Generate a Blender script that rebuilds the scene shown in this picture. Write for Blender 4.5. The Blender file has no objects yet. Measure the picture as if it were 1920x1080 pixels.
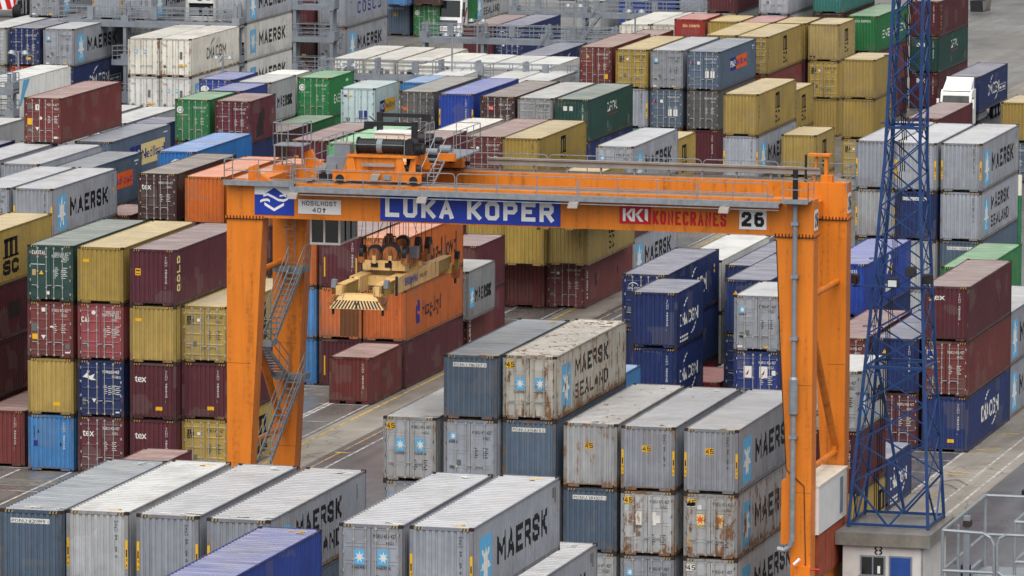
import bpy, bmesh, math, random
from mathutils import Vector, Matrix, Euler
random.seed(7)
R = math.radians
SC = bpy.context.scene
COL = SC.collection

# ------------------------------------------------------------------ camera, sky, sun, exposure
cam_d = bpy.data.cameras.new('camera'); cam = bpy.data.objects.new('camera', cam_d); COL.objects.link(cam)
F_PX, PITCH, YAW, ROLL, CAM_H = 12121.14, 0.1243997, 0.2564787, 0.003884, 50.1226
cam_d.sensor_width = 36.0
cam_d.lens = 36.0 * F_PX / 1920.0
cam_d.clip_start = 1.0; cam_d.clip_end = 6000.0
fw = Vector((-math.sin(YAW)*math.cos(PITCH), math.cos(YAW)*math.cos(PITCH), -math.sin(PITCH)))
rt = Vector((math.cos(YAW), math.sin(YAW), 0.0)); up = rt.cross(fw)
rt2 = rt*math.cos(ROLL) + up*math.sin(ROLL); up2 = -rt*math.sin(ROLL) + up*math.cos(ROLL)
M = Matrix((rt2, up2, -fw)).transposed().to_4x4(); M.translation = Vector((0, 0, CAM_H))
cam.matrix_world = M
SC.camera = cam

SUN_EL, SUN_AZ = 60.0, 25.0      # azimuth measured from straight behind the camera towards its right
w = bpy.data.worlds.new('World'); SC.world = w; w.use_nodes = True
nt = w.node_tree; nt.nodes.clear()
out = nt.nodes.new('ShaderNodeOutputWorld'); bg = nt.nodes.new('ShaderNodeBackground')
sky = nt.nodes.new('ShaderNodeTexSky'); sky.sky_type = 'NISHITA'; sky.sun_disc = False
sky.sun_elevation = R(SUN_EL); sky.air_density = 1.0; sky.dust_density = 4.0; sky.ozone_density = 1.0
hs = nt.nodes.new('ShaderNodeHueSaturation'); hs.inputs['Saturation'].default_value = 0.10; hs.inputs['Value'].default_value = 1.0
nt.links.new(sky.outputs[0], hs.inputs['Color']); nt.links.new(hs.outputs[0], bg.inputs[0]); nt.links.new(bg.outputs[0], out.inputs[0])
bg.inputs[1].default_value = 0.08
sun_d = bpy.data.lights.new('sun', 'SUN'); sun = bpy.data.objects.new('sun', sun_d); COL.objects.link(sun)
sun_d.energy = 1.5; sun_d.angle = R(80.0); sun_d.color = (1.0, 0.97, 0.93)
# sun direction: behind the camera, a little to the right
sd = Vector((math.sin(R(SUN_AZ)-YAW)*math.cos(R(SUN_EL)), -math.cos(R(SUN_AZ)-YAW)*math.cos(R(SUN_EL)), math.sin(R(SUN_EL))))
sun.rotation_euler = sd.to_track_quat('Z', 'Y').to_euler()
sky.sun_rotation = math.atan2(sd.x, sd.y)
SC.view_settings.view_transform = 'Standard'; SC.view_settings.look = 'None'
SC.view_settings.exposure = 0.84; SC.view_settings.gamma = 1.0
SC.render.engine = 'CYCLES'
SC.cycles.use_denoising = True
SC.cycles.max_bounces = 6; SC.cycles.diffuse_bounces = 2; SC.cycles.glossy_bounces = 3; SC.cycles.transmission_bounces = 2
SC.cycles.caustics_reflective = False; SC.cycles.caustics_refractive = False

# ------------------------------------------------------------------ materials
def lin(c): return tuple(((v/255.0)/12.92 if v/255.0 <= .04045 else ((v/255.0+.055)/1.055)**2.4) for v in c)
def C4(r, g, b): return lin((r, g, b)) + (1.0,)
class NT:
    def __init__(s, name):
        s.m = bpy.data.materials.new(name); s.m.use_nodes = True; s.t = s.m.node_tree
        s.b = s.t.nodes['Principled BSDF']
    def n(s, kind, **kw):
        x = s.t.nodes.new(kind)
        for k, v in kw.items():
            if k.startswith('_'): x.inputs[int(k[1:])].default_value = v
            else: setattr(x, k, v)
        return x
    def l(s, a, b): s.t.links.new(a, b)
    def coord(s, scale=(1, 1, 1), rnd=True, src='Object'):
        tc = s.n('ShaderNodeTexCoord'); mp = s.n('ShaderNodeMapping'); mp.inputs['Scale'].default_value = scale
        if rnd:
            oi = s.n('ShaderNodeObjectInfo'); mu = s.n('ShaderNodeMath', operation='MULTIPLY', _1=937.0); s.l(oi.outputs['Random'], mu.inputs[0])
            ad = s.n('ShaderNodeVectorMath', operation='ADD'); s.l(tc.outputs[src], ad.inputs[0]); s.l(mu.outputs[0], ad.inputs[1])
            s.l(ad.outputs[0], mp.inputs[0])
        else: s.l(tc.outputs[src], mp.inputs[0])
        return mp.outputs[0]
    def noise(s, vec, scale, detail=4, rough=.55, dist=0):
        x = s.n('ShaderNodeTexNoise'); x.inputs['Scale'].default_value = scale; x.inputs['Detail'].default_value = detail
        x.inputs['Roughness'].default_value = rough; x.inputs['Distortion'].default_value = dist; s.l(vec, x.inputs['Vector']); return x.outputs['Fac']
    def ramp(s, fac, a, b, lo=0.0, hi=1.0):
        x = s.n('ShaderNodeMapRange', clamp=True); x.inputs['From Min'].default_value = a; x.inputs['From Max'].default_value = b
        x.inputs['To Min'].default_value = lo; x.inputs['To Max'].default_value = hi
        s.l(fac, x.inputs['Value']); return x.outputs[0]
    def mix(s, fac, a, b, mode='MIX'):
        x = s.n('ShaderNodeMix', data_type='RGBA', blend_type=mode)
        for i, v in ((0, fac), (6, a), (7, b)):
            if isinstance(v, (int, float)): x.inputs[i].default_value = v
            elif isinstance(v, tuple): x.inputs[i].default_value = v
            else: s.l(v, x.inputs[i])
        return x.outputs[2]
    def math(s, op, a, b=None):
        x = s.n('ShaderNodeMath', operation=op)
        for i, v in ((0, a), (1, b)):
            if v is None: continue
            if isinstance(v, (int, float)): x.inputs[i].default_value = v
            else: s.l(v, x.inputs[i])
        return x.outputs[0]
    def bump(s, h, strength=.2, dist=.02):
        x = s.n('ShaderNodeBump'); x.inputs['Strength'].default_value = strength; x.inputs['Distance'].default_value = dist
        s.l(h, x.inputs['Height']); s.l(x.outputs[0], s.b.inputs['Normal'])

RUST = (0.105, 0.042, 0.018, 1)
def paint_mat(name, roof=False, lettering=None):
    """ship paint: colour from the object, weathered by noise, rust by the object's alpha"""
    t = NT(name); oi = t.n('ShaderNodeObjectInfo')
    base = oi.outputs['Color']; amt = oi.outputs['Alpha']
    v = t.coord()
    big = t.noise(v, 0.45, 3); fine = t.noise(v, 3.5, 5)
    vs = t.coord((3.2, 3.2, .22)); streak = t.noise(vs, 1.6, 4, .6)
    val = t.math('MULTIPLY', t.ramp(big, .3, .7, .86, 1.1), t.ramp(fine, .3, .75, .93, 1.06))
    if not roof: val = t.math('MULTIPLY', val, t.ramp(streak, .35, .72, 1.04, .86))
    hsv = t.n('ShaderNodeHueSaturation'); t.l(base, hsv.inputs['Color']); t.l(val, hsv.inputs['Value'])
    col = hsv.outputs['Color']
    vo = t.n('ShaderNodeTexVoronoi', distance='CHEBYCHEV', feature='F1'); vo.inputs['Scale'].default_value = .8; t.l(t.coord((1, 1, 1.1)), vo.inputs['Vector'])
    sp = t.n('ShaderNodeSeparateColor'); t.l(vo.outputs['Color'], sp.inputs[0])
    pm = t.math('MULTIPLY', t.ramp(sp.outputs[0], .88, .885), .2); col = t.mix(pm, col, C4(120, 112, 104), 'MIX')
    if not roof:
        tc = t.n('ShaderNodeTexCoord'); sx = t.n('ShaderNodeSeparateXYZ'); t.l(tc.outputs['Object'], sx.inputs[0])
        low = t.ramp(sx.outputs['Z'], .1, .9, 1, 0); spl = t.noise(t.coord((1.2, 1.2, .5)), 1.8, 6, .7)
        dm = t.math('MULTIPLY', t.math('MULTIPLY', low, t.ramp(spl, .42, .68)), .45); col = t.mix(dm, col, (.05, .042, .036, 1))
        grime = t.math('MULTIPLY', t.ramp(t.noise(t.coord((4.5, 4.5, .12)), 1.0, 6, .7), .54, .72), .26); col = t.mix(grime, col, (.045, .04, .036, 1))
    if roof:
        vb = t.noise(t.coord((1.0, .5, 1)), .55, 6, .7); col = t.mix(t.math('MULTIPLY', t.ramp(vb, .48, .68), .4), col, (.075, .07, .062, 1))
        va = t.coord((.35, 1.6, 1)); dust_sheen = t.noise(va, 1.3, 4)
        col = t.mix(t.ramp(dust_sheen, .25, .8, .1, .38), col, C4(222, 216, 206))  # paler top: chalked paint, plus sky reflection put into the roof colour
    if lettering:
        wear = t.ramp(t.noise(v, 2.6, 6, .7), .56, .72)
        wear = t.math('MULTIPLY', wear, t.ramp(amt, .05, .95, .05, .6))
        col = t.mix(wear, lettering, col)
    # rust: patches and runs
    patch = t.noise(t.coord((1, 1, .55)), 1.7, 8, .68)
    runs = t.noise(t.coord((7, 7, .35)), 1.0, 5, .65)
    mixn = t.math('ADD', t.math('MULTIPLY', patch, .62), t.math('MULTIPLY', runs, .38))
    thr = t.math('SUBTRACT', .70, t.math('MULTIPLY', amt, .165))
    if not roof: thr = t.math('SUBTRACT', thr, t.math('MULTIPLY', t.math('MULTIPLY', t.ramp(sx.outputs['Z'], .05, .55, 1, 0), amt), .09))
    rmask = t.ramp(t.math('SUBTRACT', mixn, thr), -.012, .05)
    rc = t.mix(t.ramp(fine, .35, .65), RUST, (0.2, 0.095, 0.045, 1))
    col = t.mix(rmask, col, rc)
    halo = t.math('MULTIPLY', t.ramp(t.math('SUBTRACT', mixn, thr), -.08, .02), .22)
    col = t.mix(halo, col, (0.27, 0.17, 0.09, 1))
    t.l(col, t.b.inputs['Base Color'])
    if roof: rg = t.ramp(t.noise(t.coord((.5, 1.2, 1)), 1.1, 4), .3, .7, .26, .46)
    else: rg = t.ramp(fine, .3, .7, .42, .6)
    rr = t.mix(rmask, rg, (.85, .85, .85, 1)); t.l(rr, t.b.inputs['Roughness'])
    t.b.inputs['Specular IOR Level'].default_value = .5 if roof else .35
    if roof: t.b.inputs['Coat Weight'].default_value = .5; t.b.inputs['Coat Roughness'].default_value = .22
    t.bump(t.noise(v, 1.1 if roof else 1.3, 4, .6), .35, .05)
    return t.m
def plain(name, col, rough=.5, metal=0.0, var=.12, scale=2.0, spec=.4, rust=0.0, rnd=True):
    t = NT(name); v = t.coord(rnd=rnd); n = t.noise(v, scale, 5)
    hsv = t.n('ShaderNodeHueSaturation'); hsv.inputs['Color'].default_value = col; t.l(t.ramp(n, .3, .7, 1-var, 1+var), hsv.inputs['Value'])
    c = hsv.outputs['Color']
    if rust:
        m = t.ramp(t.noise(t.coord((2.5, 2.5, .5), rnd=rnd), 1.4, 7, .68), .68-rust*.3, .74-rust*.25); c = t.mix(m, c, (0.13, 0.055, 0.025, 1))
    t.l(c, t.b.inputs['Base Color']); t.l(t.ramp(n, .3, .7, rough-.06, rough+.08), t.b.inputs['Roughness'])
    t.b.inputs['Metallic'].default_value = metal; t.b.inputs['Specular IOR Level'].default_value = spec
    return t.m
LET = dict(k=C4(22, 22, 26), w=C4(215, 214, 208), b=C4(92, 168, 212), y=C4(222, 172, 30), r=C4(170, 28, 34), n=C4(32, 44, 120), o=C4(214, 92, 30),
           g=C4(98, 98, 96), d=C4(46, 38, 40), u=C4(104, 68, 44), t=C4(176, 150, 110), c=C4(222, 200, 140))
MAT = dict(paint=paint_mat('container_paint'), roof=paint_mat('container_roof_paint', True),
           cast=plain('rusty_steel', C4(52, 40, 34), .75, .2, .3, 6), hy=plain('hazard_yellow', C4(170, 138, 60), .55), hk=plain('hazard_black', C4(20, 20, 20), .6),
           galv=plain('galvanised_steel', C4(140, 146, 152), .42, .35, .16, 4), rod=plain('locking_rod_steel', C4(168, 168, 166), .45, .2, .12, 4),
           dark=plain('dark_rubber', C4(24, 24, 26), .8), floor=plain('underside', C4(40, 36, 34), .8))
for k, c in LET.items(): MAT['L'+k] = paint_mat('lettering_paint_'+k, False, c)
def crane_orange():
    t = NT('crane_orange_paint'); v = t.coord(rnd=False, src='Object')
    n = t.noise(v, .5, 4); f = t.noise(v, 5, 4); s = t.noise(t.coord((3, 3, .18), rnd=False), 1.3, 5, .6)
    val = t.math('MULTIPLY', t.ramp(n, .3, .7, .9, 1.06), t.ramp(s, .4, .75, 1.03, .84))
    hsv = t.n('ShaderNodeHueSaturation'); hsv.inputs['Color'].default_value = C4(216, 122, 34); t.l(val, hsv.inputs['Value'])
    m = t.ramp(t.math('ADD', t.math('MULTIPLY', s, .6), t.math('MULTIPLY', f, .4)), .54, .68, 0, .6)
    t.l(t.mix(m, hsv.outputs[0], (0.16, 0.05, 0.015, 1)), t.b.inputs['Base Color'])
    t.l(t.ramp(f, .3, .7, .36, .5), t.b.inputs['Roughness']); t.b.inputs['Specular IOR Level'].default_value = .4
    return t.m
MAT['orange'] = crane_orange()
def asphalt(name, c1, c2, wet=(.3, .6), cracks=True):
    t = NT(name); v = t.coord(rnd=False)
    big = t.noise(v, .035, 5, .6); mid = t.noise(v, .35, 5, .6); fine = t.noise(v, 6, 4)
    col = t.mix(t.ramp(big, .35, .68), c1, c2)
    hsv = t.n('ShaderNodeHueSaturation'); t.l(col, hsv.inputs['Color'])
    tr = t.noise(t.coord((.9, .02, 1), rnd=False), 1.0, 4, .6)
    val = t.math('MULTIPLY', t.math('MULTIPLY', t.ramp(mid, .3, .7, .8, 1.16), t.ramp(fine, .3, .7, .9, 1.1)), t.ramp(tr, .35, .65, .8, 1.1))
    t.l(val, hsv.inputs['Value']); col = hsv.outputs[0]
    if cracks:
        vo = t.n('ShaderNodeTexVoronoi', feature='DISTANCE_TO_EDGE'); vo.inputs['Scale'].default_value = .16
        wv = t.n('ShaderNodeVectorMath', operation='ADD'); t.l(v, wv.inputs[0])
        sc = t.n('ShaderNodeVectorMath', operation='SCALE'); sc.inputs[3].default_value = 2.5
        nz = t.n('ShaderNodeTexNoise'); nz.inputs['Scale'].default_value = .5; t.l(v, nz.inputs['Vector']); t.l(nz.outputs['Color'], sc.inputs[0]); t.l(sc.outputs[0], wv.inputs[1])
        t.l(wv.outputs[0], vo.inputs['Vector'])
        ck = t.ramp(vo.outputs['Distance'], 0, .012, .55, 0)
        col = t.mix(ck, col, (.03, .028, .026, 1))
    # oil and tyre stains
    st = t.ramp(t.noise(t.coord((1, .3, 1), rnd=False), .22, 7, .72), .52, .72, 0, .6)
    col = t.mix(st, col, (.035, .033, .032, 1))
    t.l(col, t.b.inputs['Base Color']); t.l(t.ramp(t.noise(v, .09, 4), .36, .62, wet[0], wet[1]), t.b.inputs['Roughness'])
    t.bump(fine, .35, .01)
    return t.m
MAT['asphalt'] = asphalt('worn_asphalt', C4(94, 92, 90), C4(120, 116, 110), (.22, .46))
MAT['asphalt_dark'] = asphalt('dark_asphalt', C4(84, 84, 88), C4(106, 104, 107), (.2, .42), False)
MAT['concrete'] = asphalt('runway_concrete', C4(126, 120, 112), C4(150, 143, 133), (.4, .7))
MAT['slab'] = asphalt('roof_slab_concrete', C4(108, 104, 98), C4(140, 136, 128), (.25, .5), False)
def roadpaint(name, c):
    t = NT(name); v = t.coord(rnd=False); n = t.noise(v, 1.6, 7, .7)
    t.l(t.mix(t.ramp(n, .42, .62), c, C4(124, 119, 112)), t.b.inputs['Base Color']); t.b.inputs['Roughness'].default_value = .6; return t.m
MAT['linew'] = roadpaint('white_road_paint', C4(184, 180, 174)); MAT['liney'] = roadpaint('yellow_road_paint', C4(206, 166, 56)); MAT['skid'] = roadpaint('tyre_mark', C4(70, 68, 66))
MAT['patchd'] = roadpaint('dark_repair', C4(88, 84, 80))
MAT['white'] = plain('white_paint', C4(226, 226, 224), .4, 0, .06); MAT['cream'] = plain('cream_paint', C4(222, 216, 200), .5, 0, .1)
MAT['wall'] = plain('white_render', C4(206, 202, 198), .7, 0, .1, 1.2, .3, .12, False)
MAT['steelgrey'] = plain('grey_steel_paint', C4(126, 132, 140), .5, .1, .14, 1.5, .4, .12); MAT['drum'] = plain('black_greased_steel', C4(38, 38, 42), .5, .2, .25, 6)
MAT['mastblue'] = plain('mast_blue_paint', C4(31, 61, 110), .42, .1, .16, 1.5, .4, .1, False); MAT['doorblue'] = plain('door_blue_paint', C4(36, 70, 140), .5)
MAT['glass'] = plain('dark_glass', C4(16, 20, 24), .08, 0, .2, 2, .8); MAT['lampglass'] = plain('lamp_glass', C4(190, 196, 200), .15, 0, .1)
MAT['spread'] = plain('spreader_cream_paint', C4(212, 174, 114), .5, 0, .2, 1.5, .4, .38); MAT['spready'] = plain('spreader_yellow_paint', C4(146, 118, 58), .5, 0, .24, 1.5, .4, .4)
MAT['sheave'] = plain('dirty_orange_paint', C4(166, 98, 50), .55, 0, .3, 2.0, .4, .7)
MAT['signblue'] = plain('sign_blue', C4(30, 56, 158), .4, 0, .05); MAT['signwhite'] = plain('sign_white', C4(228, 228, 230), .4, 0, .04); MAT['signred'] = plain('sign_red', C4(186, 20, 28), .45, 0, .06)
MAT['signblack'] = plain('sign_black', C4(16, 16, 18), .45); MAT['rope'] = plain('wire_rope', C4(50, 46, 44), .6, .3); MAT['rail'] = plain('rail_steel', C4(160, 150, 140), .35, .5)
MAT['engine'] = plain('dull_red_paint', C4(150, 70, 44), .6, 0, .2, 2, .4, .35); MAT['duct'] = plain('grey_duct', C4(150, 142, 134), .5, .1)
MAT['greenpole'] = plain('green_pole_paint', C4(34, 104, 66), .5); MAT['reefer'] = plain('machinery_grey', C4(120, 124, 126), .5)
MAT['tex_blue'] = plain('window_blue', C4(40, 60, 84), .2); MAT['redlamp'] = plain('signal_red', C4(220, 60, 20), .4)

hm = bpy.data.materials.new('haze_air'); hm.use_nodes = True; hm.node_tree.nodes.clear()
_o = hm.node_tree.nodes.new('ShaderNodeOutputMaterial'); _v = hm.node_tree.nodes.new('ShaderNodeVolumePrincipled')
_v.inputs['Color'].default_value = (.86, .88, .92, 1); _v.inputs['Density'].default_value = 0.00009; _v.inputs['Anisotropy'].default_value = .2
hm.node_tree.links.new(_v.outputs[0], _o.inputs['Volume']); MAT['haze_air'] = hm
SC.cycles.volume_bounces = 0

# ------------------------------------------------------------------ mesh builder
class MB:
    def __init__(s): s.v = []; s.f = []; s.mi = []; s.mats = []
    def slot(s, m):
        if m not in s.mats: s.mats.append(m)
        return s.mats.index(m)
    def poly(s, pts, m):
        b = len(s.v); s.v += [tuple(p) for p in pts]; s.f.append(tuple(range(b, b+len(pts)))); s.mi.append(s.slot(m))
    def hexa(s, p, m):
        b = len(s.v); s.v += [tuple(q) for q in p]; i = s.slot(m)
        for f in ((0, 3, 2, 1), (4, 5, 6, 7), (0, 1, 5, 4), (1, 2, 6, 5), (2, 3, 7, 6), (3, 0, 4, 7)):
            s.f.append(tuple(b+k for k in f)); s.mi.append(i)
    def box(s, x0, x1, y0, y1, z0, z1, m):
        s.hexa(((x0, y0, z0), (x1, y0, z0), (x1, y1, z0), (x0, y1, z0), (x0, y0, z1), (x1, y0, z1), (x1, y1, z1), (x0, y1, z1)), m)
    def tube(s, a, b, r, m, n=6, r2=None):
        a = Vector(a); b = Vector(b); d = (b-a)
        if d.length < 1e-6: return
        q = d.to_track_quat('Z', 'Y'); r2 = r if r2 is None else r2; base = len(s.v); i = s.slot(m)
        for c, rr in ((a, r), (b, r2)):
            for k in range(n):
                an = 2*math.pi*k/n; s.v.append(tuple(c + q @ Vector((rr*math.cos(an), rr*math.sin(an), 0))))
        for k in range(n): s.f.append((base+k, base+(k+1) % n, base+n+(k+1) % n, base+n+k)); s.mi.append(i)
        s.f.append(tuple(base+n-1-k for k in range(n))); s.mi.append(i); s.f.append(tuple(base+n+k for k in range(n))); s.mi.append(i)
    def beam(s, a, b, w, h, m):
        """rectangular bar from a to b"""
        a = Vector(a); b = Vector(b); d = (b-a).normalized(); u = Vector((0, 0, 1)) if abs(d.z) < .95 else Vector((0, 1, 0))
        sx = d.cross(u).normalized()*w/2; sz = sx.cross(d).normalized()*h/2
        s.hexa((a-sx-sz, a+sx-sz, b+sx-sz, b-sx-sz, a-sx+sz, a+sx+sz, b+sx+sz, b-sx+sz), m)
    def path(s, pts, r, m, n=6):
        for a, b in zip(pts, pts[1:]): s.tube(a, b, r, m, n)
    def railing(s, a, b, h=1.0, step=1.5, r=.024, m='galv', mid=1, toe=False):
        a = Vector(a); b = Vector(b); L = (b-a).length; n = max(1, round(L/step)); Z = Vector((0, 0, 1))
        for i in range(n+1):
            p = a.lerp(b, i/n); s.tube(p, p+Z*h, r, m, 5)
        s.tube(a+Z*h, b+Z*h, r, m, 5)
        for k in range(mid): s.tube(a+Z*h*(k+1)/(mid+1), b+Z*h*(k+1)/(mid+1), r*.85, m, 5)
        if toe: s.beam(a+Z*.06, b+Z*.06, .012, .12, m)
    def mesh(s, name, smooth=False):
        me = bpy.data.meshes.new(name); me.from_pydata(s.v, [], s.f)
        for k in s.mats: me.materials.append(MAT[k])
        me.polygons.foreach_set('material_index', s.mi)
        if smooth: me.polygons.foreach_set('use_smooth', [True]*len(me.polygons))
        bm = bmesh.new(); bm.from_mesh(me); bmesh.ops.recalc_face_normals(bm, faces=bm.faces); bm.to_mesh(me); bm.free()
        me.update(); return me
    def obj(s, name, parent=None, smooth=False):
        o = bpy.data.objects.new(name, s.mesh(name, smooth)); COL.objects.link(o)
        if parent is not None: o.parent = parent
        return o
def thing(name, label, cat, loc=(0, 0, 0), group=None, rz=0):
    o = bpy.data.objects.new(name, None); COL.objects.link(o); o.location = loc; o.rotation_euler = (0, 0, rz); o.empty_display_size = .3
    o['label'] = label; o['category'] = cat
    if group: o['group'] = group
    return o
def tag(o, label, cat, group=None):
    o['label'] = label; o['category'] = cat
    if group: o['group'] = group
    return o

# ------------------------------------------------------------------ lettering (2-D art turned into real faces)
GLYPH = {}
def text_polys(txt, bold=0.0):
    """(polygons, width, height) of a line of text, cap height 1"""
    key = (txt, bold)
    if key in GLYPH: return GLYPH[key]
    cu = bpy.data.curves.new('t', 'FONT'); cu.body = txt; cu.size = 1.0; cu.resolution_u = 2; cu.offset = bold; cu.fill_mode = 'FRONT'
    ob = bpy.data.objects.new('t', cu); COL.objects.link(ob)
    dg = bpy.context.evaluated_depsgraph_get(); me = bpy.data.meshes.new_from_object(ob.evaluated_get(dg))
    ps = [[(me.vertices[i].co.x, me.vertices[i].co.y) for i in p.vertices] for p in me.polygons]
    bpy.data.objects.remove(ob); bpy.data.curves.remove(cu); bpy.data.meshes.remove(me)
    xs = [x for p in ps for x, y in p] or [0]; x0 = min(xs); x1 = max(xs); cap = .7
    ps = [[((x-x0)/cap, y/cap) for x, y in p] for p in ps]
    GLYPH[key] = (ps, (x1-x0)/cap); return GLYPH[key]
# a square stroke alphabet for painted block capitals: polylines in a unit box
STROKES = {
'A': [[(0, 0), (.5, 1), (1, 0)], [(.22, .30), (.78, .30)]], 'B': [[(0, 0), (0, 1), (.85, 1), (1, .85), (1, .65), (.85, .52), (1, .4), (1, .15), (.85, 0), (0, 0)], [(0, .52), (.85, .52)]],
'C': [[(1, .86), (.84, 1), (.18, 1), (0, .85), (0, .15), (.18, 0), (.84, 0), (1, .14)]], 'D': [[(0, 0), (0, 1), (.75, 1), (1, .8), (1, .2), (.75, 0), (0, 0)]],
'E': [[(1, 1), (0, 1), (0, 0), (1, 0)], [(0, .52), (.85, .52)]], 'F': [[(1, 1), (0, 1), (0, 0)], [(0, .52), (.85, .52)]], 'G': [[(1, .8), (1, .88), (.82, 1), (.18, 1), (0, .85), (0, .15), (.18, 0), (.82, 0), (1, .15), (1, .48), (.55, .48)]],
'H': [[(0, 0), (0, 1)], [(1, 0), (1, 1)], [(0, .52), (1, .52)]], 'I': [[(.5, 0), (.5, 1)]], 'K': [[(0, 0), (0, 1)], [(1, 1), (.3, .52), (1, 0)], [(0, .52), (.34, .52)]], 'L': [[(0, 1), (0, 0), (1, 0)]],
'M': [[(0, 0), (0, 1), (.5, .32), (1, 1), (1, 0)]], 'N': [[(0, 0), (0, 1), (1, 0), (1, 1)]], 'O': [[(.2, 0), (.8, 0), (1, .17), (1, .83), (.8, 1), (.2, 1), (0, .83), (0, .17), (.2, 0)]],
'P': [[(0, 0), (0, 1), (.8, 1), (1, .85), (1, .6), (.8, .45), (0, .45)]], 'R': [[(0, 0), (0, 1), (.82, 1), (1, .85), (1, .62), (.82, .48), (0, .48)], [(.5, .48), (1, 0)]],
'S': [[(1, .8), (1, .88), (.82, 1), (.18, 1), (0, .85), (0, .66), (.15, .54), (.85, .46), (1, .34), (1, .15), (.82, 0), (.18, 0), (0, .12), (0, .2)]], 'T': [[(0, 1), (1, 1)], [(.5, 0), (.5, 1)]],
'U': [[(0, 1), (0, .16), (.2, 0), (.8, 0), (1, .16), (1, 1)]], 'V': [[(0, 1), (.5, 0), (1, 1)]], 'W': [[(0, 1), (.25, 0), (.5, .7), (.75, 0), (1, 1)]], 'X': [[(0, 0), (1, 1)], [(0, 1), (1, 0)]],
'0': [[(.2, 0), (.8, 0), (1, .17), (1, .83), (.8, 1), (.2, 1), (0, .83), (0, .17), (.2, 0)]], '1': [[(.15, .8), (.55, 1), (.55, 0)]], '2': [[(0, .78), (0, .86), (.18, 1), (.82, 1), (1, .86), (1, .62), (0, .12), (0, 0), (1, 0)]],
'3': [[(0, .9), (.2, 1), (.8, 1), (1, .85), (1, .65), (.8, .52), (1, .38), (1, .15), (.8, 0), (.2, 0), (0, .1)], [(.4, .52), (.8, .52)]], '4': [[(.75, 0), (.75, 1), (0, .3), (1, .3)]], '5': [[(1, 1), (.05, 1), (0, .52), (.8, .58), (1, .44), (1, .14), (.82, 0), (.15, 0), (0, .12)]],
'6': [[(.95, .9), (.8, 1), (.2, 1), (0, .83), (0, .17), (.2, 0), (.8, 0), (1, .17), (1, .42), (.82, .57), (.04, .57)]], '7': [[(0, 1), (1, 1), (.35, 0)]], '8': [[(.2, .53), (0, .68), (0, .86), (.2, 1), (.8, 1), (1, .86), (1, .68), (.8, .53), (.2, .53), (0, .38), (0, .15), (.2, 0), (.8, 0), (1, .15), (1, .38), (.8, .53)]],
'9': [[(.05, .12), (.2, 0), (.8, 0), (1, .17), (1, .83), (.8, 1), (.2, 1), (0, .83), (0, .58), (.2, .44), (1, .5)]], '-': [[(.1, .45), (.9, .45)]]}
def stroke_polys(pts, t):
    n = len(pts); out = []; V = [Vector(p) for p in pts]; L_ = []; R_ = []
    closed = n > 3 and (V[0]-V[-1]).length < 1e-4
    for i in range(n):
        a = (V[i]-V[i-1]).normalized() if i > 0 else ((V[0]-V[-2]).normalized() if closed else None); b = (V[i+1]-V[i]).normalized() if i < n-1 else ((V[1]-V[0]).normalized() if closed else None)
        if a is None: a = b
        if b is None: b = a
        na = Vector((-a.y, a.x)); nb = Vector((-b.y, b.x)); m = na+nb
        if m.length < .2: m = na.copy()
        m.normalize(); k = min(2.2, 1/max(.3, m.dot(na))); e = V[i]
        if i == 0: e = V[i]-a*t*.5*(0 if n > 2 else 0)
        L_.append(e+m*k*t/2); R_.append(e-m*k*t/2)
    for i in range(n-1): out.append([tuple(R_[i]), tuple(R_[i+1]), tuple(L_[i+1]), tuple(L_[i])])
    return out
def block_polys(txt, w_, h, t, gap=.26, space=.55):
    """painted capitals filling w_ x h with stroke t; returns [(polygon, small layer)]"""
    units = [(.32 if c in 'I1' else space if c == ' ' else 1.16 if c in 'MW' else .9) for c in txt]; tot = sum(units)+gap*(len(txt)-1); k = w_/tot; x = 0; out = []
    for c, u in zip(txt, units):
        if c != ' ':
            for q, pl in enumerate(STROKES[c]):
                P = [(x*k+t/2+p[0]*max(u*k-t, .01), t/2+p[1]*(h-t)) for p in pl]
                if pl[0][1] in (0, 1) and len(pl) < 6: pass
                P2 = [list(p) for p in P]
                for e, o_ in ((0, 1), (-1, -2)):  # square stroke ends reach the letter edge
                    dx = P[e][0]-P[o_][0]; dy = P[e][1]-P[o_][1]; l = math.hypot(dx, dy) or 1
                    if pl[e][1] in (0, 1) or pl[e][0] in (0, 1):
                        if not (pl[e] == pl[0] == pl[-1]): P2[e] = [P[e][0]+dx/l*t*.48, P[e][1]+dy/l*t*.48]
                for i, po in enumerate(stroke_polys([tuple(p) for p in P2], t)): out.append((po, q*.6+(i % 2)*.25))
        x += u+gap
    return out
def star_pts(cx, cy, r, n=7, inner=.42):
    o = []
    for k in range(2*n):
        a = math.pi/2 + math.pi*k/n; rr = r if k % 2 == 0 else r*inner
        o.append((cx+rr*math.cos(a), cy+rr*math.sin(a)))
    return o
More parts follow.
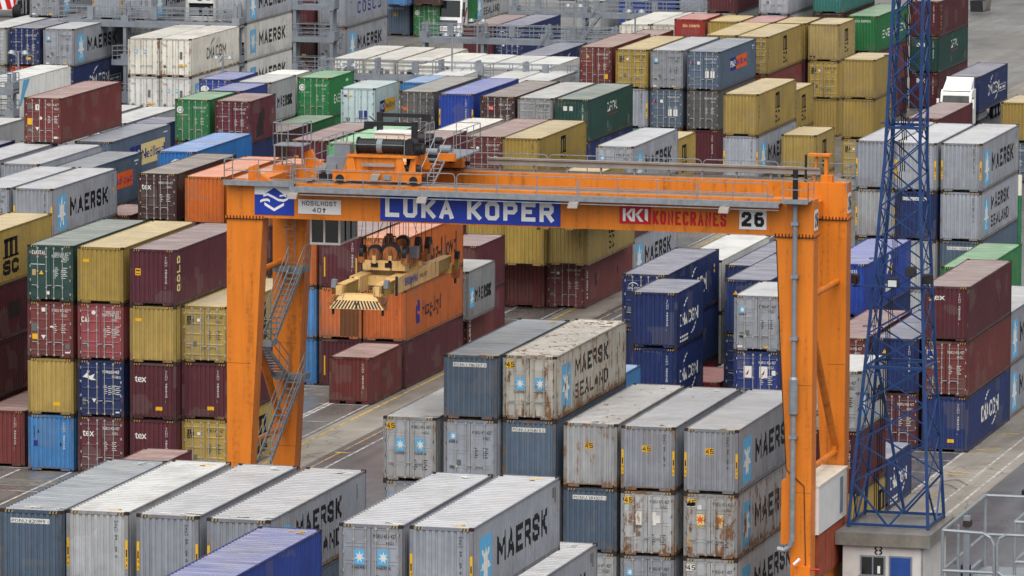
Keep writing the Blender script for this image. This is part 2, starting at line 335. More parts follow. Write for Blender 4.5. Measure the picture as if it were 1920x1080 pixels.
class Art:
    """flat art in metres: s to the right, t up"""
    def __init__(s): s.p = []
    def rect(s, a, b, c, d, m, lay=0): s.p.append(([(a, c), (b, c), (b, d), (a, d)], m, lay)); return s
    def poly(s, pts, m, lay=0): s.p.append((pts, m, lay)); return s
    def text(s, txt, a, b, t, h, m, bold=.02, lay=1):
        ps, w_ = text_polys(txt, bold); k = (b-a)/max(w_, 1e-3)
        for p in ps: s.p.append(([(a+x*k, t+y*h) for x, y in p], m, lay))
        return s
    def block(s, txt, a, b, t, h, m, th=None, lay=1, gap=.26):
        for po, l in block_polys(txt, b-a, h, th or h*(.225 if txt == 'MAERSK' and h > .4 else .19 if txt == 'SEALAND' else .165), gap): s.p.append(([(a+x, t+y) for x, y in po], m, lay+l))
        return s
    def rblock(s, txt, sx, t0, t1, h, m, th=None, lay=1, gap=.26):
        for po, l in block_polys(txt, t1-t0, h, th or h*.2, gap): s.p.append(([(sx-y, t0+x) for x, y in po], m, lay+l))
        return s
    def vtext(s, txt, sx, t0, t1, h, m, bold=.0, lay=1):
        """letters stacked downwards from t1 to t0, each about h wide"""
        n = len(txt); st = (t1-t0)/n
        for i, ch in enumerate(txt):
            if ch == ' ': continue
            ps, w_ = text_polys(ch, bold)
            for p in ps: s.p.append(([(sx+x*h/max(w_, .35)*min(1, w_/.6), t1-(i+1)*st+.12*st+y*st*.78) for x, y in p], m, lay))
        return s
    def rtext(s, txt, sx, t0, t1, h, m, bold=.03, lay=1):
        """a line of text turned a quarter turn, reading upwards"""
        ps, w_ = text_polys(txt, bold); k = (t1-t0)/w_
        for p in ps: s.p.append(([(sx-y*h, t0+x*k) for x, y in p], m, lay))
        return s
    def star(s, cx, cy, r, m, lay=1, sx=1.0):
        pts = star_pts(0, 0, r)
        for k in range(len(pts)):
            a, b = pts[k], pts[(k+1) % len(pts)]
            s.p.append(([(cx, cy), (cx+a[0]*sx, cy+a[1]), (cx+b[0]*sx, cy+b[1])], m, lay))
        return s
    def disc(s, cx, cy, r, m, lay=1, n=14, ry=None):
        ry = ry or r
        s.p.append(([(cx+r*math.cos(2*math.pi*k/n), cy+ry*math.sin(2*math.pi*k/n)) for k in range(n)], m, lay)); return s
    def arc(s, cx, cy, r, a0, a1, w_, m, lay=1, n=8, ry=None):
        ry = ry or r
        for k in range(n):
            a = a0+(a1-a0)*k/n; b = a0+(a1-a0)*(k+1)/n; w0 = w_*math.sin(math.pi*(k+.02)/n); w1 = w_*math.sin(math.pi*min(1, (k+1)/n)+1e-3)
            q = lambda an, ww: (cx+(r+ww)*math.cos(an), cy+(ry+ww)*math.sin(an))
            s.p.append(([q(a, -w0/2), q(b, -w1/2), q(b, w1/2), q(a, w0/2)], m, lay))
        return s
def conform(art, mb, place, breaks=()):
    """drop the art on a corrugated wall: cut at the folds, then place(s, t, layer) gives the point"""
    for lay in sorted({p[2] for p in art.p}):
        for m in sorted({p[1] for p in art.p if p[2] == lay}):
            pl = [p[0] for p in art.p if p[2] == lay and p[1] == m]
            bm = bmesh.new()
            for p in pl:
                try: bm.faces.new([bm.verts.new((x, y, 0)) for x, y in p])
                except ValueError: pass
            if breaks:
                lo = min(x for p in pl for x, y in p); hi = max(x for p in pl for x, y in p)
                for b in breaks:
                    if lo < b < hi: bmesh.ops.bisect_plane(bm, geom=bm.verts[:]+bm.edges[:]+bm.faces[:], plane_co=(b, 0, 0), plane_no=(1, 0, 0), dist=1e-5)
            for f in bm.faces: mb.poly([place(v.co.x, v.co.y, lay) for v in f.verts], 'L'+m)
            bm.free()
def corr(length, period, d, flats):
    """fold positions and depth of a corrugated wall: flats = (outer, slope, inner) shares"""
    n = max(1, round(length/period)); p = length/n; o, sl, i_ = [q*p for q in flats]
    st = []; x = 0.0
    for k in range(n):
        b = k*p; st += [(b, 0.0), (b+o, 0.0), (b+o+sl, d), (b+o+sl+i_, d)]
    st.append((length, 0.0)); return st
def depth_at(st, x):
    for (a, da), (b, db) in zip(st, st[1:]):
        if a-1e-6 <= x <= b+1e-6: return da if b-a < 1e-9 else da+(db-da)*(x-a)/(b-a)
    return 0.0

W = 2.438
SIDE = {}
def star_box(a, s0, s1, t0, t1, blue='b'):
    a.rect(s0, s1, t0, t1, blue, 0); r = min(s1-s0, t1-t0)*.5
    return a.star((s0+s1)/2, (t0+t1)/2, r*1.02 if t1-t0 < 1.4*(s1-s0) else r*1.25, 'w', 1, .86)
def sa_M(L, h, dirty=False):
    a = Art(); k = L/12.192
    a.rect(1.0*k, 2.6*k, .30, 2.35, 'b'); a.star(1.8*k, 1.32, .98, 'w', 1, .78)
    a.block('MAERSK', 3.35*k, 10.4*k, .95, 1.05, 'k'); a.rect(11.2*k, 11.35*k, 2.2, 2.6, 'g'); a.rect(11.5*k, 11.62*k, 2.0, 2.6, 'g'); a.rect(11.35*k, 11.5*k, 1.6, 1.78, 'y'); return a
def sa_MS(L, h):
    a = Art(); k = L/12.192
    a.rect(1.0*k, 2.55*k, .40, 2.35, 'b'); a.star(1.77*k, 1.38, .95, 'w', 1, .76)
    a.block('MAERSK', 3.3*k, 9.0*k, 1.56, .82, 'k'); a.block('SEALAND', 3.3*k, 9.0*k, .52, .68, 'k'); a.rect(11.0*k, 11.15*k, 1.9, 2.5, 'g'); return a
def sa_MT(L, h):
    a = Art(); k = L/6.058; a.rect(.55*k, 1.42*k, .72, 1.85, 'b'); a.star(.98*k, 1.28, .54, 'w', 1, .72); a.block('MAERSK', 1.62*k, 5.2*k, .95, .75, 'k')
    a.rect(.9*k, .96*k, .3, .6, 'g'); a.rect(1.2*k, 1.26*k, .3, .6, 'g'); a.rect(5.4*k, 5.55*k, 1.9, 2.4, 'g'); return a
def sa_MR(L, h):
    a = Art(); a.rect(.9, 1.9, .5, 2.1, 'b'); a.star(1.4, 1.3, .7, 'w', 1, .7); a.block('MAERSK', 2.9, 9.6, 1.5, .75, 'k')
    for k in range(14): a.rect(2.6+.55*k, 2.75+.55*k, 2.3, 2.42, 'k')
    return a
def sa_MW(L, h):
    a = Art(); a.rect(1.0, 2.5, .55, 2.35, 'b'); a.star(1.75, 1.45, .85, 'w', 1, .8); a.block('MAERSK', 3.3, 10.3, 1.0, 1.05, 'k')
    for k in range(5): a.rect(10.7, 10.8, 1.0+.3*k, 1.15+.3*k, 'k')
    return a
def sa_CMA(L, h, c='w', s0=None, s1=None):
    a = Art(); s0 = s0 if s0 is not None else L*.27; s1 = s1 if s1 is not None else L*.66; w_ = s1-s0; t = h*.36; hh = .86 if L > 7 else .64
    m = s0+w_*.40; a.block('CMA', s0, m, t, hh, c); a.block('CGM', m+w_*.07, s1, t, hh, c)
    cx = (s0+s1)/2; a.arc(cx+w_*.02, t+hh*.5, w_*.36, 1.75, 2.75, .12, c, 1, 7, h*.37); a.arc(cx+w_*.02, t+hh*.5, w_*.40, -1.4, -.35, .12, c, 1, 7, h*.33)
    return a
def sa_CMAB(L, h):
    a = sa_CMA(L, h, 'w', L*.12, L*.80) if L < 7 else sa_CMA(L, h, 'w', L*.40, L*.76)
    if L < 7:
        [a.rect(L*.14+.18*q, L*.14+.13+.18*q, t_, t_+.11, 'w') for t_ in (.42, .22) for q in range(10)]
    a.rect(L*.9, L*.92, h*.7, h*.76, 'y'); a.rect(L*.9, L*.92, h*.6, h*.66, 'y'); return a
def sa_CMAC(L, h): return sa_CMA(L, h, 'w', L*.32, L*.72)
def sa_CMAT(L, h):
    a = sa_CMA(L, h, 'w', L*.31, L*.70); a.rect(L*.71, L*.94, .95, .99, 'w'); a.rect(L*.71, L*.94, 1.45, 1.49, 'w'); a.rect(L*.935, L*.94, .95, 1.49, 'w'); [a.rect(L*.73+.24*q, L*.73+.17+.24*q, 1.12, 1.3, 'w') for q in range(9)]; return a
def sa_CMAW(L, h): return sa_CMA(L, h, 'k', L*.32, L*.72)
def msc(a, s, w_, t0, t1, c='k'):
    hh = (t1-t0); m0 = t0+hh*.46; bar = w_*.215
    for x in (s+.05*w_, s+.39*w_, s+.74*w_): a.rect(x, x+bar, m0, t1, c)
    a.rect(s+.0*w_, s+.75*w_, t1-hh*.10, t1, c); a.rect(s-.06*w_, s+.3*w_, m0, m0+hh*.06, c); a.rect(s+.34*w_, s+.64*w_, m0, m0+hh*.06, c); a.rect(s+.68*w_, s+1.02*w_, m0, m0+hh*.06, c)
    a.block('S', s-w_*.03, s+w_*.47, t0, hh*.40, c, w_*.095); a.block('C', s+w_*.56, s+w_*1.0, t0, hh*.40, c, w_*.1); return a
def sa_MSC(L, h):
    a = Art(); msc(a, 4.55, 2.3, .45, 2.35); return a
def sa_MSC2(L, h):
    a = Art(); w_ = 1.35; msc(a, L*.45, w_, .45, 2.5) if L > 7 else msc(a, L*.36, 1.3, .55, 2.35)
    for k in range(3): a.rect(.35, .42, 1.2+.35*k, 1.4+.35*k, 'g'); a.rect(L-.5, L-.42, .8+.5*k, .95+.5*k, 'g')
    return a
def sa_CAPS(L, h):
    a = Art(); a.block('CAPITAL', 4.9, 7.7, 1.62, .62, 'w'); a.rect(5.0, 8.0, 1.36, 1.40, 'r'); a.rect(4.85, 5.2, .5, 1.0, 'g'); a.rect(10.9, 11.2, .25, .9, 'g'); return a
def sa_EV(L, h):
    a = Art(); a.block('EVERGREEN', L*.18, L*.92, h*.34, .62, 'w')
    for k in range(5): a.rect(L*.66+.22*k, L*.66+.1+.22*k, h*.8, h*.86, 'w')
    return a
def sa_HL(L, h): return Art().text('Hapag-Lloyd', 3.0, 10.8, .92, 1.25, 'd', .012)
def sa_HLL(L, h):
    a = Art(); a.poly([(2.15, .75), (2.5, .75), (2.5, 1.95), (2.15, 1.55)], 'n'); a.poly([(2.58, .75), (2.95, .75), (2.95, 1.2), (2.58, 1.3)], 'n'); a.poly([(2.58, 1.45), (3.1, 1.4), (2.9, 2.0), (2.58, 2.1)], 'n')
    return a.text('Hapag-Lloyd', 3.5, 7.4, 1.05, .85, 'd', .012)
def nedl(s0, t0, w1, w2, hh, c2):
    a = Art(); a.rect(s0, s0+w1, t0, t0+hh, 'n'); a.rect(s0+w1, s0+w1+w2, t0, t0+hh, c2); a.text('P&O', s0+.1, s0+w1-.1, t0+hh*.28, hh*.5, 'w', .012)
    return a.text('Nedlloyd', s0+w1+.12, s0+w1+w2-.12, t0+hh*.28, hh*.48, 'n', .01)
def sa_HATB(L, h):
    a = nedl(3.6, 1.15, 1.9, 3.6, .95, 'o'); a; a.rect(10.9, 11.5, 2.4, 2.48, 'w'); a.rect(11.0, 11.3, 2.2, 2.28, 'w'); return a
def sa_HATO(L, h): 
    a = nedl(4.2, 1.0, 2.0, 4.2, 1.0, 'o'); a.rect(10.8, 11.6, 2.4, 2.5, 'w'); a.rect(11.0, 11.4, 2.2, 2.28, 'w'); return a
def sa_HATY(L, h): 
    a = nedl(3.9, .8, 2.2, 5.0, 1.35, 'c'); a.rect(10.7, 11.6, 2.45, 2.52, 'w'); return a
def sa_PO(L, h): return nedl(1.25, 1.05, 1.25, 2.6, .85, 'y')
def sa_POS(L, h): return nedl(2.9, 2.0, 1.5, 2.6, .9, 'y')
def sa_COSCO(L, h):
    a = Art(); x = 3.3
    for ch in 'COSCO': a.block(ch, x, x+.95, .95, .95, 'n'); x += 1.5
    a.rect(1.3, 1.36, 2.0, 2.4, 'n'); a.rect(1.15, 1.75, 1.95, 2.0, 'n'); a.rect(1.9, 2.7, 2.2, 2.38, 'n'); return a
def sa_GOLD(L, h): return Art().rblock('GOLD', .75, .75, 2.55, .42, 'c')
def sa_VTXT(L, h): return Art().rblock('GOLD', .9, .6, 2.5, .34, 'y')
def sa_FLOR(L, h): return Art().rblock('FLORENS', .85, .55, 2.25, .3, 'w').rect(2.6, 3.1, 1.1, 1.9, 'd').rect(8.2, 8.5, 1.2, 1.7, 'd') if L > 7 else Art().rblock('FLORENS', .75, .4, 2.3, .36, 'w')
def sa_DARKP(L, h): return Art().poly([(1.7, .25), (3.2, .4), (3.2, 1.3), (3.6, 1.4), (3.6, 2.0), (3.1, 2.2), (2.9, 2.0), (2.2, 1.8), (2.0, 1.2), (1.7, 1.1)], 'd').rect(5.4, 5.5, 1.6, 1.9, 'w')
def sa_PATCH(L, h): return Art().rect(5.2, 7.2, 1.0, 1.9, 'd')
def sa_STRIPE(L, h): return Art().poly([(1.0, 1.0), (1.4, 1.0), (3.3, 2.75), (1.9, 2.75)], 'b')
def sa_LOGO(L, h):
    a = Art(); a.poly([(5.6, 1.7), (6.3, 2.0), (6.6, 2.6), (6.2, 2.75), (5.7, 2.3)], 'w'); a.poly([(6.5, 1.5), (7.3, 1.7), (7.0, 2.2), (6.6, 2.0)], 'y'); a.rect(5.2, 5.7, .75, 1.2, 'w'); a.rect(5.85, 6.3, .7, 1.25, 'w'); a.rect(6.5, 7.0, .75, 1.2, 'w'); return a
SIDE_ART = dict(M=sa_M, MG=sa_M, MS=sa_MS, MT=sa_MT, MR=sa_MR, MW=sa_MW, CMAB=sa_CMAB, CMAC=sa_CMAC, CMAT=sa_CMAT, CMAW=sa_CMAW, MSC=sa_MSC, MSC2=sa_MSC2, CAPS=sa_CAPS, EV=sa_EV, HL=sa_HL, HLL=sa_HLL,
    HATB=sa_HATB, HATO=sa_HATO, HATY=sa_HATY, PO=sa_PO, POS=sa_POS, COSCO=sa_COSCO, GOLD=sa_GOLD, VTXT=sa_VTXT, FLOR=sa_FLOR, DARKP=sa_DARKP, PATCH=sa_PATCH, STRIPE=sa_STRIPE, LOGO=sa_LOGO)
# ---- end-face art, s from 0 to 2.438 left to right
def code_block(a, c, s=1.32, t=2.25, dl=0.0):
    a.text('MSKU 476 427', s, 2.2, t, .15, c, 0); a.text('45G1', s+.48, s+.78, t-.24, .13, c, 0)
    for k in range(5): a.rect(s+.06, s+.2+.05*(k % 2), t-.66-dl-.1*k, t-.63-dl-.1*k, c); a.rect(s+.48, s+.66+.06*((k+1) % 2), t-.66-dl-.1*k, t-.63-dl-.1*k, c)
    return a
def tri(a, s, t, r, m='y'): return a.poly([(s-r, t-r*.8), (s+r, t-r*.8), (s, t+r)], m, 1)
def ponu(num):
    def f(h): return Art().rect(.42, 1.95, h-.52, h-.33, 'w').text('PONU '+num, .46, 1.91, h-.5, .13, 'k', 0)
    return f
def fa_ponuw(h): return Art().text('CLDU 2200032', .4, 1.9, h-.5, .17, 'w', .008)
def fa_vser(h): return Art().vtext('MSKU 931153 2', 1.9, h-1.75, h-.32, .11, 'k', .0)
def fa_vserw(h): return Art().vtext('TCNU 483920 1', 1.86, h-2.0, h-.36, .1, 'w', .0)
def fa_vsero(h): return Art().vtext('HLXU 482716 3', 1.86, h-1.9, h-.4, .09, 'r', .0)
def fa_post(h):
    a = Art()
    for s in (.015, W-.115):
        a.rect(s, s+.1, .75, 1.85, 'y'); a.rect(s+.025, s+.075, 1.2, 1.48, 'k', 1); a.rtext('9 6', s+.085, .8, 1.15, .06, 'k', 0)
    return a
def fa_ypost(h): return Art().rect(.26, .33, .6, 1.7, 'y').rect(2.1, 2.17, .6, 1.7, 'y')
def f45(s, t, hh, plate):
    def f(h): return Art().rect(s, s+hh*1.75, h-t-hh*1.3, h-t, plate).block('45', s+hh*.1, s+hh*1.65, h-t-hh*1.15, hh, 'k')
    return f
def fa_star2(h):
    a = Art()
    for s in (.56, 1.48):
        star_box(a, s, s+.46, h*.47, h*.67); a.block('MAERSK', s-.06, s+.52, h*.42, .1, 'k')
    return a
def fa_star2s(h):
    a = Art()
    for s in (.5, 1.2): star_box(a, s, s+.24, h*.6, h*.69)
    return a
def fa_star1(h): return star_box(Art(), .28, .60, h*.62+.2, h*.62+.52).block('MAERSK', .24, .64, h*.62+.06, .1, 'k').rect(.3, .5, .7, .85, 'g').rect(.5, .62, .75, .85, 'w').rect(.2, .45, .2, .3, 'w').rect(1.6, 1.8, .2, .3, 'y')
def fa_codek(h): return code_block(Art(), 'k', 1.32, h-.62).rect(.62, .8, .85, 1.1, 'g')
def fa_codekl(h): return code_block(Art(), 'k', 1.32, h-.5, .78)
def fa_codew(h): return code_block(Art(), 'w', 1.32, h-.62)
def fa_num(h): return code_block(Art(), 'w', 1.32, h-.62).text('TCLU 607539 0', .3, .9, h*.62, .08, 'w', 0).rect(.3, .5, .75, 1.0, 'g')
def fa_marks(h): return code_block(Art(), 'w', 1.32, h-.5).rect(.75, .95, h-.5, h-.3, 'w').rect(.22, .6, h*.48, h*.62, 'g').rect(.25, .55, .98, 1.25, 'y').poly([(.72, 1.2), (.98, 1.2), (.85, .98)], 'w', 1).rect(1.2, 1.45, h*.55, h*.58, 'w').rect(2.0, 2.25, .5, .8, 'g').rect(2.0, 2.25, .3, .38, 'w')
def fa_marks2(h): return code_block(Art(), 'w', 1.5, h-.5).rect(.22, .6, h-.75, h-.38, 'g').rect(.75, 1.02, h-.78, h-.42, 'w').block('T', .82, .95, h-.72, .22, 'k').rect(.22, .58, 1.2, 1.6, 'y') .rect(.3, .52, .7, 1.0, 'g').poly([(.75, 1.05), (1.0, 1.05), (.87, .82)], 'w', 1).disc(1.1, 1.62, .1, 'w').rect(1.95, 2.2, .35, .48, 'w')
def fa_marks3(h): return code_block(Art(), 'w', 1.32, h-.62).rect(1.4, 1.75, 1.05, 1.28, 'w').rect(1.85, 2.15, 1.05, 1.28, 'w').rect(.22, .5, 1.6, 1.8, 'o')
def fa_cap(h):
    a = code_block(Art(), 'w', 1.42, h-.5); a.block('CAPITAL', .25, .98, h-.48, .2, 'w'); a.rect(.25, 1.0, h-.56, h-.54, 'r'); a.rect(.2, .95, h-1.0, h-.97, 'w'); a.rect(.26, .46, h-1.55, h-1.25, 't'); tri(a, .75, h-1.4, .12); a.rect(1.03, 1.18, .38, .55, 'w'); return a
def fa_cai(h): return code_block(Art(), 'w', 1.5, h-.5).block('CAI', .2, .6, h-.95, .28, 'w').disc(.85, h-.45, .11, 'w').rect(.3, .48, .65, .95, 'g')
def fa_horse(h):
    a = code_block(Art(), 'w', 1.55, h-.65); a.poly([(.25, h-.85), (.5, h-.62), (.62, h-.8), (.9, h-.68), (.8, h-.9), (1.0, h-1.0), (.7, h-1.0), (.5, h-.9)], 'w', 1); a.disc(.55, h-.58, .07, 'w'); a.rect(.25, .42, .62, .95, 'g'); a.poly([(.75, .95), (.98, .95), (.86, .75)], 'w', 1); a.rect(2.0, 2.2, .25, .32, 'w'); return a
def fa_tex(h): return Art().text('tex', .24, .85, h-.98, .38, 'w', .012)
def fa_texr(h): return Art().text('tex', .35, 1.15, h-.72, .32, 'w', .012)
def fa_tal(h): return code_block(Art(), 'g', 1.42, h-.6).rect(.55, .95, h-.95, h-.62, 'r').block('TAL', .6, .9, h-.88, .18, 'w')
def fa_ytag(h): return Art().rect(1.35, 1.7, .5, .68, 'y')
def fa_btag(h): return Art().rect(.28, .5, 1.28, 1.58, 'n').rect(.3, .33, 1.7, 2.3, 'k').rect(.5, .56, 1.95, 2.1, 'k').rect(1.7, 1.76, 1.3, 1.5, 'k')
def fa_otag(h): return Art().rect(.28, .62, h-.78, h-.63, 'y')
def fa_ysq(h): return Art().rect(.28, .56, 1.55, 1.9, 'y').rect(.32, .52, 1.76, 1.83, 'k', 1).rect(.32, .52, 1.62, 1.66, 'k', 1)
def fa_ysqb(h): return Art().rect(.3, .62, .5, .9, 'y')
def fa_ysqd(h): return Art().rect(1.85, 2.15, .55, .9, 'y')
def fa_msc(h): return msc(Art(), .28, .36, h-.95, h-.52).disc(.9, h-.72, .09, 'w')
def fa_hl(h): return Art().text('Hapag-Lloyd', .12, 1.0, h-.62, .17, 'd', .008)
def fa_brownpatch(h): return Art().rect(1.2, 2.28, .19, h-.5, 'u')
def fa_wheel(h): return Art().disc(.36, h-.72, .24, 'w', 0).disc(.36, h-.72, .15, 'g', 1, 10).disc(.36, h-.72, .11, 'w', 2, 10)
def fa_po(h): return Art().rect(.2, .42, h-.62, h-.5, 'n').rect(.42, .8, h-.62, h-.5, 'y').rect(.3, .5, h-.42, h-.2, 'w').rect(1.3, 1.55, .75, 1.35, 'n').rect(1.65, 1.9, .75, 1.35, 'n').rect(.4, .65, .6, .85, 'g')
def fa_oval(h): return Art().disc(.42, h-.72, .32, 'w', 0, 16, .26)
def fa_dot(h): return Art().disc(.75, h-.75, .1, 'w').rect(.3, .55, h-.75, h-.7, 'w')
def fa_wsq(h): return Art().rect(.55, .82, h-.8, h-.5, 'w').rect(.98, 1.22, h-.8, h-.5, 'w')
def fa_wsq2(h): return Art().rect(.52, .95, h-1.35, h-.75, 'w').rect(1.35, 1.78, h-1.35, h-.75, 'w').poly([(.62, h-1.2), (.82, h-.9), (.75, h-1.2)], 'r', 1).poly([(1.45, h-1.2), (1.65, h-.9), (1.58, h-1.2)], 'r', 1).rect(2.0, 2.2, h-1.2, h-.95, 'w')
def fa_whsq(h): return Art().rect(1.35, 1.62, .95, 1.45, 'w').rect(1.75, 2.05, .95, 1.45, 'w').rect(.22, .32, h-.95, h-.8, 'o').rect(.32, .45, h-.95, h-.8, 'n').rect(.75, .95, h-.98, h-.75, 'w')
def fa_cmad(h): return Art().text('CMA CGM', .3, .95, h-.82, .13, 'w', .008).arc(.6, h-.76, .3, .3, 2.8, .05, 'w').rect(.3, .5, .9, 1.15, 'g').disc(.7, 1.3, .1, 'w')
def fa_tri(h): return tri(Art(), .6, h-.7, .13)
def fa_emb(h): return Art().rect(.22, .55, h-.85, h-.45, 'w').rect(.25, .52, h-.8, h-.5, 'n', 1).rect(.2, .8, h-.95, h-.92, 'w')
def fa_glogo(h): return Art().arc(1.3, h-.95, .42, .6, 5.9, .2, 'w').arc(1.3, h-.95, .26, 2.5, 6.2, .14, 'w').rect(1.3, 1.6, h-1.0, h-.9, 'w')
def fa_sea(h):
    a = Art().text('SEA 1508070', .65, 2.0, h-.62, .2, 'c', .02)
    for k in range(6): a.rect(.4+.3*k, .46+.3*k, .3, .9+.25*((k*3) % 4), 'd')
    return a
def fa_dirt(h): return Art().rect(.1, .3, .3, .42, 'k').rect(.4, .55, .28, .4, 'k')
def fa_ftags(h): return Art().rect(1.5, 1.78, .75, 1.0, 'y').poly([(1.92, .82), (2.15, .82), (2.03, 1.05)], 'y', 1).rect(.28, .46, .7, .9, 'g').rect(1.55, 1.75, 1.35, 1.9, 'g').block('CAI', .25, .5, h-.6, .14, 'r')
def fa_patch(h): return Art().rect(.55, .95, 1.4, 2.0, 'w').rect(1.42, 1.62, 1.4, 2.0, 'w').rect(1.62, 1.8, 1.5, 1.85, 'w').block('MAERSK', .55, .95, 1.27, .1, 'k').rect(.7, .9, .9, 1.1, 'g')
def fa_patchr(h): return Art().rect(.55, .95, 1.4, 2.0, 'c').rect(1.42, 1.8, 1.4, 2.0, 'c').star(.75, 1.75, .22, 'o', 1).star(1.6, 1.75, .22, 'o', 1).block('MAERSK', .55, .95, 1.42, .1, 'k').rect(.6, .8, 2.2, 2.4, 'w').rect(.1, .5, 2.3, 2.5, 'w').rect(.15, .35, .5, 1.0, 't')
def fa_cmw(h): return Art().rect(.55, .95, h-.8, h-.45, 'w').block('M', 1.0, 1.25, h-.8, .34, 'w')
FACE_ART = dict(ponu5=ponu('820999 1'), ponu6=ponu('386237 3'), ponu7=ponu('376815 2'), ponu8=ponu('384327 1'), ponu9=ponu('100063 4'), ponu10=ponu('241180 7'), ponuw=fa_ponuw, vser=fa_vser, vserw=fa_vserw, vsero=fa_vsero, post=fa_post, ypost=fa_ypost,
    star2=fa_star2, star2s=fa_star2s, star1=fa_star1, codek=fa_codek, codekl=fa_codekl, codew=fa_codew, num=fa_num, marks=fa_marks, marks2=fa_marks2, marks3=fa_marks3, cap=fa_cap, cai=fa_cai, horse=fa_horse, tex=fa_tex, texr=fa_texr, tal=fa_tal,
    ytag=fa_ytag, btag=fa_btag, otag=fa_otag, ysq=fa_ysq, ysqb=fa_ysqb, ysqd=fa_ysqd, msc=fa_msc, hl=fa_hl, brownpatch=fa_brownpatch, wheel=fa_wheel, po=fa_po, oval=fa_oval, dot=fa_dot, wsq=fa_wsq, wsq2=fa_wsq2, whsq=fa_whsq,
    cmad=fa_cmad, tri=fa_tri, emb=fa_emb, glogo=fa_glogo, sea=fa_sea, dirt=fa_dirt, ftags=fa_ftags, patch=fa_patch, patchr=fa_patchr, cmw=fa_cmw)
FACE_ART['45'] = f45(.14, .25, .24, 'y'); FACE_ART['45c'] = f45(.95, .85, .22, 'y'); FACE_ART['45w'] = f45(.14, .25, .24, 'w')

# ------------------------------------------------------------------ container parts (meshes shared between containers)
CACHE = {}
def cached(key, fn):
    if key not in CACHE: CACHE[key] = fn()
    return CACHE[key]
def frame_mesh(L, h, posts, haz):
    m = MB(); x = W/2; y = L/2; pw = .14
    for sx in (-1, 1):
        for sy in (-1, 1):
            X0, X1 = sorted((sx*x, sx*(x-pw))); Y0, Y1 = sorted((sy*y, sy*(y-pw)))
            m.box(X0, X1, Y0, Y1, .118, h-.118, posts)
            for zc in (0, h-.118):
                X0c, X1c = sorted((sx*(x+.004), sx*(x-.166))); Y0c, Y1c = sorted((sy*(y+.004), sy*(y-.178)))
                m.box(X0c, X1c, Y0c, Y1c, zc, zc+.118, 'cast')
        X0, X1 = sorted((sx*(x-.004), sx*(x-.064))); m.box(X0, X1, -y+.178, y-.178, h-.085, h-.02, posts)
        X0, X1 = sorted((sx*(x-.004), sx*(x-.05))); m.box(X0, X1, -y+.178, y-.178, .03, .19, posts)
    for sy in (-1, 1):
        Y0, Y1 = sorted((sy*(y-.006), sy*(y-.10))); m.box(-x+.166, x-.166, Y0, Y1, h-.13, h-.012, posts)
        Y0, Y1 = sorted((sy*(y-.006), sy*(y-.08)))
        if haz:
            for a, b in ((-x+.2, -.52), (.52, x-.2)): m.box(a, b, Y0, Y1, .05, .17, posts)
        else:
            for a, b in ((-x+.166, -.62), (-.28, .28), (.62, x-.166)): m.box(a, b, Y0, Y1, .02, .17, posts)
        m.box(-x+.166, x-.166, Y0+.012, Y1, .15, .2, posts)
        if haz:
            for s0 in (-1, 1):
                for k in range(5):
                    a = s0*(x-.2-k*.062); b = a-s0*.04
                    p0, p1 = sorted((a, b)); c = 'hy' if k % 2 == 0 else 'hk'; yy = sy*(y-.003)
                    m.poly([(p0, yy, h-.122), (p1, yy, h-.122), (p1+.03, yy, h-.022), (p0+.03, yy, h-.022)], c)
    m.box(-x+.05, x-.05, -y+.1, y-.1, .13, .165, 'floor')
    return m.mesh('frame')
def side_mesh(L, h, art, smooth, left=False):
    m = MB(); a = -L/2+.14; b = L/2-.14; z0 = .19; z1 = h-.085; length = b-a
    st = [(0, 0), (length, 0)] if smooth else corr(length, .278, .036, (.27, .23, .27))
    x = W/2-.012
    for (s0, d0), (s1, d1) in zip(st, st[1:]):
        q = [(x-d0, a+s0, z0), (x-d1, a+s1, z0), (x-d1, a+s1, z1), (x-d0, a+s0, z1)]
        if left: q = [(-p[0], p[1], p[2]) for p in q]
        m.poly(q, 'paint')
    if art and not left:
        A = SIDE_ART[art](L, h)
        conform(A, m, lambda s, t, lay: (x-depth_at(st, min(max(s-.14, 0), length))+.004+.003*lay, -L/2+s, t), [q[0]+.14 for q in st] if not smooth else ())
    return m.mesh('side_panel')
def roof_mesh(L, ribs, mark=0):
    m = MB(); a = -L/2+.10; b = L/2-.10; x = W/2-.064; length = b-a
    if mark:
        rr = random.Random(mark)
        for s0, x0 in ((-L/2+.55, .35), (L/2-.95, .2), (-L/2+.5, -.5))[:2 if mark % 2 else 3]:
            for k in range(4):
                xx = x0+rr.uniform(-.15, .5); yy = s0+rr.uniform(-.12, .32); w0 = rr.uniform(.15, .4); d0 = rr.uniform(.06, .16)
                m.poly([(xx, yy, -.026+.001*k), (xx+w0, yy+rr.uniform(-.04, .04), -.026+.001*k), (xx+w0*.9, yy+d0, -.026+.001*k), (xx+.1*w0, yy+d0*1.1, -.026+.001*k)], 'Lw' if mark % 3 else 'Ly')
    st = corr(length, .40, .034, (.30, .12, .46)) if ribs else [(0, 0), (length, 0)]
    for (s0, d0), (s1, d1) in zip(st, st[1:]):
        m.poly([(-x, a+s0, -.03-d0), (x, a+s0, -.03-d0), (x, a+s1, -.03-d1), (-x, a+s1, -.03-d1)], 'roof')
    return m.mesh('roof_panel')
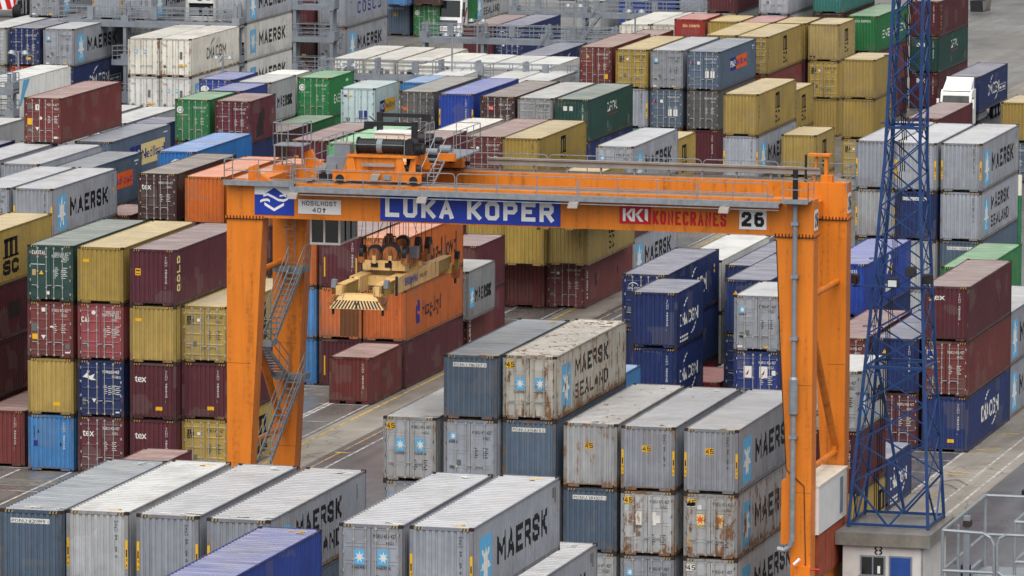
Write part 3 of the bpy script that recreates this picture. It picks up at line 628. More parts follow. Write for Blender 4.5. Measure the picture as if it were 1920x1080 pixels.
def end_mesh(h, arts, rear=False, smooth=False):
    """corrugated blind end; local y=0 is the outer face of the end frame, facing -y"""
    m = MB(); a = -W/2+.14; b = W/2-.14; z0 = .17; z1 = h-.13; length = b-a
    st = [(0, 0), (length, 0)] if smooth else corr(length, .24, .045, (.46, .13, .28))
    y = .018; g = -1 if rear else 1
    for (s0, d0), (s1, d1) in zip(st, st[1:]):
        m.poly([(a+s0, g*(y+d0), z0), (a+s1, g*(y+d1), z0), (a+s1, g*(y+d1), z1), (a+s0, g*(y+d0), z1)], 'paint')
    for k in arts:
        A = FACE_ART[k](h)
        def place(s, t, lay):
            q = s-.14
            if q < 0 or q > length or t > z1: return (-W/2+s, -.005-.003*lay, t)
            return (-W/2+s, y+depth_at(st, q)-.004-.003*lay, t)
        conform(A, m, place, [q[0]+.14 for q in st])
    return m.mesh('end_wall')
def door_mesh(h, arts, side, style):
    """one door leaf: pressed panel, hinges, gasket line; side -1 left, 1 right"""
    m = MB(); x0, x1 = (-W/2+.15, -.012) if side < 0 else (.012, W/2-.15); z0 = .16; z1 = h-.125; y = .03
    m.box(x0, x1, y, y+.05, z0, z1, 'paint')
    xi0, xi1 = x0+.07, x1-.07
    n = {'D': 5, 'W': 0, 'S': 4}[style]
    for k in range(n):
        zc = z0+(z1-z0)*(k+.5)/n; hh = (z1-z0)/n*(.27 if style == 'D' else .42)
        if style == 'D':  # raised horizontal swages
            m.hexa(((xi0, y-.003, zc-hh*.5), (xi1, y-.003, zc-hh*.5), (xi1, y+.01, zc-hh*.5), (xi0, y+.01, zc-hh*.5),
                    (xi0+.03, y-.022, zc), (xi1-.03, y-.022, zc), (xi1, y+.01, zc+hh*.5), (xi0, y+.01, zc+hh*.5)), 'paint')
        else:
            for (a, b, c, d) in ((xi0, xi1, zc-hh, zc-hh+.03), (xi0, xi1, zc+hh-.03, zc+hh), (xi0, xi0+.03, zc-hh+.03, zc+hh-.03), (xi1-.03, xi1, zc-hh+.03, zc+hh-.03)):
                m.box(a, b, y-.014, y+.01, c, d, 'paint')
    hx = x0-.05 if side < 0 else x1-.03
    for k in range(4):
        zc = z0+.25+(z1-z0-.5)*k/3; m.box(hx, hx+.08, y-.03, y+.012, zc-.06, zc+.06, 'rod' if style != 'W' else 'galv')

    for k in arts:
        A = FACE_ART[k](h); B = Art(); B.p = [p for p in A.p if (sum(q[0] for q in p[0])/len(p[0]) < W/2) == (side < 0)]
        conform(B, m, lambda s, t, lay: (-W/2+s, y-.026-.003*lay, t))
    return m.mesh('door')
def bar_mesh(h, x, flip):
    m = MB(); y = -.012; z0 = .13; z1 = h-.10
    m.tube((x, y, z0), (x, y, z1), .021, 'rod', 6)
    for zc in (z0+.06, z0+.62, (z0+z1)/2+.1, z1-.5, z1-.06): m.box(x-.045, x+.045, y-.012, y+.045, zc-.035, zc+.035, 'rod')
    m.beam((x, y-.03, .84), (x+flip*.30, y-.03, .86), .03, .035, 'rod')
    return m.mesh('locking_bar')
def reefer_mesh(h):
    """refrigeration end: recessed unit with fan, panels and controls"""
    m = MB(); a = -W/2+.14; b = W/2-.14
    m.box(a, b, .05, .09, h*.52, h-.13, 'paint'); m.box(a, b, .05, .09, .17, .5, 'paint')
    m.box(a, b, .3, .34, .5, h*.52, 'dark'); m.box(a, a+.08, .05, .3, .5, h*.52, 'paint'); m.box(b-.08, b, .05, .3, .5, h*.52, 'paint')
    for cx, cz, r in ((-.1, h*.68, .26),):
        m.tube((cx, .03, cz), (cx, .05, cz), r+.05, 'reefer', 18); m.tube((cx, .015, cz), (cx, .03, cz), r, 'dark', 18)
    m.box(.4, .75, .03, .05, h*.6, h*.74, 'Lg'); m.box(.82, 1.0, .03, .05, h*.6, h*.76, 'Lw'); m.box(-.9, -.6, .03, .05, h*.62, h*.72, 'Lg')
    m.box(-.95, -.2, .16, .3, .55, 1.15, 'reefer'); m.tube((.35, .14, .9), (.35, .3, .9), .3, 'reefer', 14); m.box(.75, .98, .1, .3, .6, 1.3, 'Lg')
    m.box(-.7, .7, .03, .05, h-.35, h-.22, 'Lw')
    return m.mesh('machinery_end')

COLORS = dict(gm=(150, 154, 163), sl=(84, 100, 118), wg=(168, 170, 172), gr=(168, 170, 172), rs=(196, 192, 180), mr=(90, 42, 50), rm=(112, 54, 52), br=(76, 52, 50), pu=(92, 44, 56),
    ye=(164, 138, 68), yd=(164, 142, 88), nv=(34, 50, 98), nb=(36, 54, 118), rb=(40, 66, 148), gn=(40, 118, 66), gd=(44, 104, 66), dg=(40, 74, 68), te=(44, 112, 106), cb=(62, 126, 184), lb=(50, 112, 178),
    pk=(144, 72, 76), rd=(158, 52, 50), dk=(88, 88, 88), gy=(140, 142, 144), bg=(86, 102, 122), wh=(226, 225, 220), wr=(224, 219, 206), cy=(176, 200, 202), gw=(196, 192, 184), lg=(96, 186, 120), **{'or': (190, 98, 38)})
TABLE = [
    (-79.68, 227.90, 8.688, 11.584, 13.100, 'sl|B|ponu5|-|.25', 'slate blue container with white code strip, first stack from left, foreground row', 'containers: foreground row'),
    (-77.19, 228.31, 8.688, 11.584, 13.100, 'wg|B|vser,post|-|.35', 'pale grey container with yellow post stickers, second stack from left, foreground row', 'containers: foreground row'),
    (-74.36, 228.12, 8.688, 11.584, 13.100, 'gm|B|vser,post|-|.45', 'grey container with yellow post stickers, third stack from left, foreground row', 'containers: foreground row'),
    (-71.53, 227.93, 8.688, 11.584, 13.100, 'gm|B|post|MS|.4', 'grey container with two-line lettered side, top of fourth stack from left, foreground row', 'containers: foreground row'),
    (-71.53, 227.93, 5.792, 8.688, 13.100, 'sl|B|-|-|.3', 'slate blue container with ribbed end, bottom of fourth stack from left, foreground row', 'containers: foreground row'),
    (-66.45, 228.16, 8.688, 11.584, 13.100, 'gm|D|star2|-|.3', 'grey container with two star doors, fifth stack from left, foreground row', 'containers: foreground row'),
    (-63.76, 228.26, 8.688, 11.584, 13.100, 'gm|B|vser,post|M|.1', 'grey container with star emblem side, sixth stack from left, foreground row', 'containers: foreground row'),
    (-69.11, 213.56, 8.688, 11.584, 13.100, 'rb|B|-|-|.2', 'royal blue container with ribbed end, nearest row at bottom edge', 'containers: nearest row at bottom edge'),
    (-66.98, 247.32, 2.896, 5.792, 13.100, 'gm|B|-|M|.2', 'grey container with star emblem side, spot right of the foreground row', 'containers: spot right of the foreground row'),
    (-77.88, 274.42, 5.792, 8.688, 13.100, 'gr|D|45,star2|-|.6', 'light grey container with two star doors, top of first stack, row under the crane', 'containers: row under the crane'),
    (-77.88, 274.42, 2.896, 5.792, 13.100, 'gm|D|star1|-|.3', 'grey container with one star door, bottom of first stack from left, row under the crane', 'containers: row under the crane'),
    (-75.05, 274.30, 8.688, 11.584, 13.100, 'sl|B|ponu6|-|.45', 'slate blue container with white code strip, top of second stack, row under the crane', 'containers: row under the crane'),
    (-75.05, 274.30, 5.792, 8.688, 13.100, 'gm|D|star1|-|.15', 'grey container with one star door, second down of second stack, row under the crane', 'containers: row under the crane'),
    (-75.05, 274.30, 2.896, 5.792, 13.100, 'gm|D|-|-|.3', 'grey container with door end, bottom of second stack from left, row under the crane', 'containers: row under the crane'),
    (-72.49, 274.87, 8.688, 11.584, 13.100, 'rs|D|45,star2|MS|1', 'rusty white container with two-line lettered side, top of third stack, row under the crane', 'containers: row under the crane'),
    (-72.49, 274.87, 5.792, 8.688, 13.100, 'sl|B|ponu7|-|.5', 'slate blue container with white code strip, second down of third stack, row under the crane', 'containers: row under the crane'),
    (-72.49, 274.87, 2.896, 5.792, 13.100, 'gm|B|-|-|.3', 'grey container with ribbed end, bottom of third stack from left, row under the crane', 'containers: row under the crane'),
    (-69.66, 274.76, 5.792, 8.688, 13.100, 'gr|B|45c|-|.75', 'light grey container numbered 45, top of fourth stack from left, row under the crane', 'containers: row under the crane'),
    (-69.66, 274.76, 2.896, 5.792, 13.100, 'sl|B|ponu8|-|.4', 'slate blue container with white code strip, second down of fourth stack, row under the crane', 'containers: row under the crane'),
    (-69.66, 274.76, 0.000, 2.896, 13.100, 'gr|D|-|-|.3', 'light grey container with door end, bottom of fourth stack from left, row under the crane', 'containers: row under the crane'),
    (-66.98, 274.52, 5.792, 8.688, 13.100, 'gm|B|45c,vser,post|-|.5', 'grey container numbered 45, top of fifth stack from left, row under the crane', 'containers: row under the crane'),
    (-66.98, 274.52, 2.896, 5.792, 13.100, 'gr|D|45,patch|-|.85', 'light grey container with white door patches, second down of fifth stack, row under the crane', 'containers: row under the crane'),
    (-66.98, 274.52, 0.000, 2.896, 13.100, 'gm|D|star1|-|.3', 'grey container with one star door, bottom of fifth stack from left, row under the crane', 'containers: row under the crane'),
    (-64.12, 274.51, 5.792, 8.688, 13.100, 'gm|B|45c,vser,post|M|.12', 'grey container with star emblem side, top of sixth stack from left, row under the crane', 'containers: row under the crane'),
    (-64.12, 274.51, 2.896, 5.792, 13.100, 'gr|D|45,patchr|MG|.9', 'light grey container with grimy star emblem side, second down, sixth stack, row under the crane', 'containers: row under the crane'),
    (-64.12, 274.51, 0.000, 2.896, 13.100, 'gr|D|45w|MG|.6', 'light grey container with grimy star emblem side, bottom of sixth stack, row under the crane', 'containers: row under the crane'),
    (-112.01, 309.76, 8.688, 11.584, 12.192, 'ye|B|-|MSC|.15', 'yellow container with stacked black letters, top of first stack, block beside the left crane leg', 'containers: block beside the left crane leg'),
    (-112.01, 309.76, 5.792, 8.688, 12.192, 'mr|B|-|PATCH|.2', 'maroon container with darker side patch, second down, first stack, block beside the left crane leg', 'containers: block beside the left crane leg'),
    (-112.01, 309.76, 2.896, 5.792, 12.192, 'mr|B|-|-|.2', 'maroon container with ribbed end, third down of first stack, block beside the left crane leg', 'containers: block beside the left crane leg'),
    (-112.01, 309.76, 0.000, 2.896, 12.192, 'mr|B|-|-|.1', 'maroon container with ribbed end, bottom of first stack, block beside the left crane leg', 'containers: block beside the left crane leg'),
    (-109.22, 309.30, 0.000, 2.896, 12.192, 'rm|B|vserw|-|.2', 'brick red container with ribbed end, second stack from left, block beside the left crane leg', 'containers: block beside the left crane leg'),
    (-106.27, 308.35, 8.688, 11.584, 12.192, 'dg|D|cap|-|.1', 'dark green container with lettered dark doors, top, third stack, block beside the left crane leg', 'containers: block beside the left crane leg'),
    (-106.27, 308.35, 5.792, 8.688, 12.192, 'rm|D|marks|-|.1', 'brick red container with many door labels, second down, third stack, block beside left crane leg', 'containers: block beside the left crane leg'),
    (-106.27, 308.35, 2.896, 5.792, 12.192, 'ye|B|ytag|-|.25', 'yellow container with yellow tag, third down of third stack, block beside the left crane leg', 'containers: block beside the left crane leg'),
    (-106.27, 308.35, 0.000, 2.896, 12.192, 'cb|B|btag,vserw|-|.3', 'sky blue container with dark blue end square, bottom, third stack, block beside left crane leg', 'containers: block beside the left crane leg'),
    (-103.58, 308.31, 8.688, 11.584, 12.192, 'ye|B|otag|-|.15', 'yellow container with ochre tag, top of fourth stack, block beside the left crane leg', 'containers: block beside the left crane leg'),
    (-103.58, 308.31, 5.792, 8.688, 12.192, 'pk|D|cai|-|.1', 'pinkish red container with white door lettering, second down, fourth stack, block beside left crane leg', 'containers: block beside the left crane leg'),
    (-103.58, 308.31, 2.896, 5.792, 12.192, 'nv|D|horse|-|.1', 'navy container with white seahorse door, third down, fourth stack, block beside the left crane leg', 'containers: block beside the left crane leg'),
    (-103.58, 308.31, 0.000, 2.896, 12.192, 'mr|D|tex|-|.15', 'maroon container with small white lettering, bottom of fourth stack, block beside the left crane leg', 'containers: block beside the left crane leg'),
    (-100.75, 308.14, 8.688, 11.584, 12.192, 'pu|B|ysq,vserw|GOLD|.1', 'plum container with upright yellow letters, top of fifth stack, block beside the left crane leg', 'containers: block beside the left crane leg'),
    (-100.75, 308.14, 5.792, 8.688, 12.192, 'ye|B|otag|-|.3', 'yellow container with ochre tag, second down of fifth stack, block beside the left crane leg', 'containers: block beside the left crane leg'),
    (-100.75, 308.14, 2.896, 5.792, 12.192, 'mr|B|tex,vserw,ytag|-|.1', 'maroon container with small white lettering, third down, fifth stack, block beside the left crane leg', 'containers: block beside the left crane leg'),
    (-100.75, 308.14, 0.000, 2.896, 12.192, 'mr|B|tex,vserw|-|.1', 'maroon container with small white lettering, bottom of fifth stack, block beside the left crane leg', 'containers: block beside the left crane leg'),
    (-98.27, 308.95, 5.792, 8.688, 12.192, 'ye|D|msc|MSC|.2', 'yellow container with stacked black letters, top of sixth stack, block beside the left crane leg', 'containers: block beside the left crane leg'),
    (-98.27, 308.95, 2.896, 5.792, 12.192, 'mr|B|vserw,ytag|-|.1', 'maroon container with yellow tag, second down of sixth stack, block beside the left crane leg', 'containers: block beside the left crane leg'),
    (-98.27, 308.95, 0.000, 2.896, 12.192, 'ye|D|msc|MSC|.2', 'yellow container with stacked black letters, bottom of sixth stack, block beside the left crane leg', 'containers: block beside the left crane leg'),
    (-97.07, 293.08, 0.000, 2.896, 6.058, 'rm|B|-|-|.2', 'brick red container with ribbed end, gap behind the foreground row', 'containers: gap behind the foreground row'),
    (-126.92, 358.00, 5.792, 8.688, 12.192, 'gm|D|-|-|.2', 'grey container with door end, first stack from left, pair above the left block', 'containers: pair above the left block'),
    (-124.29, 358.15, 5.792, 8.688, 12.192, 'gm|B|vser,post|M|.05', 'grey container with star emblem side, top of second stack, pair above the left block', 'containers: pair above the left block'),
    (-124.29, 358.15, 2.896, 5.792, 12.192, 'ye|D|-|-|0.27', 'yellow container with door end, bottom of second stack from left, pair above the left block', 'containers: pair above the left block'),
    (-135.65, 372.10, 5.792, 8.688, 12.192, 'nv|B|-|-|.05', 'navy container with ribbed end, top of first stack, row behind the upper left pair', 'containers: row behind the upper left pair'),
    (-135.65, 372.10, 2.896, 5.792, 12.192, 'gn|D|-|-|0.12', 'green container with door end, second down of first stack, row behind the upper left pair', 'containers: row behind the upper left pair'),
    (-135.65, 372.10, 0.000, 2.896, 12.192, 'gm|D|-|-|0.19', 'grey container with door end, bottom of first stack, row behind the upper left pair', 'containers: row behind the upper left pair'),
    (-132.63, 371.64, 5.792, 8.688, 12.192, 'gm|B|-|-|.05', 'grey container with ribbed end, top of second stack, row behind the upper left pair', 'containers: row behind the upper left pair'),
    (-132.63, 371.64, 2.896, 5.792, 12.192, 'gm|D|-|-|0.29', 'grey container with door end, bottom of second stack, row behind the upper left pair', 'containers: row behind the upper left pair'),
    (-129.52, 371.06, 5.792, 8.688, 12.192, 'gm|B|-|-|.05', 'grey container with ribbed end, third stack from left, row behind the upper left pair', 'containers: row behind the upper left pair'),
    (-129.48, 384.97, 5.792, 8.688, 12.192, 'bg|B|-|HATY|.4', 'blue grey container with blue and yellow panel, first stack, pair below the lone maroon box', 'containers: pair below the lone maroon box'),
    (-127.05, 371.43, 5.384, 8.280, 12.192, 'sl|B|-|HATO|.2', 'slate blue container with blue and orange panel, top, second stack, pair below lone maroon box', 'containers: pair below the lone maroon box'),
    (-127.05, 371.43, 2.488, 5.384, 12.192, 'sl|B|-|-|0.25', 'slate blue container with ribbed end, bottom of second stack, pair below the lone maroon box', 'containers: pair below the lone maroon box'),
    (-132.00, 382.56, 8.688, 11.584, 12.192, 'rm|D|marks2|-|.15', 'brick red container with many door labels, top of the left blocks', 'containers: top of the left blocks'),
    (-139.70, 385.81, 5.792, 8.688, 12.192, 'wg|B|-|-|.2', 'pale grey container with ribbed end, left edge, behind the lone maroon box', 'containers: left edge, behind the lone maroon box'),
    (-119.82, 368.11, 5.792, 8.688, 12.192, 'br|D|tex|-|.15', "brown container with small white lettering, top of first stack, row behind the crane's left end", "containers: row behind the crane's left end"),
    (-119.82, 368.11, 2.896, 5.792, 12.192, 'br|D|-|-|0.24', "brown container with door end, bottom of first stack, row behind the crane's left end", "containers: row behind the crane's left end"),
    (-116.57, 367.21, 5.792, 8.688, 12.192, 'or|B|-|-|.25', "orange container with ribbed end, top of second stack, row behind the crane's left end", "containers: row behind the crane's left end"),
    (-116.57, 367.21, 2.896, 5.792, 12.192, 'nv|D|-|-|0.17', "navy container with door end, bottom of second stack, row behind the crane's left end", "containers: row behind the crane's left end"),
    (-113.58, 366.87, 5.792, 8.688, 12.192, 'or|B|-|-|.2', "orange container with ribbed end, top of third stack, row behind the crane's left end", "containers: row behind the crane's left end"),
    (-113.58, 366.87, 2.896, 5.792, 12.192, 'mr|B|-|-|0.13', "maroon container with ribbed end, second down of third stack, row behind the crane's left end", "containers: row behind the crane's left end"),
    (-113.58, 366.87, 0.000, 2.896, 12.192, 'ye|D|-|-|0.30', "yellow container with door end, bottom of third stack, row behind the crane's left end", "containers: row behind the crane's left end"),
    (-123.60, 370.60, 2.896, 5.792, 6.058, 'rm|B|-|-|.2', 'brick red container with ribbed end, gap left of the brown box', 'containers: gap left of the brown box'),
    (-122.64, 380.68, 5.792, 8.688, 12.192, 'lb|B|glogo|-|.1', 'bright blue container with white round logo, spot behind the brown box', 'containers: spot behind the brown box'),
    (-116.72, 389.54, 5.792, 8.688, 12.192, 'mr|B|ysq|-|.1', 'maroon container with yellow end square, first stack from left, row behind the hoist trolley', 'containers: row behind the hoist trolley'),
    (-113.92, 388.32, 5.792, 8.688, 12.192, 'lg|B|ysq|-|.05', 'mint green container with yellow end square, second stack from left, row behind the hoist trolley', 'containers: row behind the hoist trolley'),
    (-108.33, 380.26, 6.404, 9.300, 12.192, 'mr|B|-|-|.1', 'maroon container with ribbed end, top of third stack from left, row behind the hoist trolley', 'containers: row behind the hoist trolley'),
    (-108.33, 380.26, 3.508, 6.404, 12.192, 'gn|D|-|-|0.24', 'green container with door end, second down of third stack, row behind the hoist trolley', 'containers: row behind the hoist trolley'),
    (-108.33, 380.26, 0.612, 3.508, 12.192, 'mr|B|-|-|0.25', 'maroon container with ribbed end, bottom of third stack from left, row behind the hoist trolley', 'containers: row behind the hoist trolley'),
    (-131.88, 413.27, 5.792, 8.688, 6.058, 'gn|D|wheel,num|-|.1', 'green container with white wheel badge, top of first stack, short pair left of centre', 'containers: short pair left of centre'),
    (-131.88, 413.27, 2.896, 5.792, 6.058, 'mr|B|-|-|0.12', 'maroon container with ribbed end, bottom of first stack from left, short pair left of centre', 'containers: short pair left of centre'),
    (-128.98, 412.98, 5.792, 8.688, 6.058, 'mr|D|num|DARKP|.15', 'maroon container with dark side patch, top of second stack, short pair left of centre', 'containers: short pair left of centre'),
    (-128.98, 412.98, 2.896, 5.792, 6.058, 'nv|B|-|-|.1', 'navy container with ribbed end, bottom of second stack from left, short pair left of centre', 'containers: short pair left of centre'),
    (-134.75, 427.77, 5.792, 8.688, 6.058, 'rb|D|oval|-|.1', 'royal blue container with white oval badge, first stack, short boxes behind the green-maroon pair', 'containers: short boxes behind the green-maroon pair'),
    (-131.67, 419.95, 5.792, 8.688, 6.058, 'rb|B|-|-|.1', 'royal blue container with ribbed end, second stack from left, short boxes behind the green-maroon pair', 'containers: short boxes behind the green-maroon pair'),
    (-131.63, 426.62, 5.792, 8.688, 6.058, 'wg|D|-|MT|.2', 'pale grey container with small star and lettering, top, third stack, short boxes behind green-maroon pair', 'containers: short boxes behind the green-maroon pair'),
    (-131.63, 426.62, 2.896, 5.792, 6.058, 'rm|B|-|-|.1', 'brick red container with ribbed end, bottom of third stack, short boxes behind the green-maroon pair', 'containers: short boxes behind the green-maroon pair'),
    (-134.06, 438.71, 5.004, 7.900, 6.058, 'wh|B|-|-|.1', 'white container with ribbed end, top of first stack, spot below the white star boxes', 'containers: spot below the white star boxes'),
    (-134.06, 438.71, 2.108, 5.004, 6.058, 'gm|D|-|-|0.25', 'grey container with door end, bottom of first stack, spot below the white star boxes', 'containers: spot below the white star boxes'),
    (-131.02, 439.18, 5.004, 7.900, 6.058, 'gn|D|wheel,num|EV|.1', 'green container with large white lettering, top of second stack, spot below the white star boxes', 'containers: spot below the white star boxes'),
    (-131.02, 439.18, 2.108, 5.004, 6.058, 'gn|D|-|-|0.19', 'green container with door end, bottom of second stack, spot below the white star boxes', 'containers: spot below the white star boxes'),
    (-129.14, 421.81, 2.896, 5.792, 6.058, 'br|B|-|-|.1', 'brown container with ribbed end, first stack from left, gap right of the short maroon box', 'containers: gap right of the short maroon box'),
    (-129.11, 427.91, 2.896, 5.792, 6.058, 'gd|B|-|-|.1', 'mid green container with ribbed end, second stack, gap right of the short maroon box', 'containers: gap right of the short maroon box'),
    (-123.51, 424.45, 5.792, 8.688, 6.058, 'cy|W|po|PO|.1', 'pale cyan container with blue and yellow panel, top of spot right of short green boxes', 'containers: spot right of the short green boxes'),
    (-123.51, 424.45, 2.896, 5.792, 6.058, 'mr|B|-|-|.1', 'maroon container with ribbed end, bottom of spot right of the short green boxes', 'containers: spot right of the short green boxes'),
    (-144.31, 424.88, 2.896, 5.792, 12.192, 'wg|B|-|-|.1', 'pale grey container with ribbed end, first stack, gap left of the short green box', 'containers: gap left of the short green box'),
    (-141.42, 424.32, 2.896, 5.792, 12.192, 'gr|D|star1|-|.2', 'light grey container with one star door, second stack, gap left of the short green box', 'containers: gap left of the short green box'),
    (-138.68, 417.67, 2.896, 5.792, 12.192, 'nv|B|-|-|.1', 'navy container with ribbed end, third stack from left, gap left of the short green box', 'containers: gap left of the short green box'),
    (-118.92, 423.12, 5.792, 8.688, 12.192, 'dk|D|marks3|-|.3', 'dark grey container with white door labels, top, first stack, long row in the upper middle', 'containers: long row in the upper middle'),
    (-118.92, 423.12, 2.896, 5.792, 12.192, 'gm|B|-|-|0.18', 'grey container with ribbed end, bottom of first stack, long row in the upper middle', 'containers: long row in the upper middle'),
    (-115.95, 422.30, 5.792, 8.688, 12.192, 'rb|B|vserw,post|-|.15', 'royal blue container with yellow post stickers, second stack, long row in the upper middle', 'containers: long row in the upper middle'),
    (-112.75, 421.28, 5.792, 8.688, 12.192, 'br|D|tal|-|.15', 'brown container with red door square, third stack from left, long row in the upper middle', 'containers: long row in the upper middle'),
    (-110.07, 421.02, 5.792, 8.688, 12.192, 'gy|D|-|-|.25', 'mid grey container with door end, fourth stack from left, long row in the upper middle', 'containers: long row in the upper middle'),
    (-107.43, 420.92, 5.792, 8.688, 12.192, 'dg|B|wsq,vserw|CAPS|.15', 'dark green container with small white side lettering, top, fifth stack, long row in upper middle', 'containers: long row in the upper middle'),
    (-107.43, 420.92, 2.896, 5.792, 12.192, 'nv|B|-|-|.1', 'navy container with ribbed end, bottom of fifth stack, long row in the upper middle', 'containers: long row in the upper middle'),
    (-109.60, 394.62, 5.792, 8.688, 12.192, 'gw|B|-|-|.5', 'dirty white container with ribbed end, first stack from left, row above the hoist trolley', 'containers: row above the hoist trolley'),
    (-106.68, 395.17, 5.792, 8.688, 12.192, 'rm|D|num,dot|-|.15', 'brick red container with door end, top of second stack, row above the hoist trolley', 'containers: row above the hoist trolley'),
    (-106.68, 395.17, 2.896, 5.792, 12.192, 'or|B|-|-|.1', 'orange container with ribbed end, bottom of second stack from left, row above the hoist trolley', 'containers: row above the hoist trolley'),
    (-104.19, 394.79, 5.792, 8.688, 12.192, 'ye|B|vser|MSC2|.15', 'yellow container with stacked black letters, top of third stack, row above the hoist trolley', 'containers: row above the hoist trolley'),
    (-104.19, 394.79, 2.896, 5.792, 12.192, 'rm|B|-|-|.1', 'brick red container with ribbed end, bottom of third stack, row above the hoist trolley', 'containers: row above the hoist trolley'),
    (-97.31, 391.64, 5.792, 8.688, 12.192, 'gm|D|star1|M|.15', 'grey container with star emblem side, top of fourth stack, row above the hoist trolley', 'containers: row above the hoist trolley'),
    (-97.31, 391.64, 2.896, 5.792, 12.192, 'mr|D|-|-|0.18', 'maroon container with door end, second down of fourth stack, row above the hoist trolley', 'containers: row above the hoist trolley'),
    (-97.31, 391.64, 0.000, 2.896, 12.192, 'gm|B|post|M|.1', 'grey container with star emblem side, bottom of fourth stack, row above the hoist trolley', 'containers: row above the hoist trolley'),
    (-97.74, 404.71, 4.904, 7.800, 6.058, 'ye|B|-|MSC2|.15', 'yellow container with stacked black letters, top of spot right of star box over girder', 'containers: spot right of the star box over the girder'),
    (-97.74, 404.71, 2.008, 4.904, 6.058, 'ye|B|-|-|.1', 'yellow container with ribbed end, bottom of spot right of the star box over the girder', 'containers: spot right of the star box over the girder'),
    (-102.21, 378.55, 0.000, 2.896, 12.192, 'rm|B|-|-|.1', 'brick red container with ribbed end, first stack from left, block below the girder lettering', 'containers: block below the girder lettering'),
    (-101.48, 375.96, 2.896, 5.792, 12.192, 'ye|B|-|-|.15', 'yellow container with ribbed end, second stack from left, block below the girder lettering', 'containers: block below the girder lettering'),
    (-99.73, 378.65, 0.000, 2.896, 12.192, 'rm|B|-|-|.1', 'brick red container with ribbed end, third stack from left, block below the girder lettering', 'containers: block below the girder lettering'),
    (-99.00, 375.77, 2.896, 5.792, 12.192, 'ye|B|-|-|.15', 'yellow container with ribbed end, fourth stack from left, block below the girder lettering', 'containers: block below the girder lettering'),
    (-97.25, 379.03, 0.000, 2.896, 12.192, 'rm|D|dot,num|FLOR|.15', 'brick red container with upright white letters, fifth stack from left, block below the girder lettering', 'containers: block below the girder lettering'),
    (-96.52, 376.68, 2.896, 5.792, 12.192, 'ye|B|vser|MSC2|.15', 'yellow container with stacked black letters, sixth stack from left, block below the girder lettering', 'containers: block below the girder lettering'),
    (-95.61, 370.36, 5.792, 8.688, 12.192, 'ye|B|-|MSC2|.15', 'yellow container with stacked black letters, top under the girder railing', 'containers: top under the girder railing'),
    (-99.76, 363.35, 2.654, 5.550, 6.058, 'mr|B|-|-|.1', 'maroon container with ribbed end, top of spot behind the short grey box', 'containers: spot behind the short grey box'),
    (-99.76, 363.35, 0.000, 2.654, 6.058, 'mr|B|-|-|.1', 'maroon container with ribbed end, bottom of spot behind the short grey box', 'containers: spot behind the short grey box'),
    (-98.73, 357.09, 0.000, 2.300, 6.058, 'rm|D|-|FLOR|.2', 'brick red container with upright white letters, first stack, spot right of the orange boxes', 'containers: spot right of the orange boxes'),
    (-97.98, 354.40, 2.254, 5.150, 6.058, 'gy|D|-|MT|.2', 'mid grey container with small star and lettering, second stack, spot right of the orange boxes', 'containers: spot right of the orange boxes'),
    (-103.46, 342.32, 5.524, 8.420, 12.192, 'or|B|-|-|.3', 'orange container with ribbed end, top of first stack from left, block behind the spreader', 'containers: block behind the spreader'),
    (-103.46, 342.32, 2.628, 5.524, 12.192, 'cb|B|-|-|.3', 'sky blue container with ribbed end, second down of first stack, block behind the spreader', 'containers: block behind the spreader'),
    (-103.46, 342.32, 0.000, 2.628, 12.192, 'cb|B|-|-|.3', 'sky blue container with ribbed end, bottom of first stack from left, block behind the spreader', 'containers: block behind the spreader'),
    (-100.85, 342.30, 5.524, 8.420, 12.192, 'mr|B|ypost,vserw|-|.15', 'maroon container with yellow end strips, top of second stack from left, block behind the spreader', 'containers: block behind the spreader'),
    (-100.85, 342.30, 2.628, 5.524, 12.192, 'or|B|brownpatch|-|.25', 'orange container with brown end patch, second down of second stack, block behind the spreader', 'containers: block behind the spreader'),
    (-100.85, 342.30, 0.000, 2.628, 12.192, 'mr|B|vserw,ypost|-|.15', 'maroon container with yellow end strips, bottom of second stack from left, block behind the spreader', 'containers: block behind the spreader'),
    (-98.26, 342.17, 5.524, 8.420, 12.192, 'or|D|hl|HL|.15', 'orange container with large dark lettering, top of third stack from left, block behind the spreader', 'containers: block behind the spreader'),
    (-98.26, 342.17, 2.628, 5.524, 12.192, 'or|B|vsero|HLL|.2', 'orange container with blue logo and dark lettering, second down, third stack, block behind the spreader', 'containers: block behind the spreader'),
    (-98.26, 342.17, 0.000, 2.628, 12.192, 'mr|B|vserw,ypost|-|.15', 'maroon container with yellow end strips, bottom of third stack from left, block behind the spreader', 'containers: block behind the spreader'),
    (-98.37, 335.79, 0.000, 2.600, 6.058, 'rm|B|vserw|-|.1', 'brick red container with ribbed end, truck lane, on the ground', 'containers: truck lane, on the ground'),
    (-77.80, 320.82, 5.792, 8.688, 6.058, 'nv|B|vserw|CMAB|.1', 'navy container with white arc lettering, top of spot right of the rusty star box', 'containers: spot right of the rusty star box'),
    (-77.80, 320.82, 2.896, 5.792, 6.058, 'nv|B|vserw|CMAB|.15', 'navy container with white arc lettering, second down of spot right of the rusty star box', 'containers: spot right of the rusty star box'),
    (-77.80, 320.82, 0.000, 2.896, 6.058, 'gm|B|-|-|0.17', 'grey container with ribbed end, bottom of spot right of the rusty star box', 'containers: spot right of the rusty star box'),
    (-80.06, 328.14, 5.792, 8.688, 12.192, 'nv|D|cmad|CMAB|.1', 'navy container with white arc lettering, top, first stack, row of navy boxes under the girder', 'containers: row of navy boxes under the girder'),
    (-80.06, 328.14, 2.896, 5.792, 12.192, 'nv|B|-|-|.1', 'navy container with ribbed end, second down, first stack, row of navy boxes under the girder', 'containers: row of navy boxes under the girder'),
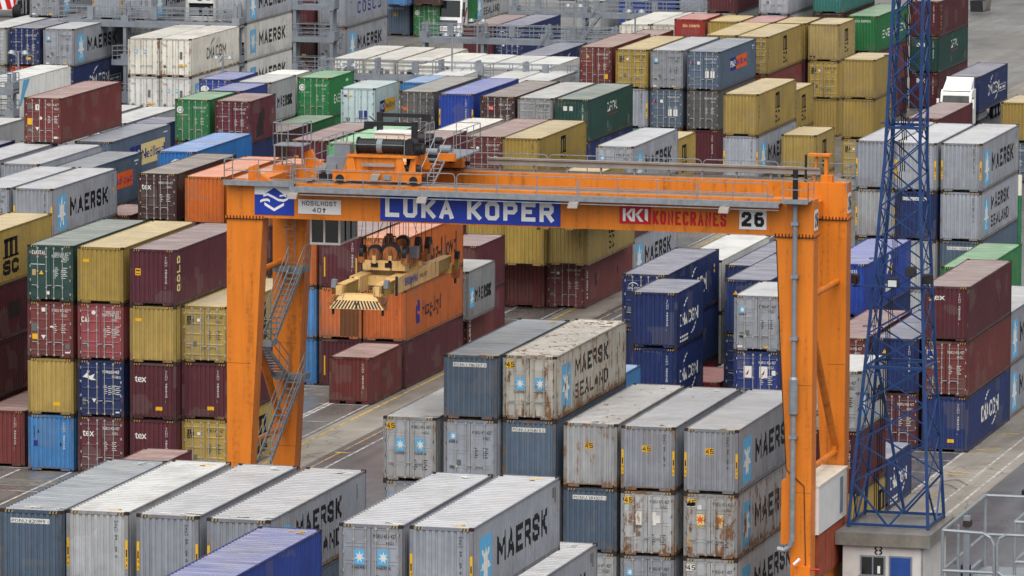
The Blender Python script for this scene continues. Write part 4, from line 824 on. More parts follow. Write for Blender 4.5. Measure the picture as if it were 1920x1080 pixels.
    (-80.06, 328.14, 0.000, 2.896, 12.192, 'mr|D|-|-|0.28', 'maroon container with door end, bottom of first stack, row of navy boxes under the girder', 'containers: row of navy boxes under the girder'),
    (-74.37, 327.37, 5.792, 8.688, 12.192, 'nv|B|tri|-|.1', 'navy container with small yellow triangle, top, second stack, row of navy boxes under the girder', 'containers: row of navy boxes under the girder'),
    (-74.37, 327.37, 2.896, 5.792, 12.192, 'nv|D|-|-|.1', 'navy container with door end, second down, second stack, row of navy boxes under the girder', 'containers: row of navy boxes under the girder'),
    (-74.37, 327.37, 0.000, 2.896, 12.192, 'sl|B|-|-|0.17', 'slate blue container with ribbed end, bottom, second stack, row of navy boxes under the girder', 'containers: row of navy boxes under the girder'),
    (-80.03, 340.74, 5.104, 8.000, 12.192, 'wh|W|-|MR|.1', 'white container with star near one corner, top of spot left of the right girder end', 'containers: spot left of the right girder end'),
    (-80.03, 340.74, 2.208, 5.104, 12.192, 'wh|W|-|MR|.1', 'white container with star near one corner, bottom of spot left of the right girder end', 'containers: spot left of the right girder end'),
    (-76.86, 338.52, 5.154, 8.050, 12.192, 'nv|B|-|-|.1', 'navy container with ribbed end, top of spot behind the navy row', 'containers: spot behind the navy row'),
    (-76.86, 338.52, 2.258, 5.154, 12.192, 'gn|B|-|-|0.12', 'green container with ribbed end, bottom of spot behind the navy row', 'containers: spot behind the navy row'),
    (-72.40, 320.98, 5.792, 8.688, 6.058, 'gm|D|star1,num|-|.15', 'grey container with one star door, top of spot left of the right crane leg', 'containers: spot left of the right crane leg'),
    (-72.40, 320.98, 2.896, 5.792, 6.058, 'nb|D|wsq2,num|-|.1', 'dark blue container with two white squares, second down of spot left of right crane leg', 'containers: spot left of the right crane leg'),
    (-72.40, 320.98, 0.000, 2.896, 6.058, 'gm|D|-|-|0.27', 'grey container with door end, bottom of spot left of the right crane leg', 'containers: spot left of the right crane leg'),
    (-77.50, 329.50, 0.000, 2.896, 6.058, 'rd|B|-|-|.05', 'red container with ribbed end, gap between the navy stacks', 'containers: gap between the navy stacks'),
    (-78.21, 308.61, 2.896, 5.792, 6.058, 'cb|B|-|-|.1', 'sky blue container with ribbed end, spot beside the rusty star box', 'containers: spot beside the rusty star box'),
    (-76.59, 371.84, 8.688, 11.584, 12.192, 'gm|B|post|-|.3', 'grey container with yellow post stickers, top of first stack, tall block behind the mast', 'containers: tall block behind the mast'),
    (-76.59, 371.84, 5.792, 8.688, 12.192, 'wg|B|post|-|.45', 'pale grey container with yellow post stickers, second down, first stack, tall block behind the mast', 'containers: tall block behind the mast'),
    (-76.59, 371.84, 2.896, 5.792, 12.192, 'sl|B|ponu9|-|.3', 'slate blue container with white code strip, bottom of first stack, tall block behind the mast', 'containers: tall block behind the mast'),
    (-74.11, 371.34, 8.688, 11.584, 12.192, 'gm|B|post,vser|-|.15', 'grey container with yellow post stickers, top of second stack, tall block behind the mast', 'containers: tall block behind the mast'),
    (-74.11, 371.34, 5.792, 8.688, 12.192, 'nv|B|ponu10|-|.15', 'navy container with white code strip, second down of second stack, tall block behind the mast', 'containers: tall block behind the mast'),
    (-74.11, 371.34, 2.896, 5.792, 12.192, 'gr|B|vser|-|.5', 'light grey container with ribbed end, third down of second stack, tall block behind the mast', 'containers: tall block behind the mast'),
    (-74.11, 371.34, 0.000, 2.896, 12.192, 'gr|B|-|-|.4', 'light grey container with ribbed end, bottom of second stack, tall block behind the mast', 'containers: tall block behind the mast'),
    (-71.48, 371.77, 8.688, 11.584, 12.192, 'gm|B|post,vser|M|.25', 'grey container with star emblem side, top of third stack, tall block behind the mast', 'containers: tall block behind the mast'),
    (-71.48, 371.77, 5.792, 8.688, 12.192, 'gm|B|vser|MS|.3', 'grey container with two-line lettered side, second down of third stack, tall block behind the mast', 'containers: tall block behind the mast'),
    (-71.48, 371.77, 2.896, 5.792, 12.192, 'sl|B|ponu9|-|.3', 'slate blue container with white code strip, bottom of third stack, tall block behind the mast', 'containers: tall block behind the mast'),
    (-69.24, 327.55, 2.896, 5.792, 12.192, 'rm|D|num|-|.1', 'brick red container with door end, first stack from left, block right of the lattice mast', 'containers: block right of the lattice mast'),
    (-66.55, 328.11, 2.896, 5.792, 12.192, 'nv|B|tri,vserw,ysqb|-|.1', 'navy container with yellow end square, top of second stack, block right of the lattice mast', 'containers: block right of the lattice mast'),
    (-66.55, 328.11, 0.000, 2.896, 12.192, 'mr|D|num|-|.1', 'maroon container with door end, bottom of second stack, block right of the lattice mast', 'containers: block right of the lattice mast'),
    (-63.83, 327.59, 5.792, 8.688, 12.192, 'mr|B|texr,otag,vserw|-|.15', 'maroon container with small white lettering, top of third stack, block right of the lattice mast', 'containers: block right of the lattice mast'),
    (-63.83, 327.59, 2.896, 5.792, 12.192, 'rm|D|num,tri,emb|-|.15', 'brick red container with small yellow triangle, second down, third stack, block right of lattice mast', 'containers: block right of the lattice mast'),
    (-63.83, 327.59, 0.000, 2.896, 12.192, 'nv|B|vserw,ytag|CMAC|.1', 'navy container with white arc lettering, bottom of third stack, block right of the lattice mast', 'containers: block right of the lattice mast'),
    (-63.92, 339.82, 2.896, 5.792, 12.192, 'gm|B|-|M|.1', 'grey container with star emblem side, top of right edge, middle height', 'containers: right edge, middle height'),
    (-63.92, 339.82, 0.000, 2.896, 12.192, 'gm|B|-|M|.1', 'grey container with star emblem side, bottom of right edge, middle height', 'containers: right edge, middle height'),
    (-69.01, 359.41, 2.896, 5.792, 12.192, 'gn|B|-|-|.05', 'green container with ribbed end, spot above the right-hand block', 'containers: spot above the right-hand block'),
    (-71.72, 339.63, 5.304, 8.200, 12.192, 'rb|B|ponuw|LOGO|.1', 'royal blue container with white flame logo, top of spot directly right of the crane leg', 'containers: spot directly right of the crane leg'),
    (-71.72, 339.63, 2.408, 5.304, 12.192, 'nv|B|-|-|.1', 'navy container with ribbed end, bottom of spot directly right of the crane leg', 'containers: spot directly right of the crane leg'),
    (-62.76, 294.57, 5.792, 8.688, 6.058, 'gr|D|num|MT|.15', 'light grey container with small star and lettering, top of spot right of the crane leg', 'containers: spot right of the crane leg'),
    (-62.76, 294.57, 2.896, 5.792, 6.058, 'mr|B|vserw|-|.1', 'maroon container with ribbed end, second down of spot right of the crane leg', 'containers: spot right of the crane leg'),
    (-62.76, 294.57, 0.000, 2.896, 6.058, 'ye|B|-|MSC|.15', 'yellow container with stacked black letters, bottom of spot right of the crane leg', 'containers: spot right of the crane leg'),
    (-64.00, 307.39, 0.000, 2.600, 6.058, 'nv|B|-|CMAB|.1', 'navy container with white arc lettering, ground behind the lattice mast', 'containers: ground behind the lattice mast'),
    (-87.89, 444.06, 2.896, 5.792, 12.192, 'mr|B|-|-|.05', 'maroon container with ribbed end, spot in front of the navy lorry', 'containers: spot in front of the navy lorry'),
    (-83.55, 457.21, 2.896, 5.792, 6.058, 'ye|B|-|-|.15', 'yellow container with ribbed end, top of right edge beside the navy lorry', 'containers: right edge beside the navy lorry'),
    (-83.55, 457.21, 0.000, 2.896, 6.058, 'sl|D|-|-|0.28', 'slate blue container with door end, bottom of right edge beside the navy lorry', 'containers: right edge beside the navy lorry'),
    (-115.74, 460.70, 5.792, 8.688, 12.192, 'rm|D|num,tri,ysqd|-|.1', 'brick red container with yellow door square, first stack, four-wide row in the upper right', 'containers: four-wide row in the upper right'),
    (-112.71, 459.52, 5.792, 8.688, 12.192, 'ye|D|msc|-|.1', 'yellow container with small black door letters, top, second stack, four-wide row in the upper right', 'containers: four-wide row in the upper right'),
    (-112.71, 459.52, 2.896, 5.792, 12.192, 'gm|B|post,vser|-|.2', 'grey container with yellow post stickers, second down, second stack, four-wide row in the upper right', 'containers: four-wide row in the upper right'),
    (-112.71, 459.52, 0.000, 2.896, 12.192, 'gn|D|-|-|0.23', 'green container with door end, bottom of second stack, four-wide row in the upper right', 'containers: four-wide row in the upper right'),
    (-110.08, 459.54, 5.792, 8.688, 12.192, 'gm|D|star1|-|.2', 'grey container with one star door, top of third stack, four-wide row in the upper right', 'containers: four-wide row in the upper right'),
    (-110.08, 459.54, 2.896, 5.792, 12.192, 'bg|D|whsq|-|.2', 'blue grey container with white door squares, second down, third stack, four-wide row in upper right', 'containers: four-wide row in the upper right'),
    (-110.08, 459.54, 0.000, 2.896, 12.192, 'mr|B|-|-|0.27', 'maroon container with ribbed end, bottom of third stack, four-wide row in the upper right', 'containers: four-wide row in the upper right'),
    (-107.27, 459.34, 5.792, 8.688, 12.192, 'bg|D|whsq|HATB|.15', 'blue grey container with blue and orange panel, top, fourth stack, four-wide row in upper right', 'containers: four-wide row in the upper right'),
    (-107.27, 459.34, 2.896, 5.792, 12.192, 'dk|D|-|-|.2', 'dark grey container with door end, second down, fourth stack, four-wide row in the upper right', 'containers: four-wide row in the upper right'),
    (-107.27, 459.34, 0.000, 2.896, 12.192, 'mr|B|vserw|-|.1', 'maroon container with ribbed end, bottom of fourth stack, four-wide row in the upper right', 'containers: four-wide row in the upper right'),
    (-97.39, 427.99, 5.792, 8.688, 12.192, 'ye|B|-|MSC2|.1', 'yellow container with stacked black letters, top of spot right of the grey-fronted row', 'containers: spot right of the grey-fronted row'),
    (-97.39, 427.99, 2.896, 5.792, 12.192, 'gm|B|post,vser|M|.2', 'grey container with star emblem side, second down of spot right of the grey-fronted row', 'containers: spot right of the grey-fronted row'),
    (-97.39, 427.99, 0.000, 2.896, 12.192, 'wg|B|-|-|.2', 'pale grey container with ribbed end, bottom of spot right of the grey-fronted row', 'containers: spot right of the grey-fronted row'),
    (-97.47, 440.30, 4.954, 7.850, 6.058, 'ye|B|-|MSC2|.1', 'yellow container with stacked black letters, top of column behind the yellow corner', 'containers: column behind the yellow corner'),
    (-97.47, 440.30, 2.058, 4.954, 6.058, 'ye|B|-|MSC2|.1', 'yellow container with stacked black letters, bottom of column behind the yellow corner', 'containers: column behind the yellow corner'),
    (-93.78, 430.02, 2.896, 5.792, 6.058, 'ye|B|-|MSC2|.1', 'yellow container with stacked black letters, top of corner left of the tall grey block', 'containers: corner left of the tall grey block'),
    (-93.78, 430.02, 0.000, 2.896, 6.058, 'ye|B|-|-|.1', 'yellow container with ribbed end, bottom of corner left of the tall grey block', 'containers: corner left of the tall grey block'),
    (-109.21, 473.53, 5.792, 8.688, 12.192, 'ye|B|-|-|.1', 'yellow container with ribbed end, first stack from left, yellow pair behind the four-wide row', 'containers: yellow pair behind the four-wide row'),
    (-106.68, 472.96, 5.792, 8.688, 12.192, 'ye|D|-|MSC2|.1', 'yellow container with stacked black letters, top of second stack, yellow pair behind the four-wide row', 'containers: yellow pair behind the four-wide row'),
    (-106.68, 472.96, 2.896, 5.792, 12.192, 'rm|B|vserw|-|.1', 'brick red container with ribbed end, bottom of second stack, yellow pair behind the four-wide row', 'containers: yellow pair behind the four-wide row'),
    (-114.72, 486.77, 5.792, 8.688, 6.058, 'rd|B|sea|-|.3', 'red container with pale front code, first stack, short row near the upper right edge', 'containers: short row near the upper right edge'),
    (-111.82, 485.75, 5.792, 8.688, 6.058, 'ye|B|-|-|.1', 'yellow container with ribbed end, second stack from left, short row near the upper right edge', 'containers: short row near the upper right edge'),
    (-109.16, 485.77, 5.792, 8.688, 6.058, 'pk|B|-|-|.1', 'pinkish red container with ribbed end, third stack, short row near the upper right edge', 'containers: short row near the upper right edge'),
    (-106.56, 485.74, 5.792, 8.688, 6.058, 'ye|B|-|-|.1', 'yellow container with ribbed end, top of fourth stack, short row near the upper right edge', 'containers: short row near the upper right edge'),
    (-106.56, 485.74, 2.896, 5.792, 6.058, 'mr|B|-|-|.1', 'maroon container with ribbed end, bottom of fourth stack, short row near the upper right edge', 'containers: short row near the upper right edge'),
    (-103.86, 485.60, 5.792, 8.688, 6.058, 'yd|B|dirt|MSC2|.15', 'dull yellow container with stacked black letters, top, fifth stack, short row near upper right edge', 'containers: short row near the upper right edge'),
    (-103.86, 485.60, 2.896, 5.792, 6.058, 'ye|D|msc|-|.15', 'yellow container with small black door letters, second, fifth stack, short row near upper right edge', 'containers: short row near the upper right edge'),
    (-103.86, 485.60, 0.000, 2.896, 6.058, 'ye|B|-|-|.15', 'yellow container with ribbed end, bottom of fifth stack, short row near the upper right edge', 'containers: short row near the upper right edge'),
    (-95.05, 456.24, 5.792, 8.688, 6.058, 'ye|B|-|-|.1', 'yellow container with ribbed end, top of column left of the mast top', 'containers: column left of the mast top'),
    (-95.05, 456.24, 2.896, 5.792, 6.058, 'ye|B|-|-|.1', 'yellow container with ribbed end, second down of column left of the mast top', 'containers: column left of the mast top'),
    (-95.05, 456.24, 0.000, 2.896, 6.058, 'ye|D|msc|-|.15', 'yellow container with small black door letters, bottom of column left of the mast top', 'containers: column left of the mast top'),
    (-113.57, 493.07, 8.688, 11.584, 12.192, 'mr|B|vserw|-|.1', 'maroon container with ribbed end, top of first stack, back row at the top right', 'containers: back row at the top right'),
    (-113.57, 493.07, 5.792, 8.688, 12.192, 'wg|B|-|-|0.13', 'pale grey container with ribbed end, bottom of first stack, back row at the top right', 'containers: back row at the top right'),
    (-109.31, 492.55, 8.688, 11.584, 12.192, 'gm|D|-|POS|.1', 'grey container with blue and yellow panel, top, second stack, back row at the top right', 'containers: back row at the top right'),
    (-109.31, 492.55, 5.792, 8.688, 12.192, 'wg|B|-|-|.1', 'pale grey container with ribbed end, bottom of second stack, back row at the top right', 'containers: back row at the top right'),
    (-105.59, 495.40, 8.688, 11.584, 12.192, 'te|B|vserw|-|.1', 'teal container with ribbed end, top of third stack, back row at the top right', 'containers: back row at the top right'),
    (-105.59, 495.40, 5.792, 8.688, 12.192, 'br|B|-|-|.1', 'brown container with ribbed end, bottom of third stack, back row at the top right', 'containers: back row at the top right'),
    (-102.56, 493.90, 5.792, 8.688, 12.192, 'gn|B|wheel,ponuw|EV|.05', 'green container with large white lettering, top of fourth stack, back row at the top right', 'containers: back row at the top right'),
    (-102.56, 493.90, 2.896, 5.792, 12.192, 'rm|B|-|-|.1', 'brick red container with ribbed end, second down, fourth stack, back row at the top right', 'containers: back row at the top right'),
    (-102.56, 493.90, 0.000, 2.896, 12.192, 'mr|B|-|-|.1', 'maroon container with ribbed end, bottom of fourth stack, back row at the top right', 'containers: back row at the top right'),
    (-100.65, 509.70, 5.792, 8.688, 12.192, 'mr|B|vserw|VTXT|.1', 'maroon container with upright yellow letters, top of stack right of the mast top', 'containers: stack right of the mast top'),
    (-100.65, 509.70, 2.896, 5.792, 12.192, 'dg|B|vserw,wsq|CAPS|.1', 'dark green container with small white side lettering, second down of stack right of mast top', 'containers: stack right of the mast top'),
    (-100.65, 509.70, 0.000, 2.896, 12.192, 'mr|B|vserw,cmw|-|.1', 'maroon container with ribbed end, bottom of stack right of the mast top', 'containers: stack right of the mast top'),
    (-163.78, 463.62, 5.792, 8.688, 12.192, 'wg|D|-|-|.15', 'pale grey container with door end, top of first stack, row in the upper left corner', 'containers: row in the upper left corner'),
    (-163.78, 463.62, 2.896, 5.792, 12.192, 'gy|D|-|-|.15', 'mid grey container with door end, second down, first stack, row in the upper left corner', 'containers: row in the upper left corner'),
    (-163.78, 463.62, 0.000, 2.896, 12.192, 'mr|D|-|-|0.25', 'maroon container with door end, bottom of first stack, row in the upper left corner', 'containers: row in the upper left corner'),
    (-161.17, 463.78, 5.792, 8.688, 12.192, 'nv|D|num,ytag|-|.05', 'navy container with yellow tag, top of second stack, row in the upper left corner', 'containers: row in the upper left corner'),
    (-161.17, 463.78, 2.896, 5.792, 12.192, 'rd|D|-|-|.1', 'red container with door end, bottom of second stack, row in the upper left corner', 'containers: row in the upper left corner'),
    (-158.53, 464.00, 5.792, 8.688, 12.192, 'gm|D|star1|M|.05', 'grey container with star emblem side, top of third stack, row in the upper left corner', 'containers: row in the upper left corner'),
    (-158.53, 464.00, 2.896, 5.792, 12.192, 'nv|D|-|CMAT|.05', 'navy container with boxed white lettering, second down, third stack, row in the upper left corner', 'containers: row in the upper left corner'),
    (-158.53, 464.00, 0.000, 2.896, 12.192, 'br|D|-|-|0.23', 'brown container with door end, bottom of third stack, row in the upper left corner', 'containers: row in the upper left corner'),
    (-148.98, 422.75, 5.792, 8.688, 12.192, 'wh|W|-|STRIPE|.25', 'white container with blue side stripe, top of left edge near the top', 'containers: left edge near the top'),
    (-148.98, 422.75, 2.896, 5.792, 12.192, 'wh|W|-|-|.2', 'white container with smooth door end, bottom of left edge near the top', 'containers: left edge near the top'),
    (-149.88, 458.19, 5.792, 8.688, 12.192, 'wr|W|star2s|-|.35', 'cream white container with two small star stickers, top, first stack, stack pair of cream boxes', 'containers: stack pair of cream boxes'),
    (-149.88, 458.19, 2.896, 5.792, 12.192, 'wh|W|ftags|-|.25', 'white container with yellow door tags, bottom of first stack, stack pair of cream boxes', 'containers: stack pair of cream boxes'),
    (-147.41, 458.28, 5.792, 8.688, 12.192, 'wr|W|ftags|CMAW|.4', 'cream white container with black arc lettering, top of second stack, stack pair of cream boxes', 'containers: stack pair of cream boxes'),
    (-147.41, 458.28, 2.896, 5.792, 12.192, 'wh|W|star2s,ftags|MW|.25', 'white container with star on white side, bottom of second stack, stack pair of cream boxes', 'containers: stack pair of cream boxes'),
    (-162.88, 473.55, 8.688, 11.584, 12.192, 'gm|D|star1|M|.05', 'grey container with star emblem side, first stack from left, topmost row behind the steel rack', 'containers: topmost row behind the steel rack'),
    (-157.58, 472.97, 8.688, 11.584, 12.192, 'gm|B|post|-|.1', 'grey container with yellow post stickers, second stack from left, topmost row behind the steel rack', 'containers: topmost row behind the steel rack'),
    (-154.97, 472.50, 8.688, 11.584, 12.192, 'gm|D|star1|M|.05', 'grey container with star emblem side, top of third stack, topmost row behind the steel rack', 'containers: topmost row behind the steel rack'),
    (-154.97, 472.50, 5.792, 8.688, 12.192, 'wg|D|-|-|0.14', 'pale grey container with door end, bottom of third stack, topmost row behind the steel rack', 'containers: topmost row behind the steel rack'),
    (-149.84, 472.30, 8.688, 11.584, 12.192, 'wh|R|-|-|.1', 'white container with cooling unit end, top of fourth stack, topmost row behind the steel rack', 'containers: topmost row behind the steel rack'),
    (-149.84, 472.30, 5.792, 8.688, 12.192, 'mr|B|-|-|0.26', 'maroon container with ribbed end, bottom of fourth stack, topmost row behind the steel rack', 'containers: topmost row behind the steel rack'),
    (-147.31, 472.02, 8.688, 11.584, 12.192, 'gm|D|star1|M|.05', 'grey container with star emblem side, top of fifth stack, topmost row behind the steel rack', 'containers: topmost row behind the steel rack'),
    (-147.31, 472.02, 5.792, 8.688, 12.192, 'wh|R|-|MW|.1', 'white container with star on white side, second down, fifth stack, topmost row behind steel rack', 'containers: topmost row behind the steel rack'),
    (-147.31, 472.02, 2.896, 5.792, 12.192, 'wh|R|-|MW|.1', 'white container with star on white side, bottom, fifth stack, topmost row behind the steel rack', 'containers: topmost row behind the steel rack'),
    (-151.32, 503.98, 5.792, 8.688, 12.192, 'mr|B|-|-|.1', 'maroon container with ribbed end, top of first stack, stack left of the parked white lorry', 'containers: stack left of the parked white lorry'),
    (-151.32, 503.98, 2.896, 5.792, 12.192, 'br|B|ytag|-|.1', 'brown container with yellow tag, second down, first stack, stack left of the parked white lorry', 'containers: stack left of the parked white lorry'),
    (-151.32, 503.98, 0.000, 2.896, 12.192, 'rm|D|-|-|0.27', 'brick red container with door end, bottom, first stack, stack left of the parked white lorry', 'containers: stack left of the parked white lorry'),
    (-148.57, 503.87, 5.792, 8.688, 12.192, 'gm|B|-|COSCO|.2', 'grey container with spaced navy letters, top, second stack, stack left of the parked white lorry', 'containers: stack left of the parked white lorry'),
    (-148.57, 503.87, 2.896, 5.792, 12.192, 'gm|D|star1|M|.1', 'grey container with star emblem side, second down, second stack, stack left of parked white lorry', 'containers: stack left of the parked white lorry'),
    (-148.57, 503.87, 0.000, 2.896, 12.192, 'sl|D|-|-|0.18', 'slate blue container with door end, bottom, second stack, stack left of the parked white lorry', 'containers: stack left of the parked white lorry'),
    (-139.49, 477.20, 2.896, 5.792, 12.192, 'wr|R|-|-|.5', 'cream white container with cooling unit end, first stack, white roof row behind the steel walkway', 'containers: white roof row behind the steel walkway'),
    (-136.83, 476.72, 2.896, 5.792, 12.192, 'wr|R|-|-|.6', 'cream white container with cooling unit end, second stack, white roof row behind the steel walkway', 'containers: white roof row behind the steel walkway'),
    (-134.17, 476.29, 2.896, 5.792, 12.192, 'wr|R|-|-|.7', 'cream white container with cooling unit end, top, third stack, white roof row behind steel walkway', 'containers: white roof row behind the steel walkway'),
    (-134.17, 476.29, 0.000, 2.896, 12.192, 'wh|W|-|-|.2', 'white container with smooth door end, bottom, third stack, white roof row behind the steel walkway', 'containers: white roof row behind the steel walkway'),
    (-131.52, 472.68, 2.896, 5.792, 12.192, 'wr|R|-|-|.3', 'cream white container with cooling unit end, fourth stack, white roof row behind the steel walkway', 'containers: white roof row behind the steel walkway'),
    (-129.05, 472.22, 2.896, 5.792, 12.192, 'wh|R|-|-|.3', 'white container with cooling unit end, fifth stack, white roof row behind the steel walkway', 'containers: white roof row behind the steel walkway'),
    (-126.49, 471.98, 2.896, 5.792, 12.192, 'wh|R|-|-|.2', 'white container with cooling unit end, sixth stack, white roof row behind the steel walkway', 'containers: white roof row behind the steel walkway'),
    (-123.97, 471.79, 2.896, 5.792, 12.192, 'wh|R|-|-|.1', 'white container with cooling unit end, seventh stack, white roof row behind the steel walkway', 'containers: white roof row behind the steel walkway'),
    (-128.50, 459.44, 2.896, 5.792, 12.192, 'wh|W|-|-|.3', 'white container with smooth door end, first stack from left, spot behind the long middle row', 'containers: spot behind the long middle row'),
    (-123.79, 459.25, 2.896, 5.792, 12.192, 'wh|W|-|-|.1', 'white container with smooth door end, second stack from left, spot behind the long middle row', 'containers: spot behind the long middle row'),
    (-121.30, 460.59, 2.896, 5.792, 12.192, 'wg|B|-|-|.1', 'pale grey container with ribbed end, third stack from left, spot behind the long middle row', 'containers: spot behind the long middle row'),
    (-127.37, 453.34, 3.504, 6.400, 6.058, 'cb|B|-|-|.1', 'sky blue container with ribbed end, spot behind the dark grey box', 'containers: spot behind the dark grey box'),
    (-137.72, 509.10, 2.896, 5.792, 12.192, 'mr|B|-|-|.1', 'maroon container with ribbed end, first stack from left, pair beyond the crossing walkway', 'containers: pair beyond the crossing walkway'),
    (-135.23, 509.87, 2.896, 5.792, 12.192, 'nv|D|cmad,num|CMAB|.1', 'navy container with white arc lettering, second stack from left, pair beyond the crossing walkway', 'containers: pair beyond the crossing walkway'),
    (-126.56, 484.32, 2.896, 5.792, 12.192, 'nv|B|-|CMAB|.1', 'navy container with white arc lettering, gap behind the white roofs', 'containers: gap behind the white roofs'),
    (-120.01, 490.46, 5.004, 7.900, 12.192, 'wr|W|-|-|.3', 'cream white container with smooth door end, first stack from left, pair right of the walkways', 'containers: pair right of the walkways'),
    (-117.53, 490.71, 5.004, 7.900, 12.192, 'wr|W|-|-|.3', 'cream white container with smooth door end, second stack from left, pair right of the walkways', 'containers: pair right of the walkways'),
    (-117.30, 481.04, 4.904, 7.800, 6.058, 'rm|B|-|-|.1', 'brick red container with ribbed end, spot in front of the two white boxes', 'containers: spot in front of the two white boxes'),
    (-159.92, 563.45, 0.000, 2.896, 12.192, 'sl|B|45c,ponuw|-|.2', 'slate blue container numbered 45, first stack from left, row behind the white lorry', 'containers: row behind the white lorry'),
    (-159.40, 560.79, 2.896, 5.792, 12.192, 'cb|B|-|-|.2', 'sky blue container with ribbed end, second stack from left, row behind the white lorry', 'containers: row behind the white lorry'),
    (-156.92, 562.79, 0.000, 2.896, 6.058, 'gn|D|wheel,num|-|.1', 'green container with white wheel badge, third stack from left, row behind the white lorry', 'containers: row behind the white lorry'),
    (-156.70, 562.07, 2.896, 5.792, 12.192, 'br|B|-|-|.3', 'brown container with ribbed end, fourth stack from left, row behind the white lorry', 'containers: row behind the white lorry'),
    (-157.76, 578.21, 0.000, 2.896, 12.192, 'wg|B|-|MS|.1', 'pale grey container with two-line lettered side, first stack, spot right of the white lorry', 'containers: spot right of the white lorry'),
    (-157.43, 571.94, 0.000, 2.896, 6.058, 'gn|B|-|-|.1', 'green container with ribbed end, second stack from left, spot right of the white lorry', 'containers: spot right of the white lorry'),
    (-143.95, 571.48, 0.000, 2.900, 12.192, 'gr|B|45c|-|.3', 'light grey container numbered 45, first stack from left, far row below the top edge', 'containers: far row below the top edge'),
    (-140.30, 573.11, 0.000, 2.896, 12.192, 'rb|B|-|-|.1', 'royal blue container with ribbed end, second stack from left, far row below the top edge', 'containers: far row below the top edge'),
    (-143.01, 596.04, 0.000, 2.896, 12.192, 'rb|D|-|-|.1', 'royal blue container with door end, first stack from left, far row below the top edge', 'containers: far row below the top edge'),
    (-140.19, 596.92, 0.000, 2.896, 12.192, 'gm|B|-|-|.1', 'grey container with ribbed end, second stack from left, far row below the top edge', 'containers: far row below the top edge'),
    (-198.38, 573.85, 0.000, 2.896, 12.192, 'rm|D|-|-|.2', 'brick red container with door end, far row below the top edge', 'containers: far row below the top edge'),
    (-94.69, 495.33, 1.154, 4.050, 12.192, 'nv|B|-|CMAT|.05', 'navy container with boxed white lettering, lorry on the open road', 'containers: lorry on the open road'),
]
def build_container(X, Y, zb, zt, L, spec, label, group):
    col, face, fa, sa, rust = spec.split('|'); h = round(zt-zb, 3); far = Y > 400
    fa = [k for k in fa.split(',') if k != '-']; rust = float(rust)
    rgb = lin(COLORS[col]); j = .84+.3*random.random()
    fade = random.uniform(0, .16); gm_ = sum(rgb)/3
    rgb = tuple(c*(1-fade)+gm_*fade for c in rgb); rust *= random.uniform(.8, 1.15)
    color = tuple(min(1, c*j) for c in rgb) + (min(1, rust),)
    t = thing('shipping_container', label, 'container', (X+W/2, Y+L/2, zb), group)
    def put(name, me, y=0.0, z=0.0, par=None):
        o = bpy.data.objects.new(name, me); COL.objects.link(o); o.parent = par or t; o.location = (0, y, z); o.color = color if name != 'frame' else tuple(c*.66 for c in color[:3])+(min(1, rust*1.3+.36),); return o
    smooth = face in 'WR'
    haz = 1 if (h > 2.8 and not smooth) else 0
    put('frame', cached(('fr', L, h, haz), lambda: frame_mesh(L, h, 'paint', haz)))
    art = None if sa == '-' else sa
    put('side_panel', cached(('sd', L, h, art, smooth), lambda: side_mesh(L, h, art, smooth)))
    put('side_panel', cached(('sl', L, h, smooth), lambda: side_mesh(L, h, None, smooth, True)))
    mk = random.randint(1, 9) if Y < 300 and L > 7 else 0
    put('roof_panel', cached(('rf', L, not smooth, mk), lambda: roof_mesh(L, not smooth, mk)), 0, h)
    put('end_wall', cached(('re', h, smooth), lambda: end_mesh(h, [], True, smooth)), L/2)
    if face == 'B': put('end_wall', cached(('en', h, tuple(fa)), lambda: end_mesh(h, fa)), -L/2)
    elif face == 'R': put('machinery_end', cached(('mc', h), lambda: reefer_mesh(h)), -L/2)
    else:
        if face == 'D' and col in ('gm', 'gr', 'gy', 'bg', 'dk', 'wg', 'ye'): lo_ = 'l' if set(fa) & {'star2', 'patch', 'patchr'} else ''; fa = fa+['codek'+lo_] if 'star' in ''.join(fa) or col in ('gm', 'gr', 'gy', 'ye') else fa+['codew']
        elif face == 'D' and not set(fa) & {'num', 'marks', 'marks2', 'marks3'}: fa = fa+['codew']
        st = 'W' if face == 'W' else ('S' if col in ('gm', 'gr', 'dk', 'dg', 'gn', 'cy', 'rs') else 'D')
        for s_ in (-1, 1):
            d = put('door', cached(('dr', h, tuple(fa), s_, st), lambda: door_mesh(h, fa, s_, st)), -L/2)
            for q, x in enumerate((.16, .62) if far else (.14, .60)):
                bx = s_*(x+.06)
                b = put('locking_bar', cached(('bar', h, round(bx, 3)), lambda: bar_mesh(h, bx, 1 if q == 0 else -1)), 0, 0, d)
    return t
for row in TABLE: build_container(*row)
# ------------------------------------------------------------------ ground
def sheet(name, x0, x1, y0, y1, z, m):
    b = MB(); b.poly([(x0, y0, z), (x1, y0, z), (x1, y1, z), (x0, y1, z)], m); o = b.obj(name); o['kind'] = 'structure'; return o
sheet('ground', -900, 600, -150, 1900, 0.0, 'asphalt')
sheet('dark_asphalt_lane', -93.2, -58.0, 100, 900, .004, 'asphalt_dark')
sheet('concrete_runway', -95.9, -93.2, 100, 900, .008, 'concrete')
sheet('concrete_runway', -61.7, -58.0, 100, 420, .008, 'concrete')
sheet('asphalt_lane', -58.0, -20, 100, 1200, .005, 'asphalt_dark')
lb = MB()
def line(x, y0, y1, w_, m='linew', gap=0, dash=0):
    if not dash: lb.poly([(x-w_/2, y0, .014), (x+w_/2, y0, .014), (x+w_/2, y1, .014), (x-w_/2, y1, .014)], m); return
    y = y0
    while y < y1: lb.poly([(x-w_/2, y, .014), (x+w_/2, y, .014), (x+w_/2, min(y+dash, y1), .014), (x-w_/2, min(y+dash, y1), .014)], m); y += dash+gap
